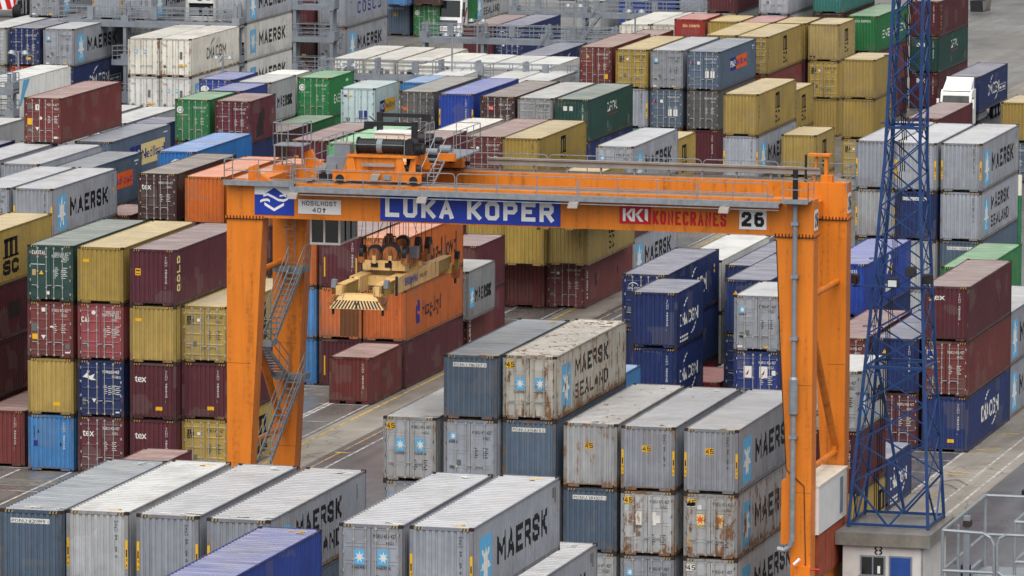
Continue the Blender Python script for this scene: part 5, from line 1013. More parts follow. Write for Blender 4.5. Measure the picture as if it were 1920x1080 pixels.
def cross(y, x0, x1, w_, m='linew'): lb.poly([(x0, y-w_/2, .0145), (x1, y-w_/2, .0145), (x1, y+w_/2, .0145), (x0, y+w_/2, .0145)], m)
line(-95.45, 260, 420, .16, 'liney'); line(-96.15, 260, 420, .12); line(-92.0, 260, 420, .14); line(-92.75, 290, 420, .1, 'liney', .8, 9)
line(-61.62, 285, 335, .16); line(-59.5, 285, 420, .14); line(-58.6, 285, 420, .16); line(-61.62, 340, 420, .14)
for y in (301.8, 309.05, 315.4, 322.1, 328.9, 335.5, 341.9, 355, 367.5, 373, 379.3): cross(y, -112, -96.2, .14)
for x in (-98.45, -101.2, -104.0, -106.8, -109.5): line(x, 296, 308.6, .16); line(x, 329, 341, .16) if x < -98 else None
line(-99.0, 355, 379, .16); line(-98.2, 329.5, 336, .2)
for y in (302, 307.2, 309.8, 313.4, 320.4, 324.6, 327.3): cross(y, -66.5, -61.7, .12)
for y in (312.5, 320.2, 328.8, 334.2): 
    cross(y, -61.2, -60.2, .22, 'liney'); cross(y+.7, -60.9, -60.0, .2, 'liney')
for y in (318.5, 360): lb.poly([(-93, y, .0146), (-92.2, y, .0146), (-92.2, y+.25, .0146), (-93, y+.25, .0146)], 'liney')
ol = lb.obj('road_markings'); ol['kind'] = 'structure'
sk = MB()
for (x, y) in ((-60.9, 317.2), (-61.1, 315.6)):
    pts = [(x+i*.12, y+.9*math.sin(i*.32)+.02*i) for i in range(14)]
    for (a, b), (c, d) in zip(pts, pts[1:]): sk.poly([(a, b, .0152), (c, d, .0152), (c, d+.34, .0152), (a, b+.34, .0152)], 'skid')
os_ = sk.obj('tyre_marks'); os_['kind'] = 'structure'
dp = MB()
dp.poly([(-101.2, 338.2, .0062), (-97.4, 337.6, .0062), (-96.9, 346, .0062), (-100.8, 346.6, .0062)], 'patchd'); dp.poly([(-103, 341.5, .0065), (-99.5, 341.5, .0065), (-99.9, 350, .0065), (-103, 350, .0065)], 'patchd')
dp.poly([(-108.5, 303.2, .0062), (-103.4, 303.4, .0062), (-103.0, 305.8, .0062), (-108.3, 305.6, .0062)], 'patchd')
od = dp.obj('road_repairs'); od['kind'] = 'structure'

# ------------------------------------------------------------------ gantry crane (two girders over four legs)
CX, CY = -70.87, 275.0
crane = thing('gantry_crane', 'orange rubber tyred gantry crane spanning the container rows', 'crane', (CX, CY, 0))
class LB(MB):
    """builder in world metres, stored relative to an origin"""
    def __init__(s, o=(CX, CY, 0)): super().__init__(); s.o = o
    def mesh(s, name, smooth=False):
        s.v = [(a-s.o[0], b-s.o[1], c-s.o[2]) for a, b, c in s.v]; return super().mesh(name, smooth)
XL, XR, ZB, ZT, YF, YR, GD = -84.10, -57.64, 17.80, 19.37, 271.0, 278.0, .95
def crane_part(name, mb, smooth=False): return mb.obj(name, crane, smooth)
for y0, zt in ((YF, ZT), (YR, ZT)):
    m = LB(); m.box(XL, XR, y0, y0+GD, ZB, zt, 'orange')
    m.box(XL-.04, XL+1.75, y0-.05, y0+GD+.05, ZB-.04, ZB+.05, 'orange'); m.box(XR-1.75, XR+.04, y0-.05, y0+GD+.05, ZB-.04, ZB+.05, 'orange')
    for xa, xb in ((XL-.06, XL+1.77), (XR-1.77, XR+.06)):
        m.box(xa, xb, y0-.07, y0+GD+.07, ZB-.065, ZB-.04, 'cast')
        for k in range(12): m.box(xa+.08+k*.15, xa+.12+k*.15, y0-.085, y0-.05, ZB-.1, ZB+.09, 'cast')
    for k in range(9): m.box(XL+2.6+k*2.65, XL+2.63+k*2.65, y0-.006, y0+GD+.006, ZB+.01, zt-.01, 'orange')
    g = crane_part('girder', m)
    r = LB(); yc = y0+GD/2; r.box(XL+1.9, XR-1.9, yc-.05, yc+.05, zt, zt+.12, 'rail'); r.box(XL+1.9, XR-1.9, yc-.22, yc-.16, zt, zt+.05, 'duct'); o = r.obj('trolley_rail', g)
def leg(xo, sgn, y0):
    """outer edge plumb, inner edge sloping: wide head, slim foot"""
    m = LB(); z0 = 2.55; a0 = xo; b0 = xo+sgn*.86; b1 = xo+sgn*1.66
    lo = [(a0, y0, z0), (b0, y0, z0), (b0, y0+GD, z0), (a0, y0+GD, z0)]; hi = [(a0, y0, ZB-.04), (b1, y0, ZB-.04), (b1, y0+GD, ZB-.04), (a0, y0+GD, ZB-.04)]
    m.hexa(lo+hi, 'orange')
    for z in (6.6, 11.3): m.box(min(a0, b0)-.004, max(a0, b0)+.25 if sgn > 0 else max(a0, b0)+.004, y0-.005, y0, z, z+.012, 'cast')
    return crane_part('leg', m)
for y0 in (YF, YR): leg(XL, 1, y0); leg(XR, -1, y0)
for xo, sg in ((XL, 1), (XR, -1)):
    m = LB(); x = xo+sg*.42
    m.tube((x, YF+GD, 15.0), (x, YR, 15.0), .14, 'orange', 10); crane_part('tie_tube', m)
    m = LB(); m.tube((x, YF+GD, 14.45), (x, YR, 7.6), .17, 'orange', 10); m.box(x-.1, x+.1, YF+GD-.02, YF+GD+.3, 14.2, 14.9, 'orange'); m.box(x-.1, x+.1, YR-.3, YR+.02, 7.3, 7.9, 'orange'); crane_part('diagonal_brace', m)
    m = LB(); m.tube((x, YF+GD, 7.4), (x, YR, 7.4), .14, 'orange', 10); crane_part('tie_tube', m)
    m = LB(); m.box(xo+sg*.05-.0, xo+sg*.85, YF-1.4, YR+GD+1.4, 1.55, 2.55, 'orange'); crane_part('sill_beam', m)
    for yy in (YF-1.2, YF+1.0, YR-.2, YR+GD+.4):
        m = LB(); m.tube((xo-.1 if sg > 0 else xo-.75, yy, .80), (xo+.75 if sg > 0 else xo+.1, yy, .80), .80, 'dark', 22); m.tube((xo-.13 if sg > 0 else xo-.78, yy, .8), (xo+.78 if sg > 0 else xo+.13, yy, .8), .38, 'orange', 14)
        m.box(xo+sg*.1-.03, xo+sg*.1+.03, yy-.25, yy+.25, .8, 1.6, 'orange'); crane_part('wheel', m)
m = LB(); m.box(XL+.12, XL+.9, YF+GD, YR, 18.3, 19.2, 'orange'); crane_part('end_tie', m)
m = LB(); m.box(XR-1.7, XR-1.1, YF+GD, YR, 17.85, 18.6, 'orange'); crane_part('end_tie', m)
# buffers and end brackets on the girder tops
for x, y in ((XL+.9, YF+.3), (XL+1.4, YR+.2)):
    m = LB(); m.poly([(x, y, ZT), (x+1.1, y, ZT), (x+.5, y, ZT+.35), (x+.35, y, ZT+.75), (x, y, ZT+.6)], 'orange'); m.poly([(x, y+.3, ZT), (x, y+.3, ZT+.6), (x+.35, y+.3, ZT+.75), (x+.5, y+.3, ZT+.35), (x+1.1, y+.3, ZT)], 'orange')
    for a, b in (((x, ZT), (x, ZT+.6)), ((x, ZT+.6), (x+.35, ZT+.75)), ((x+.35, ZT+.75), (x+.5, ZT+.35)), ((x+.5, ZT+.35), (x+1.1, ZT))): m.poly([(a[0], y, a[1]), (a[0], y+.3, a[1]), (b[0], y+.3, b[1]), (b[0], y, b[1])], 'orange')
    crane_part('end_stop', m)
m = LB(); x = -59.2; y = YR+.1
m.box(x-.25, x+.75, y, y+.5, ZT+1.15, ZT+1.25, 'orange'); m.beam((x, y+.25, ZT), (x+.12, y+.25, ZT+1.15), .1, .12, 'orange'); m.beam((x+.55, y+.25, ZT), (x+.55, y+.25, ZT+1.15), .14, .3, 'orange'); m.box(x+.35, x+.85, y, y+.5, ZT, ZT+.32, 'orange'); m.tube((x-.35, y+.1, ZT-1.4), (x-.35, y+.1, ZT+1.2), .06, 'drum', 8); crane_part('end_stop', m)
# walkway along the front girder, raised landing at its left end, railings
m = LB(); m.box(-80.95, -59.0, YF-.85, YF-.005, 19.22, 19.26, 'galv'); m.box(-80.95, -59.0, YF-.89, YF-.85, 19.08, 19.32, 'galv')
for k in range(17): m.box(-80.9+k*1.32, -80.82+k*1.32, YF-.85, YF-.003, 19.1, 19.22, 'galv')
m.tube((-80.95, YF-.9, 18.98), (-59.0, YF-.9, 18.98), .022, 'galv', 5)
wk = crane_part('walkway', m)
def frail(b, x0, x1, y, z, h=1.05):
    """one bent-tube panel of railing with rounded corners"""
    r = .16; b.path([(x0, y, z), (x0, y, z+h-r), (x0+r*.3, y, z+h-r*.3), (x0+r, y, z+h), (x1-r, y, z+h), (x1-r*.3, y, z+h-r*.3), (x1, y, z+h-r), (x1, y, z)], .024, 'galv', 5)
    b.tube((x0, y, z+h*.5), (x1, y, z+h*.5), .02, 'galv', 5)
    n = max(1, round((x1-x0)/1.6)); 
    for i in range(1, n): b.tube((x0+(x1-x0)*i/n, y, z), (x0+(x1-x0)*i/n, y, z+h), .022, 'galv', 5)
m = LB(); xs = [-80.85, -75.95, -73.4, -67.9, -62.6, -59.45]
for a, b in zip(xs, xs[1:]): frail(m, a+.04, b-.04, YF-.85, 19.26, .86)
crane_part('railing', m)
m = LB(); m.box(-84.1, -80.9, YF-.35, YF, 19.36, 19.4, 'galv'); m.box(-84.15, -80.9, YF-.39, YF-.35, 19.25, 19.48, 'galv'); crane_part('landing', m)
m = LB(); frail(m, -84.1, -80.95, YF-.35, 19.4, 1.0); m.railing((-84.1, YF-.35, 19.4), (-84.1, YF+.9, 19.4), 1.0, 1.2); m.railing((-80.92, YF-.8, 19.26), (-80.92, YF-.02, 19.26), 1.0, .7); crane_part('railing', m)
m = LB(); m.box(-58.9, -57.7, YF-.7, YF-.01, 19.34, 19.39, 'galv'); m.box(-58.9, -57.75, YF-.74, YF-.7, 19.26, 19.46, 'galv'); crane_part('landing', m)
m = LB(); frail(m, -58.85, -57.75, YF-.7, 19.39, .95); m.railing((-57.75, YF-.7, 19.39), (-57.75, YF+.5, 19.39), .95, .9); crane_part('railing', m)
m = LB(); m.box(-78.5, -57.6, YR+GD+.005, YR+GD+.8, 18.95, 19.0, 'galv'); m.box(-78.5, -57.6, YR+GD+.8, YR+GD+.84, 18.85, 19.1, 'galv'); crane_part('walkway', m)
m = LB(); xs = [-78.4, -75.4, -71.7, -68.1, -64.6, -61.1, -57.65]
for a, b in zip(xs, xs[1:]): frail(m, a+.04, b-.04, YR+GD+.8, 19.0, 1.05)
m.railing((-57.62, YR+GD+.8, 19.0), (-57.62, YR-.2, 19.0), 1.1, .9); crane_part('railing', m)
m = LB(); m.box(-74.1, -58.9, YR+.18, YR+.6, ZT+.34, ZT+.62, 'duct'); m.box(-74.1, -58.9, YR+.1, YR+.18, ZT+.56, ZT+.64, 'rail')
for k in range(10): m.box(-73.6+1.55*k, -73.52+1.55*k, YR+.3, YR+.4, ZT, ZT+.34, 'galv')
crane_part('cable_duct', m)
# signs on the front girder
def sign(name, x0, x1, z0, z1, bgm, fn, y=YF-.03, label=None):
    m = LB(); m.box(x0, x1, y, YF-.002, z0, z1, bgm)
    def put(txt, a, b, z, h, mat, bold=.03):
        if txt == '40 t':
            put('40', a, a+(b-a)*.62, z, h, mat, bold); a2 = a+(b-a)*.78; m.poly([(a2, y-.006, z), (a2+.06, y-.006, z), (a2+.06, y-.006, z+h), (a2, y-.006, z+h)], mat); m.poly([(a2-.05, y-.007, z+h*.62), (a2+.12, y-.007, z+h*.62), (a2+.12, y-.007, z+h*.78), (a2-.05, y-.007, z+h*.78)], mat); return
        for po, l in block_polys(txt, b-a, h, h*bold): m.poly([(a+px, y-.006-.004*l, z+pz) for px, pz in po], mat)
    def shape(pts, mat, lay=1): m.poly([(px, y-.004*lay, pz) for px, pz in pts], mat)
    fn(put, shape); return crane_part(name, m)
def logo(put, shape):
    shape([(-82.8, 18.84), (-81.0, 18.84), (-81.0, 19.22), (-82.8, 19.22)], 'signwhite')
    cx = -81.9; 
    def band(pts, w_, mat, lay):
        for (a, b), (c, d) in zip(pts, pts[1:]): shape([(a, b-w_/2), (c, d-w_/2), (c, d+w_/2), (a, b+w_/2)], mat, lay)
    shape([(cx-.5, 18.84), (cx, 19.16), (cx+.5, 18.84)], 'signblue', 2)
    band([(cx-.50, 18.80), (cx-.3, 18.86), (cx-.05, 18.75), (cx+.2, 18.62), (cx+.45, 18.60), (cx+.64, 18.70)], .11, 'signwhite', 3)
    band([(cx-.64, 18.54), (cx-.5, 18.60), (cx-.3, 18.62), (cx-.2, 18.56)], .11, 'signwhite', 3); band([(cx+.25, 18.8), (cx+.45, 18.84), (cx+.56, 18.78)], .08, 'signwhite', 3)
    band([(cx-.45, 18.44), (cx, 18.18), (cx+.45, 18.44)], .13, 'signwhite', 3)
sign('sign_board', -82.8, -81.0, 17.95, 19.22, 'signblue', logo)
sign('sign_board', -80.8, -78.85, 18.05, 18.69, 'signwhite', lambda put, shape: (put('NOSILNOST', -80.62, -79.04, 18.42, .2, 'signblack', .17), put('40 t', -80.15, -79.5, 18.12, .21, 'signblack', .17)))
sign('sign_board', -77.05, -68.9, 17.86, 18.98, 'signblue', lambda put, shape: (put('LUKA', -76.82, -73.72, 18.04, .84, 'signwhite', .225), put('KOPER', -73.1, -69.2, 18.04, .82, 'signwhite', .225)))
def kk(put, shape):
    x = -66.1
    for q in (0, .42):
        shape([(x+q, 18.2), (x+q+.12, 18.2), (x+q+.12, 18.76), (x+q, 18.76)], 'signwhite'); shape([(x+q+.12, 18.48), (x+q+.36, 18.76), (x+q+.5, 18.76), (x+q+.22, 18.44)], 'signwhite', 2); shape([(x+q+.16, 18.46), (x+q+.28, 18.50), (x+q+.5, 18.2), (x+q+.34, 18.2)], 'signwhite', 2)
    shape([(x+.98, 18.3), (x+1.12, 18.2), (x+1.12, 18.76), (x+.98, 18.76)], 'signwhite')
sign('sign_board', -66.25, -64.85, 18.1, 18.86, 'signred', kk)
m = LB()
for po, l in block_polys('KONECRANES', 3.28, .6, .112, .22): m.poly([(-64.78+px, YF-.008-.004*l, 18.1+pz) for px, pz in po], 'signred')
crane_part('lettering', m)
sign('sign_board', -60.92, -59.72, 18.02, 18.88, 'signwhite', lambda put, shape: put('26', -60.82, -59.82, 18.14, .64, 'signblack', .24))
for y0 in (YF, YR):
    m = LB(); m.box(XR-.002, XR+.02, y0+.14, y0+.82, 18.02, 18.9, 'signwhite'); 
    for po, l in block_polys('26', .56, .6, .13): m.poly([(XR+.025+.003*l, y0+.2+px, 18.16+pz) for px, pz in po], 'signblack')
    crane_part('sign_board', m)
# floodlights under the walkway edge
for x in (-80.78, -74.9, -68.1, -61.4):
    m = LB(); m.hexa(((x-.2, YF-1.22, 18.82), (x+.24, YF-1.22, 18.82), (x+.24, YF-.95, 18.88), (x-.2, YF-.95, 18.88), (x-.16, YF-1.16, 19.04), (x+.26, YF-1.16, 19.04), (x+.26, YF-.93, 19.08), (x-.16, YF-.93, 19.08)), 'duct'); m.beam((x, YF-.9, 18.95), (x, YF-.86, 19.15), .06, .06, 'galv'); crane_part('floodlight', m)
# exhaust with silencer up the right front leg
m = LB(); x = -58.4; y = YF-.3
m.tube((x, y, 4.5), (x, y, 10.0), .12, 'galv', 10); m.tube((x, y, 11.7), (x, y, 19.2), .11, 'steelgrey', 10); m.tube((x, y, 19.2), (x, y, 20.7), .12, 'drum', 10); m.path([(x, y, 4.55), (x-.1, y, 4.25), (x-.35, y, 4.1), (x-.65, y, 4.15)], .12, 'galv', 10)
for z in (13.3, 16.0, 9.0, 18.3): m.box(x-.16, x+.16, y-.14, YF, z, z+.14, 'galv')
ex = crane_part('exhaust_pipe', m)
m = LB(); m.tube((x, y, 10.1), (x, y, 11.6), .2, 'galv', 14); m.tube((x, y, 10.0), (x, y, 10.1), .12, 'galv', 14, .2); m.tube((x, y, 11.6), (x, y, 11.7), .2, 'galv', 14, .12); m.obj('silencer', ex)
m = LB(); m.path([(-59.28, YF-.03, 17.6), (-59.05, YF-.03, 12.5), (-58.75, YF-.03, 7.6), (-57.95, YF-.03, 6.9), (-57.85, YF-.03, 3.2)], .02, 'drum', 5); crane_part('cable', m)
m = LB(); m.box(XR-1.35, XR-.86, YF+.1, YF+.8, 4.3, 7.1, 'orange'); crane_part('control_cabinet', m)
m = LB(); m.box(-58.72, -57.5, YF+GD+.02, YR-.1, 4.62, 6.72, 'white'); m.box(-58.76, -57.46, YF+GD, YR-.06, 6.72, 6.8, 'cream')
m.box(-57.5, -57.47, YR-1.6, YR-1.0, 4.9, 6.5, 'steelgrey'); pc = crane_part('power_cabin', m)
m = LB(); m.box(-58.6, -57.55, YF+GD+.2, YR-.2, 2.6, 4.55, 'engine')
for k in range(4): m.box(-57.55, -57.52, YF+GD+.4+k*1.3, YF+GD+1.5+k*1.3, 2.75, 4.4, 'engine')
m.box(-58.5, -57.6, YF+GD+1, YR-1, 4.55, 4.62, 'drum'); crane_part('engine_housing', m)
m = LB(); m.box(-58.3, -57.6, YF-.25, YF, 2.3, 3.4, 'orange'); m.tube((-58.3, YF-.35, 3.5), (-58.05, YF-.3, 3.75), .07, 'signwhite', 8); m.tube((-57.9, YF-.2, 3.3), (-57.2, YF-.2, 3.3), .05, 'signred', 6); crane_part('bogie_head', m)
# zig-zag stairs and ladder between the two left legs
def flight(name, x, y0, z0, y1, z1, w_=.62):
    m = LB(); n = 12
    for sx in (-w_/2, w_/2): m.beam((x+sx, y0, z0), (x+sx, y1, z1), .05, .2, 'galv')
    for i in range(1, n+1):
        y = y0+(y1-y0)*i/(n+1); z = z0+(z1-z0)*i/(n+1); m.box(x-w_/2, x+w_/2, y-.13, y+.13, z-.02, z+.03, 'galv')
    f = crane_part(name, m)
    m = LB()
    for sx in (-w_/2-.05, w_/2+.05):
        for hh in (.5, .95): m.tube((x+sx, y0, z0+hh), (x+sx, y1, z1+hh), .022, 'galv', 5)
        for q in range(4): 
            yy = y0+(y1-y0)*q/3; zz = z0+(z1-z0)*q/3; m.tube((x+sx, yy, zz), (x+sx, yy, zz+.95), .02, 'galv', 5)
    m.obj('handrail', f)
def deck(x0, x1, y0, y1, z, rails):
    m = LB(); m.box(x0, x1, y0, y1, z-.05, z, 'galv'); m.box(x0, x1, y0-.03, y0, z-.2, z+.08, 'galv'); m.box(x0-.03, x0, y0, y1, z-.2, z+.08, 'galv'); m.box(x1, x1+.03, y0, y1, z-.2, z+.08, 'galv'); d = crane_part('landing', m)
    m = LB()
    for a, b in rails: m.railing((a[0], a[1], z), (b[0], b[1], z), 1.0, 1.0)
    m.obj('railing', d)
xa, xb = -82.72, -83.45
flight('stair_flight', xa, YF+GD+.1, 6.75, YR-.9, 9.95); flight('stair_flight', xb, YR-.9, 9.95, YF+1.9, 12.15); flight('stair_flight', xa, YF+1.8, 12.15, YR-.9, 14.85)
deck(-83.8, -82.35, YR-.9, YR-.02, 9.95, [((-82.35, YR-.9), (-82.35, YR-.05))]); deck(-83.8, -82.35, YR-.9, YR-.02, 14.85, [((-82.35, YR-.9), (-82.35, YR-.05))]); deck(-83.6, -82.35, YF+.96, YF+1.85, 12.15, [((-83.6, YF+.97), (-82.35, YF+.97)), ((-82.35, YF+.97), (-82.35, YF+1.8))])
deck(-83.9, -81.6, YR-1.0, YR-.02, 17.5, [((-83.9, YR-1), (-81.6, YR-1)), ((-81.6, YR-1), (-81.6, YR-.05))])
m = LB()
for sx in (-.2, .2): m.tube((-83.2+sx, YR-.15, 14.85), (-83.2+sx, YR-.15, 20.6), .025, 'galv', 5)
for k in range(19): m.tube((-83.4, YR-.15, 15.0+.3*k), (-83.0, YR-.15, 15.0+.3*k), .016, 'galv', 5)
for k in range(5): m.path([(-83.4, YR-.15, 16.6+.8*k), (-83.45, YR-.6, 16.6+.8*k), (-83.2, YR-.85, 16.6+.8*k), (-82.95, YR-.6, 16.6+.8*k), (-83.0, YR-.15, 16.6+.8*k)], .018, 'galv', 5)
crane_part('ladder', m)
m = LB()
m.box(-83.8, -82.4, YR-.9, YR+.4, 20.35, 20.4, 'galv'); m.railing((-83.8, YR-.9, 20.4), (-82.4, YR-.9, 20.4), 1.0, .7); m.railing((-82.4, YR-.9, 20.4), (-82.4, YR+.4, 20.4), 1.0, .7); m.railing((-83.8, YR-.9, 20.4), (-83.8, YR+.4, 20.4), 1.0, .7)
for px in (-83.75, -82.45): m.tube((px, YR-.85, ZT), (px, YR-.85, 20.35), .04, 'galv', 6); m.tube((px, YR+.35, ZT), (px, YR+.35, 20.35), .04, 'galv', 6)
crane_part('landing', m)
# trolley on the girders
TZ = ZT+.12
m = LB()
for y in (YF+.2, YR+.2):
    m.box(-79.3, -75.25, y, y+.12, TZ+.05, TZ+.46, 'orange'); m.box(-79.3, -75.25, y+.4, y+.52, TZ+.05, TZ+.46, 'orange'); m.box(-79.35, -75.2, y-.02, y+.54, TZ+.44, TZ+.48, 'orange')
    for x in (-78.95, -75.6): m.box(x-.3, x+.3, y-.03, y, TZ+.02, TZ+.3, 'orange'); m.box(x-.3+.75*(1 if x < -77 else -1), x+.3+.75*(1 if x < -77 else -1), y+.12, y+.4, TZ-.02, TZ+.05, 'drum')
    m.box(-79.55, -79.3, y+.15, y+.35, TZ+.12, TZ+.3, 'drum'); m.box(-75.25, -75.0, y+.15, y+.35, TZ+.12, TZ+.3, 'drum')
for x in (-78.6, -76.35): m.box(x, x+.3, YF+.72, YR+.2, TZ+.05, TZ+.45, 'orange')
def trestle(xa0, xa1, xb0, xb1, y0, y1, z0, z1): m.hexa(((xa0, y0, z0), (xa1, y0, z0), (xa1, y1, z0), (xa0, y1, z0), (xb0, y0+.05, z1), (xb1, y0+.05, z1), (xb1, y1, z1), (xb0, y1, z1)), 'orange')
trestle(-78.85, -78.25, -78.62, -78.4, YF+.3, YF+.42, TZ+.48, TZ+1.2); trestle(-76.5, -76.0, -76.42, -76.2, YF+.3, YF+.42, TZ+.48, TZ+1.2)
trestle(-78.85, -78.25, -78.62, -78.4, YF+1.9, YF+2.02, TZ+.48, TZ+1.2); trestle(-76.0, -75.3, -76.1, -75.5, YF+1.9, YF+2.02, TZ+.48, TZ+1.2)
m.box(-78.55, -76.2, YF+.42, YF+.48, TZ+.5, TZ+1.1, 'orange'); m.box(-78.75, -75.6, YF+.3, YF+2.1, TZ+1.1, TZ+1.17, 'orange')
for x in (-78.3, -77.7, -77.1, -76.5): m.box(x, x+.03, YF+.4, YF+.42, TZ+.5, TZ+1.1, 'orange')
m.box(-78.6, -75.6, YF+2.1, YR+.6, TZ+.45, TZ+.52, 'orange'); m.box(-75.0, -74.2, YF+1.95, YF+2.1, TZ+.86, TZ+1.2, 'orange'); m.box(-76.1, -75.2, YR-.2, YR+.5, TZ+.05, TZ+.5, 'orange')
trestle(-75.9, -75.6, -75.8, -75.6, YF+.45, YF+1.8, TZ+.5, TZ+1.1)
tr = crane_part('trolley', m)
for y in (YF+.2, YR+.2):
    for x in (-78.95, -75.6): m = LB(); m.tube((x, y-.06, TZ+.14), (x, y+.46, TZ+.14), .19, 'drum', 18); m.tube((x, y-.08, TZ+.14), (x, y-.05, TZ+.14), .09, 'cast', 10); m.obj('trolley_wheel', tr)
m = LB(); m.box(-77.98, -76.47, YF+.2, YF+.3, TZ+.72, TZ+.86, 'duct'); m.obj('cable_tray', tr)
m = LB(); m.hexa(((-77.55, YF-.02, TZ+.12), (-77.2, YF-.02, TZ+.12), (-77.2, YF+.2, TZ+.16), (-77.55, YF+.2, TZ+.16), (-77.48, YF+.0, TZ+.36), (-77.08, YF+.0, TZ+.36), (-77.08, YF+.2, TZ+.42), (-77.48, YF+.2, TZ+.42)), 'duct'); m.obj('floodlight', tr)
m = LB(); m.box(-76.95, -76.62, YF+.1, YF+.2, TZ+.16, TZ+.36, 'steelgrey'); m.obj('junction_box', tr)
m = LB(); yd, zd = YF+1.2, TZ+1.52
for k in range(30): m.tube((-78.33+.068*k, yd, zd), (-78.29+.068*k, yd, zd), .335 if k % 2 else .318, 'drum', 22)
m.tube((-78.36, yd, zd), (-76.3, yd, zd), .31, 'drum', 22); m.tube((-77.5, yd, zd), (-77.25, yd, zd), .34, 'steelgrey', 22); m.tube((-78.42, yd, zd), (-78.36, yd, zd), .39, 'drum', 22); m.obj('hoist_drum', tr)
m = LB(); m.box(-76.26, -75.75, yd-.35, yd+.3, TZ+1.18, TZ+1.62, 'drum'); m.tube((-76.0, yd-.36, TZ+1.6), (-76.0, yd+.3, TZ+1.6), .3, 'drum', 16); m.tube((-75.85, yd-.1, TZ+1.45), (-75.35, yd-.1, TZ+1.45), .24, 'drum', 16); m.box(-76.15, -75.95, yd-.2, yd+.1, TZ+.5, TZ+1.2, 'drum')
for k in range(5): m.box(-75.8+.08*k, -75.77+.08*k, yd-.36, yd+.16, TZ+1.2, TZ+1.7, 'drum')
m.obj('hoist_gearbox', tr)
m = LB(); m.tube((-76.3, YF+.75, TZ+.6), (-75.4, YF+.75, TZ+.6), .18, 'drum', 14); m.box(-75.95, -75.6, YF+.6, YF+.9, TZ+.48, TZ+.8, 'drum'); m.obj('travel_motor', tr)
m = LB(); m.tube((-76.57, YF+4.5, TZ+1.54), (-75.9, YF+4.5, TZ+1.54), .27, 'drum', 20); m.tube((-75.9, YF+4.5, TZ+1.5), (-75.5, YF+4.5, TZ+1.5), .15, 'drum', 12); m.box(-76.5, -75.7, YF+4.2, YF+4.8, TZ+.5, TZ+1.3, 'drum'); m.obj('hoist_motor', tr)
for x, y, z, l, rr in ((-75.7, YF+2.6, TZ+1.18, .55, .17), (-75.2, YF+3.2, TZ+1.25, .5, .2), (-74.75, YF+2.9, TZ+1.0, .3, .15)): m = LB(); m.tube((x, y, z), (x+l, y, z), rr, 'steelgrey', 14); m.tube((x-.12, y, z), (x, y, z), rr*.8, 'drum', 14); m.box(x+.05, x+l-.05, y-.16, y+.16, z-rr-.15, z-rr+.02, 'drum'); m.obj('hydraulic_pump', tr)
m = LB(); m.box(-79.72, -78.66, YF+.7, YF+1.9, TZ+.28, TZ+1.05, 'steelgrey'); m.box(-79.40, -78.70, YF+.85, YF+1.6, TZ+1.05, TZ+1.6, 'steelgrey'); m.box(-79.42, -78.68, YF+.83, YF+1.62, TZ+1.6, TZ+1.64, 'duct'); m.box(-79.7, -79.25, YF+.55, YF+.7, TZ+.28, TZ+.72, 'steelgrey'); m.obj('switch_cabinet', tr)
m = LB(); m.box(-78.59, -76.89, YF+4.5, YF+5.8, TZ+.52, TZ+1.72, 'cream'); m.box(-78.64, -76.84, YF+4.45, YF+5.85, TZ+1.72, TZ+1.8, 'white')
for x in (-78.05, -77.5): m.box(x, x+.02, YF+4.48, YF+4.5, TZ+.6, TZ+1.65, 'duct')
m.tube((-78.85, YF+4.9, TZ+1.2), (-78.59, YF+4.9, TZ+1.2), .26, 'drum', 18); m.obj('electrical_house', tr)
for x0, x1, y, zt in ((-76.06, -78.36, YF+2.0, 22.04), (-78.64, -76.3, YF+5.5, 22.08)):
    sg = 1 if x1 < x0 else -1
    m = LB(); m.box(x0-.12, x0+.12, y-.12, y+.12, TZ+.5, zt, 'drum'); m.beam((x0+.12*sg, y, zt-.12), (x1, y, zt-.12), .12, .17, 'drum'); m.box(min(x1, x1+sg*.4), max(x1, x1+sg*.4), y-.09, y+.09, zt-.36, zt-.2, 'drum'); m.tube((x0+.1*sg, y, zt-.5), (x0+.5*sg, y, zt-.2), .03, 'drum', 6); m.obj('service_crane', tr)
m = LB(); m.railing((-78.7, YF+.3, TZ+1.17), (-76.05, YF+.3, TZ+1.17), 1.0, 2.6, .02); m.obj('railing', tr)
m = LB(); m.box(-80.2, -79.72, YF+.5, YF+5.0, TZ+.5, TZ+.56, 'galv'); m.railing((-80.2, YF+.5, TZ+.56), (-80.2, YF+5.0, TZ+.56), 1.15, 1.1, .02); m.railing((-79.72, YF+2.0, TZ+.56), (-79.72, YF+5.0, TZ+.56), 1.15, 1.1, .02); m.railing((-80.2, YF+5.0, TZ+.56), (-79.72, YF+5.0, TZ+.56), 1.15, 1.1, .02)
for k in range(4): m.box(-80.5+.16*k, -80.2+.16*k, YF+.1+.1*k, YF+.5+.1*k, TZ+.0+.16*k, TZ+.03+.16*k, 'galv')
m.railing((-80.5, YF+.05, TZ-.1), (-79.9, YF+.05, TZ-.1), 1.1, .6, .02); m.obj('landing', tr)
m = LB(); m.box(-75.6, -74.3, YF+2.1, YF+6.6, TZ+.86, TZ+.92, 'steelgrey'); m.railing((-74.3, YF+2.1, TZ+.92), (-74.3, YF+6.6, TZ+.92), 1.2, 1.0, .02); m.railing((-75.6, YF+2.1, TZ+.92), (-75.6, YF+3.6, TZ+.92), 1.5, .8, .02); m.railing((-75.4, YF+6.6, TZ+.92), (-74.3, YF+6.6, TZ+.92), 1.2, 1.0, .02); m.obj('landing', tr)
m = LB()
for sx in (-.2, .2): m.beam((-75.0+sx, YF+.35, TZ-.1), (-74.85+sx, YF+2.1, TZ+.95), .04, .09, 'galv'); m.tube((-75.0+sx*1.3, YF+.35, TZ+.75), (-74.85+sx*1.3, YF+2.1, TZ+2.0), .022, 'galv', 5)
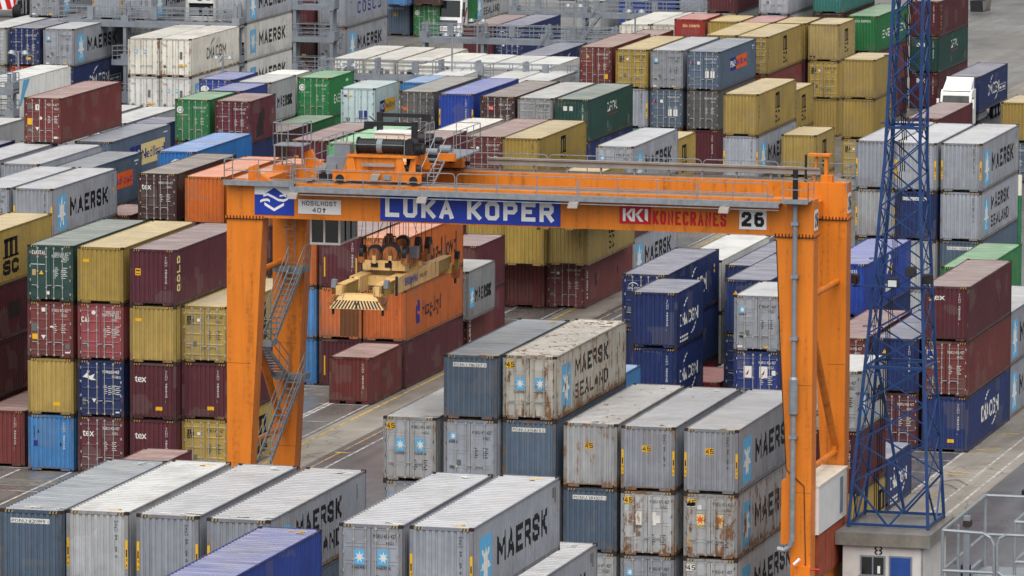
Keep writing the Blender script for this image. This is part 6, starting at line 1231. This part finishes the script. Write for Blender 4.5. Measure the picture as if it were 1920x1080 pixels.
for k in range(7): q = (k+.5)/7; m.box(-75.2+.15*q, -74.8+.15*q, YF+.28+1.75*q, YF+.42+1.75*q, TZ-.1+1.05*q-.015, TZ-.1+1.05*q+.015, 'galv')
for sx in (-.28, .28): m.tube((-75.0+sx, YF+.32, TZ-.1), (-75.0+sx, YF+.32, TZ+.8), .02, 'galv', 5)
m.obj('stair_flight', tr)
# operator cab under the trolley
m = LB(); x0, x1, y0, y1, z0, z1 = -80.75, -79.35, YF+1.6, YF+4.4, 16.5, 18.5
m.box(x0+.06, x1-.06, y0+.06, y1-.06, z1-.12, z1, 'white'); m.box(x0, x1, y0, y1, z0, z0+.1, 'white')
for px in (x0, x0+.62, x1-.09): m.box(px, px+.09, y0, y0+.09, z0+.1, z1, 'white')
for px in (x0, x1-.09): m.box(px, px+.09, y1-.09, y1, z0+.1, z1, 'white')
m.box(x0, x1, y0, y0+.09, z1-.5, z1-.1, 'white')
for py in (y0+.9, y0+1.8): m.box(x1-.07, x1, py, py+.06, z0+.1, z1, 'drum')
m.hexa(((x0, y0+1.2, 18.5), (x1, y0+1.2, 18.5), (x1, y1, 18.5), (x0, y1, 18.5), (x0, y0+1.2, 19.6), (x1, y0+1.2, 19.6), (x1, y1, 19.6), (x0, y1, 19.6)), 'drum')
cb = crane_part('operator_cab', m)
m = LB(); m.box(x0+.04, x1-.03, y0+.04, y1-.04, z0+.1, z1-.12, 'glass'); m.obj('window_glass', cb)

# ------------------------------------------------------------------ spreader hanging on ropes
spr = thing('container_spreader', 'cream and yellow lifting spreader with striped end beam hanging under the orange crane', 'spreader', (-77.2, 274.0, 14.5))
so = (-77.2, 274.0, 14.5)
ys0, ys1 = 268.0, 280.0; xs0, xs1 = -78.32, -76.08
m = LB(so)
for x in (xs0+.28, xs1-.28): m.box(x-.26, x+.26, 270.3, 277.2, 14.72, 15.42, 'spread')
m.box(xs0+.5, xs1-.5, 271.6, 272.2, 14.9, 15.3, 'spread'); m.box(xs0+.5, xs1-.5, 275.6, 276.4, 14.9, 15.3, 'spread'); m.box(xs1-.06, xs1+.02, 270.2, 270.35, 14.65, 15.5, 'drum'); m.box(xs0-.02, xs0+.06, 270.2, 270.35, 14.65, 15.5, 'drum')
for po, l in block_polys('BROMMA', 2.1, .36, .075): m.poly([(xs1-.01+.003*l, 271.6+px, 14.92+pz) for px, pz in po], 'signblue')
ps, w_ = text_polys('SWL 42T', 0); k = 1.3/w_
for p in ps: m.poly([(xs1-.01, 274.0+px*k, 14.98+py*.2) for px, py in p], 'signblack')
m.obj('main_frame', spr)
for ya, yb, n in ((ys0+.3, 270.3, 0), (277.2, ys1-.3, 1)):
    for x in (xs0+.3, xs1-.3):
        m = LB(so); m.box(x-.16, x+.16, ya, yb, 14.8, 15.32, 'spready'); m.box(x-.2, x+.2, ya, yb, 15.32, 15.36, 'spread'); m.obj('telescopic_arm', spr)
for ye, sg in ((ys0, -1), (ys1, 1)):
    m = LB(so); y0, y1 = sorted((ye, ye-sg*.45)); m.box(xs0+.1, xs1-.1, y0, y1, 14.55, 14.95, 'spread')
    if sg < 0:
        yf = ye-.05
        m.hexa(((xs0-.1, yf-.28, 14.34), (xs1+.1, yf-.28, 14.34), (xs1+.1, yf, 14.34), (xs0-.1, yf, 14.34), (xs0+.35, yf-.02, 14.95), (xs1-.35, yf-.02, 14.95), (xs1-.35, yf, 14.95), (xs0+.35, yf, 14.95)), 'spread')
        for s_ in (xs0+.28, xs1-.28): m.box(s_-.14, s_+.14, yf-.06, yf+.2, 14.9, 15.3, 'spread')
        n = 8; half = (xs1-xs0+.2)/2; cx = (xs0+xs1)/2
        for side in (-1, 1):
            for q in range(n):
                a = side*half*q/n; b = side*half*(q+.55)/n
                f0 = lambda u, z: (cx+u, yf-.292+(z-14.34)*.42, z)
                m.poly([f0(a, 14.36), f0(b, 14.36), f0((b-side*.14)*.9, 14.7), f0((a-side*.14)*.9, 14.7)], 'signblack')
    m.obj('end_beam', spr)
    for x in (xs0, xs1):
        m = LB(so); m.box(x-.16, x+.16, ye-.16, ye+.16, 14.3, 14.62, 'sheave'); m.tube((x, ye-.02, 14.05), (x, ye-.02, 14.3), .06, 'drum', 8); m.tube((x, ye-.2, 14.72), (x, ye+.16, 14.72), .19, 'sheave', 12); m.obj('corner_housing', spr)
for x, y, mm in ((xs0-.05, ys0+.3, 'spready'), (xs1+.0, ys0+.55, 'spready'), (xs1+.1, ys1-.1, 'spready')):
    m = LB(so); m.beam((x, y, 14.7), (x+.02, y-.1, 15.25), .16, .2, mm); m.beam((x+.02, y-.1, 15.2), (x+.05, y-.1, 15.55), .2, .26, 'steelgrey' if mm == 'spready' and y < 270 else 'drum'); m.obj('guide_flipper', spr)
m = LB(so)
m.box(xs0+.2, xs1-.1, 271.9, 272.5, 15.55, 15.98, 'spread'); m.box(xs0+.2, xs1-.1, 275.4, 276.0, 15.55, 15.95, 'sheave')
for x in (xs0+.5, xs1-.5): m.box(x-.12, x+.12, 272.5, 275.4, 15.6, 15.85, 'sheave'); m.box(x-.2, x+.2, 272.6, 273.2, 15.42, 15.6, 'spread'); m.box(x-.2, x+.2, 274.9, 275.5, 15.42, 15.6, 'spread')
for x in (xs0+.75, xs1-.85): m.box(x-.16, x+.16, 271.87, 271.9, 15.68, 15.88, 'signblack')
m.box(xs1-.6, xs1-.2, 274.2, 274.6, 15.85, 16.35, 'steelgrey')
hb = m.obj('headblock', spr)
SH = [(xs0+.15, 272.1), (xs0+.75, 272.0), (xs0+1.45, 272.1), (xs1-.1, 272.0), (xs0+.35, 275.7), (xs0+.95, 275.8), (xs1-.55, 275.7), (xs1-.1, 275.8)]
for i, (x, y) in enumerate(SH):
    m = LB(so); r = .42 if i in (2, 4) else .32
    if i in (1, 2, 5): m.tube((x, y-.12, 16.3), (x, y+.12, 16.3), r, 'sheave', 20); m.tube((x, y-.14, 16.36), (x, y+.14, 16.36), r*.98, 'drum', 20); m.tube((x, y-.17, 16.28), (x, y+.1, 16.28), r*.8, 'sheave', 16)
    else: m.tube((x-.1, y, 16.32), (x+.1, y, 16.32), r, 'drum', 20); m.box(x-.14, x+.14, y-r*.8, y+r*.8, 15.9, 16.3, 'sheave')
    m.box(x-.08, x+.08, y-.2, y+.2, 15.85, 16.2, 'spread'); m.obj('sheave', hb)
m = LB(so); c0 = (xs0+1.1, 273.2)
for a in range(8):
    an = 2*math.pi*a/8; p0 = (c0[0]+.5*math.cos(an), c0[1]+.5*math.sin(an), 15.9); p1 = (c0[0]+.26*math.cos(an), c0[1]+.26*math.sin(an), 16.9); m.tube(p0, p1, .022, 'sheave', 5)
    for z, rr in ((15.95, .5), (16.4, .38), (16.9, .26)):
        bn = 2*math.pi*(a+1)/8; m.tube((c0[0]+rr*math.cos(an), c0[1]+rr*math.sin(an), z), (c0[0]+rr*math.cos(bn), c0[1]+rr*math.sin(bn), z), .022, 'sheave', 5)
m.obj('cable_basket', hb)
m = LB(so)
for i, (x, y) in enumerate(SH):
    m.tube((x-.14, y, 16.4), (x-.14+(.0 if i % 2 else .3), y+(.4 if y < 274 else -.4), 19.9), .013, 'rope', 4); m.tube((x+.14, y, 16.4), (x+.14, y, 19.9), .013, 'rope', 4)
m.tube((xs0+.4, 272.4, 16.2), (xs0+1.7, 273.4, 19.9), .013, 'rope', 4); m.tube((xs1-.3, 275.4, 16.2), (xs1-1.3, 274.4, 19.9), .013, 'rope', 4); m.tube((c0[0], c0[1], 16.8), (c0[0]+.05, c0[1], 19.9), .03, 'rope', 5)
m.obj('hoist_ropes', spr)

# ------------------------------------------------------------------ hut with lattice mast
hut = thing('substation_hut', 'small white hut with grey slab roof, blue door and black number eight', 'hut', (-55.3, 278.3, 0))
ho = (-55.3, 278.3, 0)
m = LB(ho); m.box(-57.2, -53.55, 275.75, 280.8, 0, 3.65, 'wall'); m.obj('wall', hut)
m = LB(ho); m.box(-57.5, -53.25, 275.5, 281.1, 3.65, 4.22, 'slab'); m.obj('roof', hut)
m = LB(ho); m.box(-56.4, -55.28, 275.68, 275.75, 2.3, 3.2, 'steelgrey'); wn = m.obj('window', hut)
m = LB(ho); m.box(-56.33, -55.87, 275.66, 275.68, 2.37, 3.13, 'glass'); m.box(-55.8, -55.35, 275.66, 275.68, 2.37, 3.13, 'glass'); m.box(-55.62, -55.5, 275.655, 275.66, 2.42, 2.75, 'signwhite'); m.obj('pane', wn)
m = LB(ho); m.box(-55.05, -54.15, 275.69, 275.75, .3, 3.15, 'doorblue'); dr = m.obj('door', hut); m = LB(ho); m.box(-54.3, -54.24, 275.64, 275.69, 1.5, 1.7, 'galv'); m.obj('handle', dr)
m = LB(ho); m.box(-55.12, -55.05, 275.7, 275.77, .3, 3.22, 'steelgrey'); m.box(-54.15, -54.08, 275.7, 275.77, .3, 3.22, 'steelgrey'); m.box(-55.05, -54.15, 275.7, 275.77, 3.15, 3.22, 'steelgrey'); m.obj('door_frame', hut)
m = LB(ho); m.box(-56.46, -55.22, 275.6, 275.75, 2.22, 2.3, 'slab'); m.obj('window_sill', hut)
m = LB(ho); m.tube((-53.62, 275.7, 0), (-53.62, 275.7, 3.6), .045, 'galv', 8); m.obj('drain_pipe', hut)
m = LB(ho)
for zc in (3.36, 3.54):
    for k in range(14):
        a = 2*math.pi*k/14; b = 2*math.pi*(k+1)/14; q = lambda an, r: (-55.6+r*1.45*math.cos(an), 275.74, zc-.02+r*math.sin(an))
        if k in (3, 10): continue
        m.poly([q(a, .07), q(b, .07), q(b, .125), q(a, .125)], 'signblack')
m.obj('number_plate', hut)
mast = thing('lattice_mast', 'tall blue steel lattice mast with floodlights standing on the white hut', 'mast', (-55.4, 279, 4.22))
mo = (-55.4, 279, 4.22)
LV = [(4.22, -57.24, -53.64, 277.0, 280.7), (13.4, -56.50, -54.12, 277.75, 280.1), (20.5, -55.98, -54.42, 278.1, 279.75), (27.6, -55.70, -54.39, 278.25, 279.6), (34.0, -55.5, -54.3, 278.35, 279.5)]
def at(z):
    for a, b in zip(LV, LV[1:]):
        if z <= b[0]: t = (z-a[0])/(b[0]-a[0]); return [a[i]+(b[i]-a[i])*t for i in range(1, 5)]
    return list(LV[-1][1:])
def corners(z): x0, x1, y0, y1 = at(z); return [(x0, y0, z), (x1, y0, z), (x1, y1, z), (x0, y1, z)]
for i in range(4):
    m = LB(mo)
    for a, b in zip(LV, LV[1:]): m.beam(corners(a[0])[i], corners(b[0])[i], .13, .13, 'mastblue')
    m.obj('leg', mast)
zs = [4.3, 6.2, 8.0, 9.7, 11.3, 12.8, 14.2, 15.6, 17.0, 18.4, 19.8, 21.2, 22.6, 24.0, 25.4, 26.8, 28.2, 29.6, 31.0, 32.4, 33.8]
for i in range(4):
    m = LB(mo)
    for q, (za, zb) in enumerate(zip(zs, zs[1:])):
        A, B = corners(za), corners(zb); j = (i+1) % 4
        if q == 0:
            mid = tuple((A[i][k]+A[j][k])/2 for k in range(3)); m.beam(B[i], mid, .07, .09, 'mastblue'); m.beam(B[j], mid, .07, .09, 'mastblue')
        else:
            m.beam(A[i], B[j], .045, .065, 'mastblue'); m.beam(A[j], B[i], .04, .05, 'mastblue')
    for z in (4.35, 11.3, 21.9, 29.6): A = corners(z); m.beam(A[i], A[(i+1) % 4], .1, .12, 'mastblue')
    m.obj('bracing', mast)
m = LB(mo); A = corners(11.3); m.beam(A[0], A[2], .06, .06, 'mastblue'); m.obj('cross_bar', mast)
m = LB(mo); A = corners(21.9); m.beam(A[0], A[2], .06, .06, 'mastblue'); m.obj('cross_bar', mast)
m = LB(mo); A = corners(4.4)
m.beam(tuple((A[2][k]+A[3][k])/2 for k in range(3)), corners(11.3)[3], .12, .12, 'mastblue'); m.obj('bracing', mast)
m = LB(mo)
for z in [5+.4*k for k in range(70)]:
    x0, x1, y0, y1 = at(z); m.tube((x0+.1, y0+.6, z), (x0+.1, y0+1.0, z), .015, 'mastblue', 4)
for zz in (0, 1): 
    for za, zb in zip(zs, zs[1:]): a, b = at(za), at(zb); m.tube((a[0]+.1, a[2]+.6+.4*zz, za), (b[0]+.1, b[2]+.6+.4*zz, zb), .02, 'mastblue', 4)
for z in range(7, 33, 3): x0, x1, y0, y1 = at(z); m.path([(x0+.1, y0+.6, z), (x0-.35, y0+.55, z), (x0-.45, y0+.8, z), (x0-.35, y0+1.05, z), (x0+.1, y0+1.0, z)], .018, 'mastblue', 4)
m.obj('ladder', mast)
m = LB(mo)
for q in range(3): 
    for za, zb in zip(zs, zs[1:]): a, b = at(za), at(zb); m.tube((a[0]+.45+.09*q, a[3]-.1, za), (b[0]+.3+.09*q, b[3]-.1, zb), .025, 'drum', 4)
m.obj('cable', mast)
x0, x1, y0, y1 = at(15.2)
m = LB(mo); z = 15.0; m.beam((x0-.9, y0-.3, z-.1), (x1+.6, y0-.3, z-.1), .08, .08, 'mastblue'); m.beam((x0, y0-.3, z-.1), (x0, y0+.1, z-.1), .06, .06, 'mastblue'); m.beam((x1, y0-.3, z-.1), (x1, y0+.1, z-.1), .06, .06, 'mastblue'); m.obj('lamp_bracket', mast)
for x, zz, s_, ya, gl in ((x0-.75, 15.2, .36, .5, 'drum'), (x0+.95, 15.1, .5, .0, 'lampglass'), (x0+1.75, 15.6, .48, .0, 'drum'), (x1+.35, 15.3, .42, -.5, 'drum')):
    m = LB(mo); y = y0-.45; d = ya*.4
    m.hexa(((x-s_/2, y-.15+d, zz-.18), (x+s_/2, y-.15-d, zz-.18), (x+s_/2, y+.15, zz-.1), (x-s_/2, y+.15, zz-.1), (x-s_/2, y-.12+d, zz+.2), (x+s_/2, y-.12-d, zz+.2), (x+s_/2, y+.12, zz+.25), (x-s_/2, y+.12, zz+.25)), 'drum')
    m.poly([(x-s_/2+.06, y-.16+d, zz-.15), (x+s_/2-.06, y-.16-d, zz-.15), (x+s_/2-.06, y-.135-d, zz+.13), (x-s_/2+.06, y-.135+d, zz+.13)], gl); m.beam((x, y+.1, zz-.3), (x, y+.1, zz-.1), .05, .05, 'mastblue'); m.obj('floodlight', mast)

# ------------------------------------------------------------------ platform of the quay crane close to the camera
pl = thing('crane_platform', 'near galvanised platform with tubular railings at the lower right corner', 'platform', (-17.5, 98.5, 32.9)); po = (-17.5, 98.5, 32.9)
m = LB(po); m.box(-18.6, -14.5, 96.9, 100.7, 32.86, 32.9, 'galv'); m.box(-18.62, -14.5, 96.84, 96.9, 32.75, 33.0, 'galv'); m.box(-18.66, -18.6, 96.84, 100.7, 32.75, 33.0, 'galv'); m.obj('deck', pl)
m = LB(po)
m.box(-17.1, -16.7, 98.4, 98.8, 0, 32.86, 'steelgrey'); m.obj('column', pl)
m = LB(po); r = .026; Z0, Z1, ZM = 32.9, 34.06, 33.43
m.path([(-18.55, 97.0, Z0), (-18.55, 97.0, Z1), (-18.55, 100.6, Z1), (-14.6, 100.6, Z1)], r, 'galv', 8); m.path([(-18.55, 97.0, ZM), (-18.55, 100.6, ZM), (-14.6, 100.6, ZM)], r, 'galv', 8)
m.path([(-18.55, 97.0, Z1), (-17.92, 97.0, Z1-.02), (-17.80, 97.0, Z1-.09), (-17.75, 97.0, Z1-.2), (-17.74, 97.0, Z0)], r, 'galv', 8); m.tube((-18.55, 97.0, ZM), (-17.75, 97.0, ZM), r, 'galv', 8)
for y in (98.9, 100.6): m.tube((-18.55, y, Z0), (-18.55, y, Z1), r, 'galv', 8)
for x in (-16.6, -15.2): m.tube((x, 100.6, Z0), (x, 100.6, Z1), r, 'galv', 8)
m.tube((-18.42, 97.6, Z0), (-18.42, 97.6, Z1), r, 'galv', 8); m.tube((-18.55, 98.05, ZM-.04), (-18.55, 98.12, ZM-.04), .05, 'galv', 8)
m.path([(-17.69, 97.0, Z0+.3), (-17.70, 97.0, Z1-.22), (-17.66, 97.0, Z1-.09), (-17.55, 97.0, Z1-.03), (-14.6, 97.0, Z1-.03)], r, 'galv', 8); m.path([(-17.69, 97.0, ZM+.02), (-17.6, 97.0, ZM-.05), (-14.6, 97.0, ZM-.05)], r, 'galv', 8)
m.path([(-17.62, 98.1, Z0), (-17.62, 98.1, Z1+.0), (-17.62, 100.5, Z1)], r, 'galv', 8); m.path([(-17.62, 98.1, Z1), (-14.6, 98.1, Z1)], r, 'galv', 8); m.tube((-17.62, 98.1, ZM), (-17.62, 100.5, ZM), r, 'galv', 8); m.tube((-17.62, 98.1, ZM), (-14.6, 98.1, ZM), r, 'galv', 8)
m.obj('railing', pl)
m = LB(po); m.box(-18.36, -18.26, 97.7, 97.8, Z0, Z1+.12, 'steelgrey'); m.box(-18.36, -18.24, 97.64, 97.8, Z1-.03, Z1+.05, 'cast'); m.box(-18.4, -18.26, 97.72, 97.86, Z0, Z0+.5, 'drum'); m.obj('socket_post', pl)

# ------------------------------------------------------------------ steel racks for refrigerated boxes, light masts
def rack(label, X0, X1, y, levels, top, posts, stairs=(), dep=1.25):
    x0, x1 = X0, X1
    t = thing('reefer_rack', label, 'steel rack', ((x0+x1)/2, y, 0), 'steel racks between the white boxes'); o = ((x0+x1)/2, y, 0)
    for x in posts:
        m = LB(o)
        for yy in (y-dep/2+.1, y+dep/2-.1): m.box(x-.12, x+.12, yy-.1, yy+.1, 0, top, 'steelgrey')
        for z in [l_[0] if isinstance(l_, tuple) else l_ for l_ in levels]: m.box(x-.3, x+.3, y-dep/2-.05, y+dep/2+.05, z-.25, z+.5, 'steelgrey')
        m.obj('post', t)
    for lv in levels:
        z, x0, x1 = lv if isinstance(lv, tuple) else (lv, X0, X1)
        m = LB(o); m.box(x0, x1, y-dep/2, y+dep/2, z-.06, z, 'steelgrey'); m.box(x0, x1, y-dep/2-.06, y-dep/2, z-.38, z+.06, 'steelgrey'); m.box(x0, x1, y+dep/2, y+dep/2+.06, z-.38, z+.06, 'steelgrey')
        n = max(2, round((x1-x0)/2.2))
        for k in range(n+1): xx = x0+(x1-x0)*k/n; m.box(xx-.04, xx+.04, y-dep/2-.09, y-dep/2-.06, z-.38, z+.06, 'steelgrey')
        d = m.obj('deck', t)
        m = LB(o); m.railing((x0, y-dep/2, z), (x1, y-dep/2, z), 1.1, 1.5, .035, 'steelgrey', 2); m.railing((x0, y+dep/2, z), (x1, y+dep/2, z), 1.1, 1.5, .035, 'steelgrey', 2)
        for k in range(max(1, int((x1-x0)/5))):
            xx = x0+2.6+5.1*k
            if xx < x1-.6: m.box(xx-.25, xx+.25, y-dep/2-.2, y-dep/2+.0, z+.25, z+1.15, 'steelgrey')
        m.obj('railing', d)
    for (xa, za, xb, zb) in stairs:
        m = LB(o)
        for yy in (y-dep/2-.75, y-dep/2-.15):
            m.beam((xa, yy, za), (xb, yy, zb), .06, .24, 'steelgrey'); m.tube((xa, yy, za+.95), (xb, yy, zb+.95), .03, 'steelgrey', 5)
        for k in range(10): q = (k+.5)/10; m.box(xa+(xb-xa)*q-.12, xa+(xb-xa)*q+.12, y-dep/2-.75, y-dep/2-.15, za+(zb-za)*q-.02, za+(zb-za)*q+.02, 'steelgrey')
        m.obj('stair_flight', t)
    return t
rack('grey steel rack with walkway between cream boxes and the star-marked grey boxes behind', -159.5, -145.0, 471.2, ((2.9, -155.2, -145.0), (5.8, -155.2, -145.0), 8.75), 10.2, (-154.2, -145.3), ())
rack('grey steel rack with flight of stairs beside the grey box marked with spaced navy letters', -155.5, -146.1, 500.6, (2.6, 5.3, 7.9), 9.2, (-149.4, -146.3), ((-147.1, .1, -148.7, 2.5),))
rack('longest grey steel walkway in front of the rusty topped white boxes', -138.7, -117.6, 470.9, (2.6, 5.2), 6.5, (-138.4, -134.1, -129.1, -126.2, -122.5, -118.2), ((-129.5, 2.7, -127.0, 5.1),), .9)
rack('grey steel walkway crossing in front of the white lorry', -138.8, -119.0, 500.3, (2.8, 5.55), 6.8, (-138.5, -133.6, -128.3, -122.8), ((-131.0, .6, -128.0, 5.4),))
rack('farthest grey steel walkway below the red signal lamps', -139.6, -121.6, 531.5, (2.6, 5.2), 6.5, (-139.2, -133.0, -129.3, -122.2), ((-134.5, 1.0, -131.5, 5.1),))
rack('grey steel tower at the left edge beside the blue-striped white box', -154.5, -145.7, 420.6, (3.5, 6.4, 8.3), 9.4, (-150.6, -146.0), ())
def mast_lamp(x, y, z, label, z0=0.0):
    t = thing('lamp_post', label, 'lamp post', (x, y, z0), 'small lamp posts on the racks'); o = (x, y, z0)
    m = LB(o); m.tube((x, y, z0), (x, y, z), .07, 'galv', 8); m.obj('pole', t)
    for s_ in (-1, 1):
        m = LB(o); m.beam((x, y, z-.05), (x+s_*.35, y, z+.02), .05, .05, 'galv'); m.tube((x+s_*.5, y, z-.16), (x+s_*.5, y, z+.06), .30, 'galv', 12, .12); m.tube((x+s_*.5, y, z-.2), (x+s_*.5, y, z-.16), .24, 'lampglass', 12); m.obj('lamp_head', t)
mast_lamp(-137.0, 440.6, 9.1, 'thin lamp post in front of the cream box with black arc lettering')
mast_lamp(-149.4, 431.8, 9.9, 'thin lamp post at the left edge beside the navy door')
mast_lamp(-127.9, 469.6, 8.6, 'twin lamp post above the dark grey box')
mast_lamp(-136.1, 469.6, 6.1, 'twin lamp post right of the green box')
mast_lamp(-115.8, 478.3, 10.0, 'twin lamp post in front of the two white boxes with open tops', 0)
mast_lamp(-133.8, 498.9, 7.2, 'twin lamp post in front of the white lorry')
mast_lamp(-125.8, 498.9, 8.6, 'tall twin lamp post beside the navy box on the far walkway')
sg = thing('signal_lamp', 'pair of red signal lamps on the farthest walkway', 'signal', (-134.4, 530.2, 6.3)); so2 = (-134.4, 530.2, 6.3)
for x in (-134.9, -134.0): m = LB(so2); m.tube((x, 530.1, 6.55), (x, 530.25, 6.55), .15, 'redlamp', 12); m.obj('lamp', sg)
m = LB(so2); m.box(-135.2, -133.7, 530.25, 530.4, 6.3, 6.85, 'drum'); m.obj('housing', sg)
gp = LB((-66.8, 372.0, 0)); gp.tube((-66.8, 372, 0), (-66.8, 372, 8.6), .12, 'greenpole', 10); gp.tube((-66.8, 372, 8.6), (-66.8, 372, 9.8), .12, 'cream', 10); gp.box(-67.05, -66.55, 371.75, 372.25, 0, .1, 'galv'); o = gp.obj('steel_pole'); o.location = (-66.8, 372.0, 0); tag(o, 'green steel pole with pale top right of the stacked grey boxes', 'pole')

# ------------------------------------------------------------------ lorries
def wheel(par, o, x, y, r=.5, w_=.3):
    m = LB(o); m.tube((x-w_/2, y, r), (x+w_/2, y, r), r, 'dark', 22); wh = m.obj('wheel', par); m = LB(o); m.tube((x-w_/2-.01, y, r), (x+w_/2+.01, y, r), r*.52, 'galv', 14); m.obj('rim', wh)
def cab(t, o, xc, y0, tall, stripe=False, fair=False):
    """flat-nosed tractor cab, front at y0, facing the camera"""
    w_ = 1.22; m = LB(o); H_ = tall
    pr = [(y0+.02, .55), (y0, 1.35), (y0+.06, 1.75), (y0+.38, H_-.25), (y0+.7, H_), (y0+2.1, H_), (y0+2.1, .55)]
    for (a, b), (c, d) in zip(pr, pr[1:]+pr[:1]): m.poly([(xc-w_, a, b), (xc+w_, a, b), (xc+w_, c, d), (xc-w_, c, d)], 'white')
    for s_ in (-1, 1): m.poly([(xc+s_*w_, a, b) for a, b in pr], 'white')
    if fair: m.hexa(((xc-1.1, y0+.45, H_-.05), (xc+1.1, y0+.45, H_-.05), (xc+1.1, y0+2.0, H_-.05), (xc-1.1, y0+2.0, H_-.05), (xc-.95, y0+1.5, H_+.85), (xc+.95, y0+1.5, H_+.85), (xc+1.1, y0+2.0, H_+.9), (xc-1.1, y0+2.0, H_+.9)), 'white')
    m.box(xc-w_-.02, xc+w_+.02, y0-.06, y0+.5, .38, .95, 'white'); m.box(xc-1.0, xc+1.0, y0-.08, y0-.05, .45, .55, 'drum')
    c = m.obj('cab', t)
    zl, zh = 1.85, H_-.42; yl = y0+.06+(zl-1.75)*.32/(H_-2.0); yh = y0+.06+(zh-1.75)*.32/(H_-2.0)
    m = LB(o); m.hexa(((xc-1.08, yl-.03, zl), (xc+1.08, yl-.03, zl), (xc+1.08, yl+.02, zl), (xc-1.08, yl+.02, zl), (xc-1.02, yh-.03, zh), (xc+1.02, yh-.03, zh), (xc+1.02, yh+.02, zh), (xc-1.02, yh+.02, zh)), 'glass'); m.obj('windscreen', c)
    m = LB(o); m.box(xc-.85, xc+.85, y0-.03, y0+.02, 1.05, 1.55, 'drum')
    for k in range(4): m.box(xc-.83, xc+.83, y0-.045, y0-.03, 1.1+.11*k, 1.14+.11*k, 'steelgrey')
    m.obj('grille', c)
    for s_ in (-1, 1):
        m = LB(o); a, b = sorted((xc+s_*.75, xc+s_*1.15)); m.box(a, b, y0-.08, y0-.06, .62, .85, 'lampglass'); m.obj('headlight', c)
        m = LB(o); a, b = sorted((xc+s_*1.3, xc+s_*1.48)); m.box(a, b, y0+.05, y0+.2, 1.9, 2.6, 'drum' if not fair else 'white'); m.obj('mirror', c)
        m = LB(o); a, b = sorted((xc+s_*(w_-.0), xc+s_*(w_+.015))); m.box(a, b, y0+.55, y0+1.2, 1.85, H_-.6, 'glass'); m.obj('side_window', c)
    if stripe:
        m = LB(o); x = xc+w_+.02
        for k, mm in enumerate(('signred', 'drum')): m.poly([(x, y0+.3+.25*k, .9), (x, y0+.5+.25*k, .9), (x, y0+1.8+.25*k, 2.6), (x, y0+1.6+.25*k, 2.6)], mm)
        m.obj('side_stripe', c)
    for x in (xc-.95, xc+.95): wheel(t, o, x, y0+1.1)
tk = thing('lorry', 'white lorry tractor seen from the front with red side stripe by green containers', 'lorry', (-153.7, 567, 0)); o1 = (-153.7, 567, 0)
cab(tk, o1, -153.7, 563.0, 3.75, True)
m = LB(o1); m.box(-154.6, -152.8, 565.2, 569.2, .55, .9, 'drum'); m.box(-154.5, -154.0, 566, 568, .5, 1.1, 'steelgrey'); m.obj('chassis', tk)
for y in (566.9, 568.2): wheel(tk, o1, -154.55, y); wheel(tk, o1, -152.85, y)
tk = thing('lorry', 'white lorry with roof spoiler carrying a navy box on the open road', 'lorry', (-93.6, 498, 0)); o1 = (-93.6, 498, 0)
cab(tk, o1, -93.45, 491.6, 3.25, False, True)
m = LB(o1); m.box(-94.3, -92.9, 493.9, 508, .95, 1.15, 'drum'); m.box(-94.6, -94.2, 496.6, 499.5, .45, .95, 'steelgrey'); m.box(-93.0, -92.6, 497.0, 500.5, .45, .95, 'steelgrey'); m.obj('trailer_chassis', tk)
for y in (494.6, 503.6, 504.9, 506.2): wheel(tk, o1, -94.45, y); wheel(tk, o1, -92.75, y)
tk = thing('lorry', 'striped red and white vehicle with a big black wheel in the top left corner', 'lorry', (-198.30, 572.80, 0)); o1 = (-198.30, 572.80, 0)
m = LB(o1); m.box(-202.30, -198.00, 571.30, 577.80, .75, 2.6, 'signwhite'); bd = m.obj('body', tk)
m = LB(o1)
for k in range(5): x = -202.20+1.0*k; m.poly([(x, 571.27, 2.55), (x+.5, 571.27, 2.55), (min(x+1.0, -198.00), 571.27, .8), (min(x+.5, -198.05), 571.27, .8)], 'signred')
m.obj('warning_stripes', bd)
for x in (-201.40, -197.80): wheel(tk, o1, x, 571.70, .62, .75)
m = LB(o1); m.box(-197.90, -197.30, 572.00, 577.30, .4, 1.6, 'drum'); m.tube((-197.30, 571.70, .4), (-197.30, 571.70, 1.9), .06, 'galv', 6); m.tube((-197.00, 571.70, .4), (-197.00, 571.70, 1.9), .06, 'galv', 6); m.obj('chassis', tk)
bk = thing('ballast_block', 'dark block with pale side on the wet asphalt beyond the maroon stack', 'block', (-112.9, 606.5, 0)); o1 = (-112.9, 606.5, 0)
m = LB(o1); m.hexa(((-113.7, 605.3, 0), (-112.5, 605.3, 0), (-112.4, 608.5, 0), (-113.6, 608.5, 0), (-113.75, 605.25, 1.05), (-112.55, 605.25, 1.1), (-112.2, 608.3, 1.2), (-113.6, 608.4, 1.1)), 'drum'); m.box(-113.2, -112.9, 606, 607.5, 1.1, 1.25, 'drum'); m.obj('block', bk)
m = LB(o1); m.poly([(-112.49, 605.32, .05), (-112.39, 608.4, .05), (-112.19, 608.25, 1.12), (-112.53, 605.3, 1.03)], 'slab'); m.obj('side_plate', bk)
tk = thing('lorry', 'lorry wheel cut by the right edge above the near railing', 'lorry', (-54.7, 313, 0)); o1 = (-54.7, 313, 0)
for x in (-55.72, -53.8):
    for y in (314.4, 315.8): wheel(tk, o1, x, y, .53, .35)
m = LB(o1); m.box(-55.2, -54.2, 309, 316.5, .75, 1.1, 'drum'); m.obj('chassis', tk)
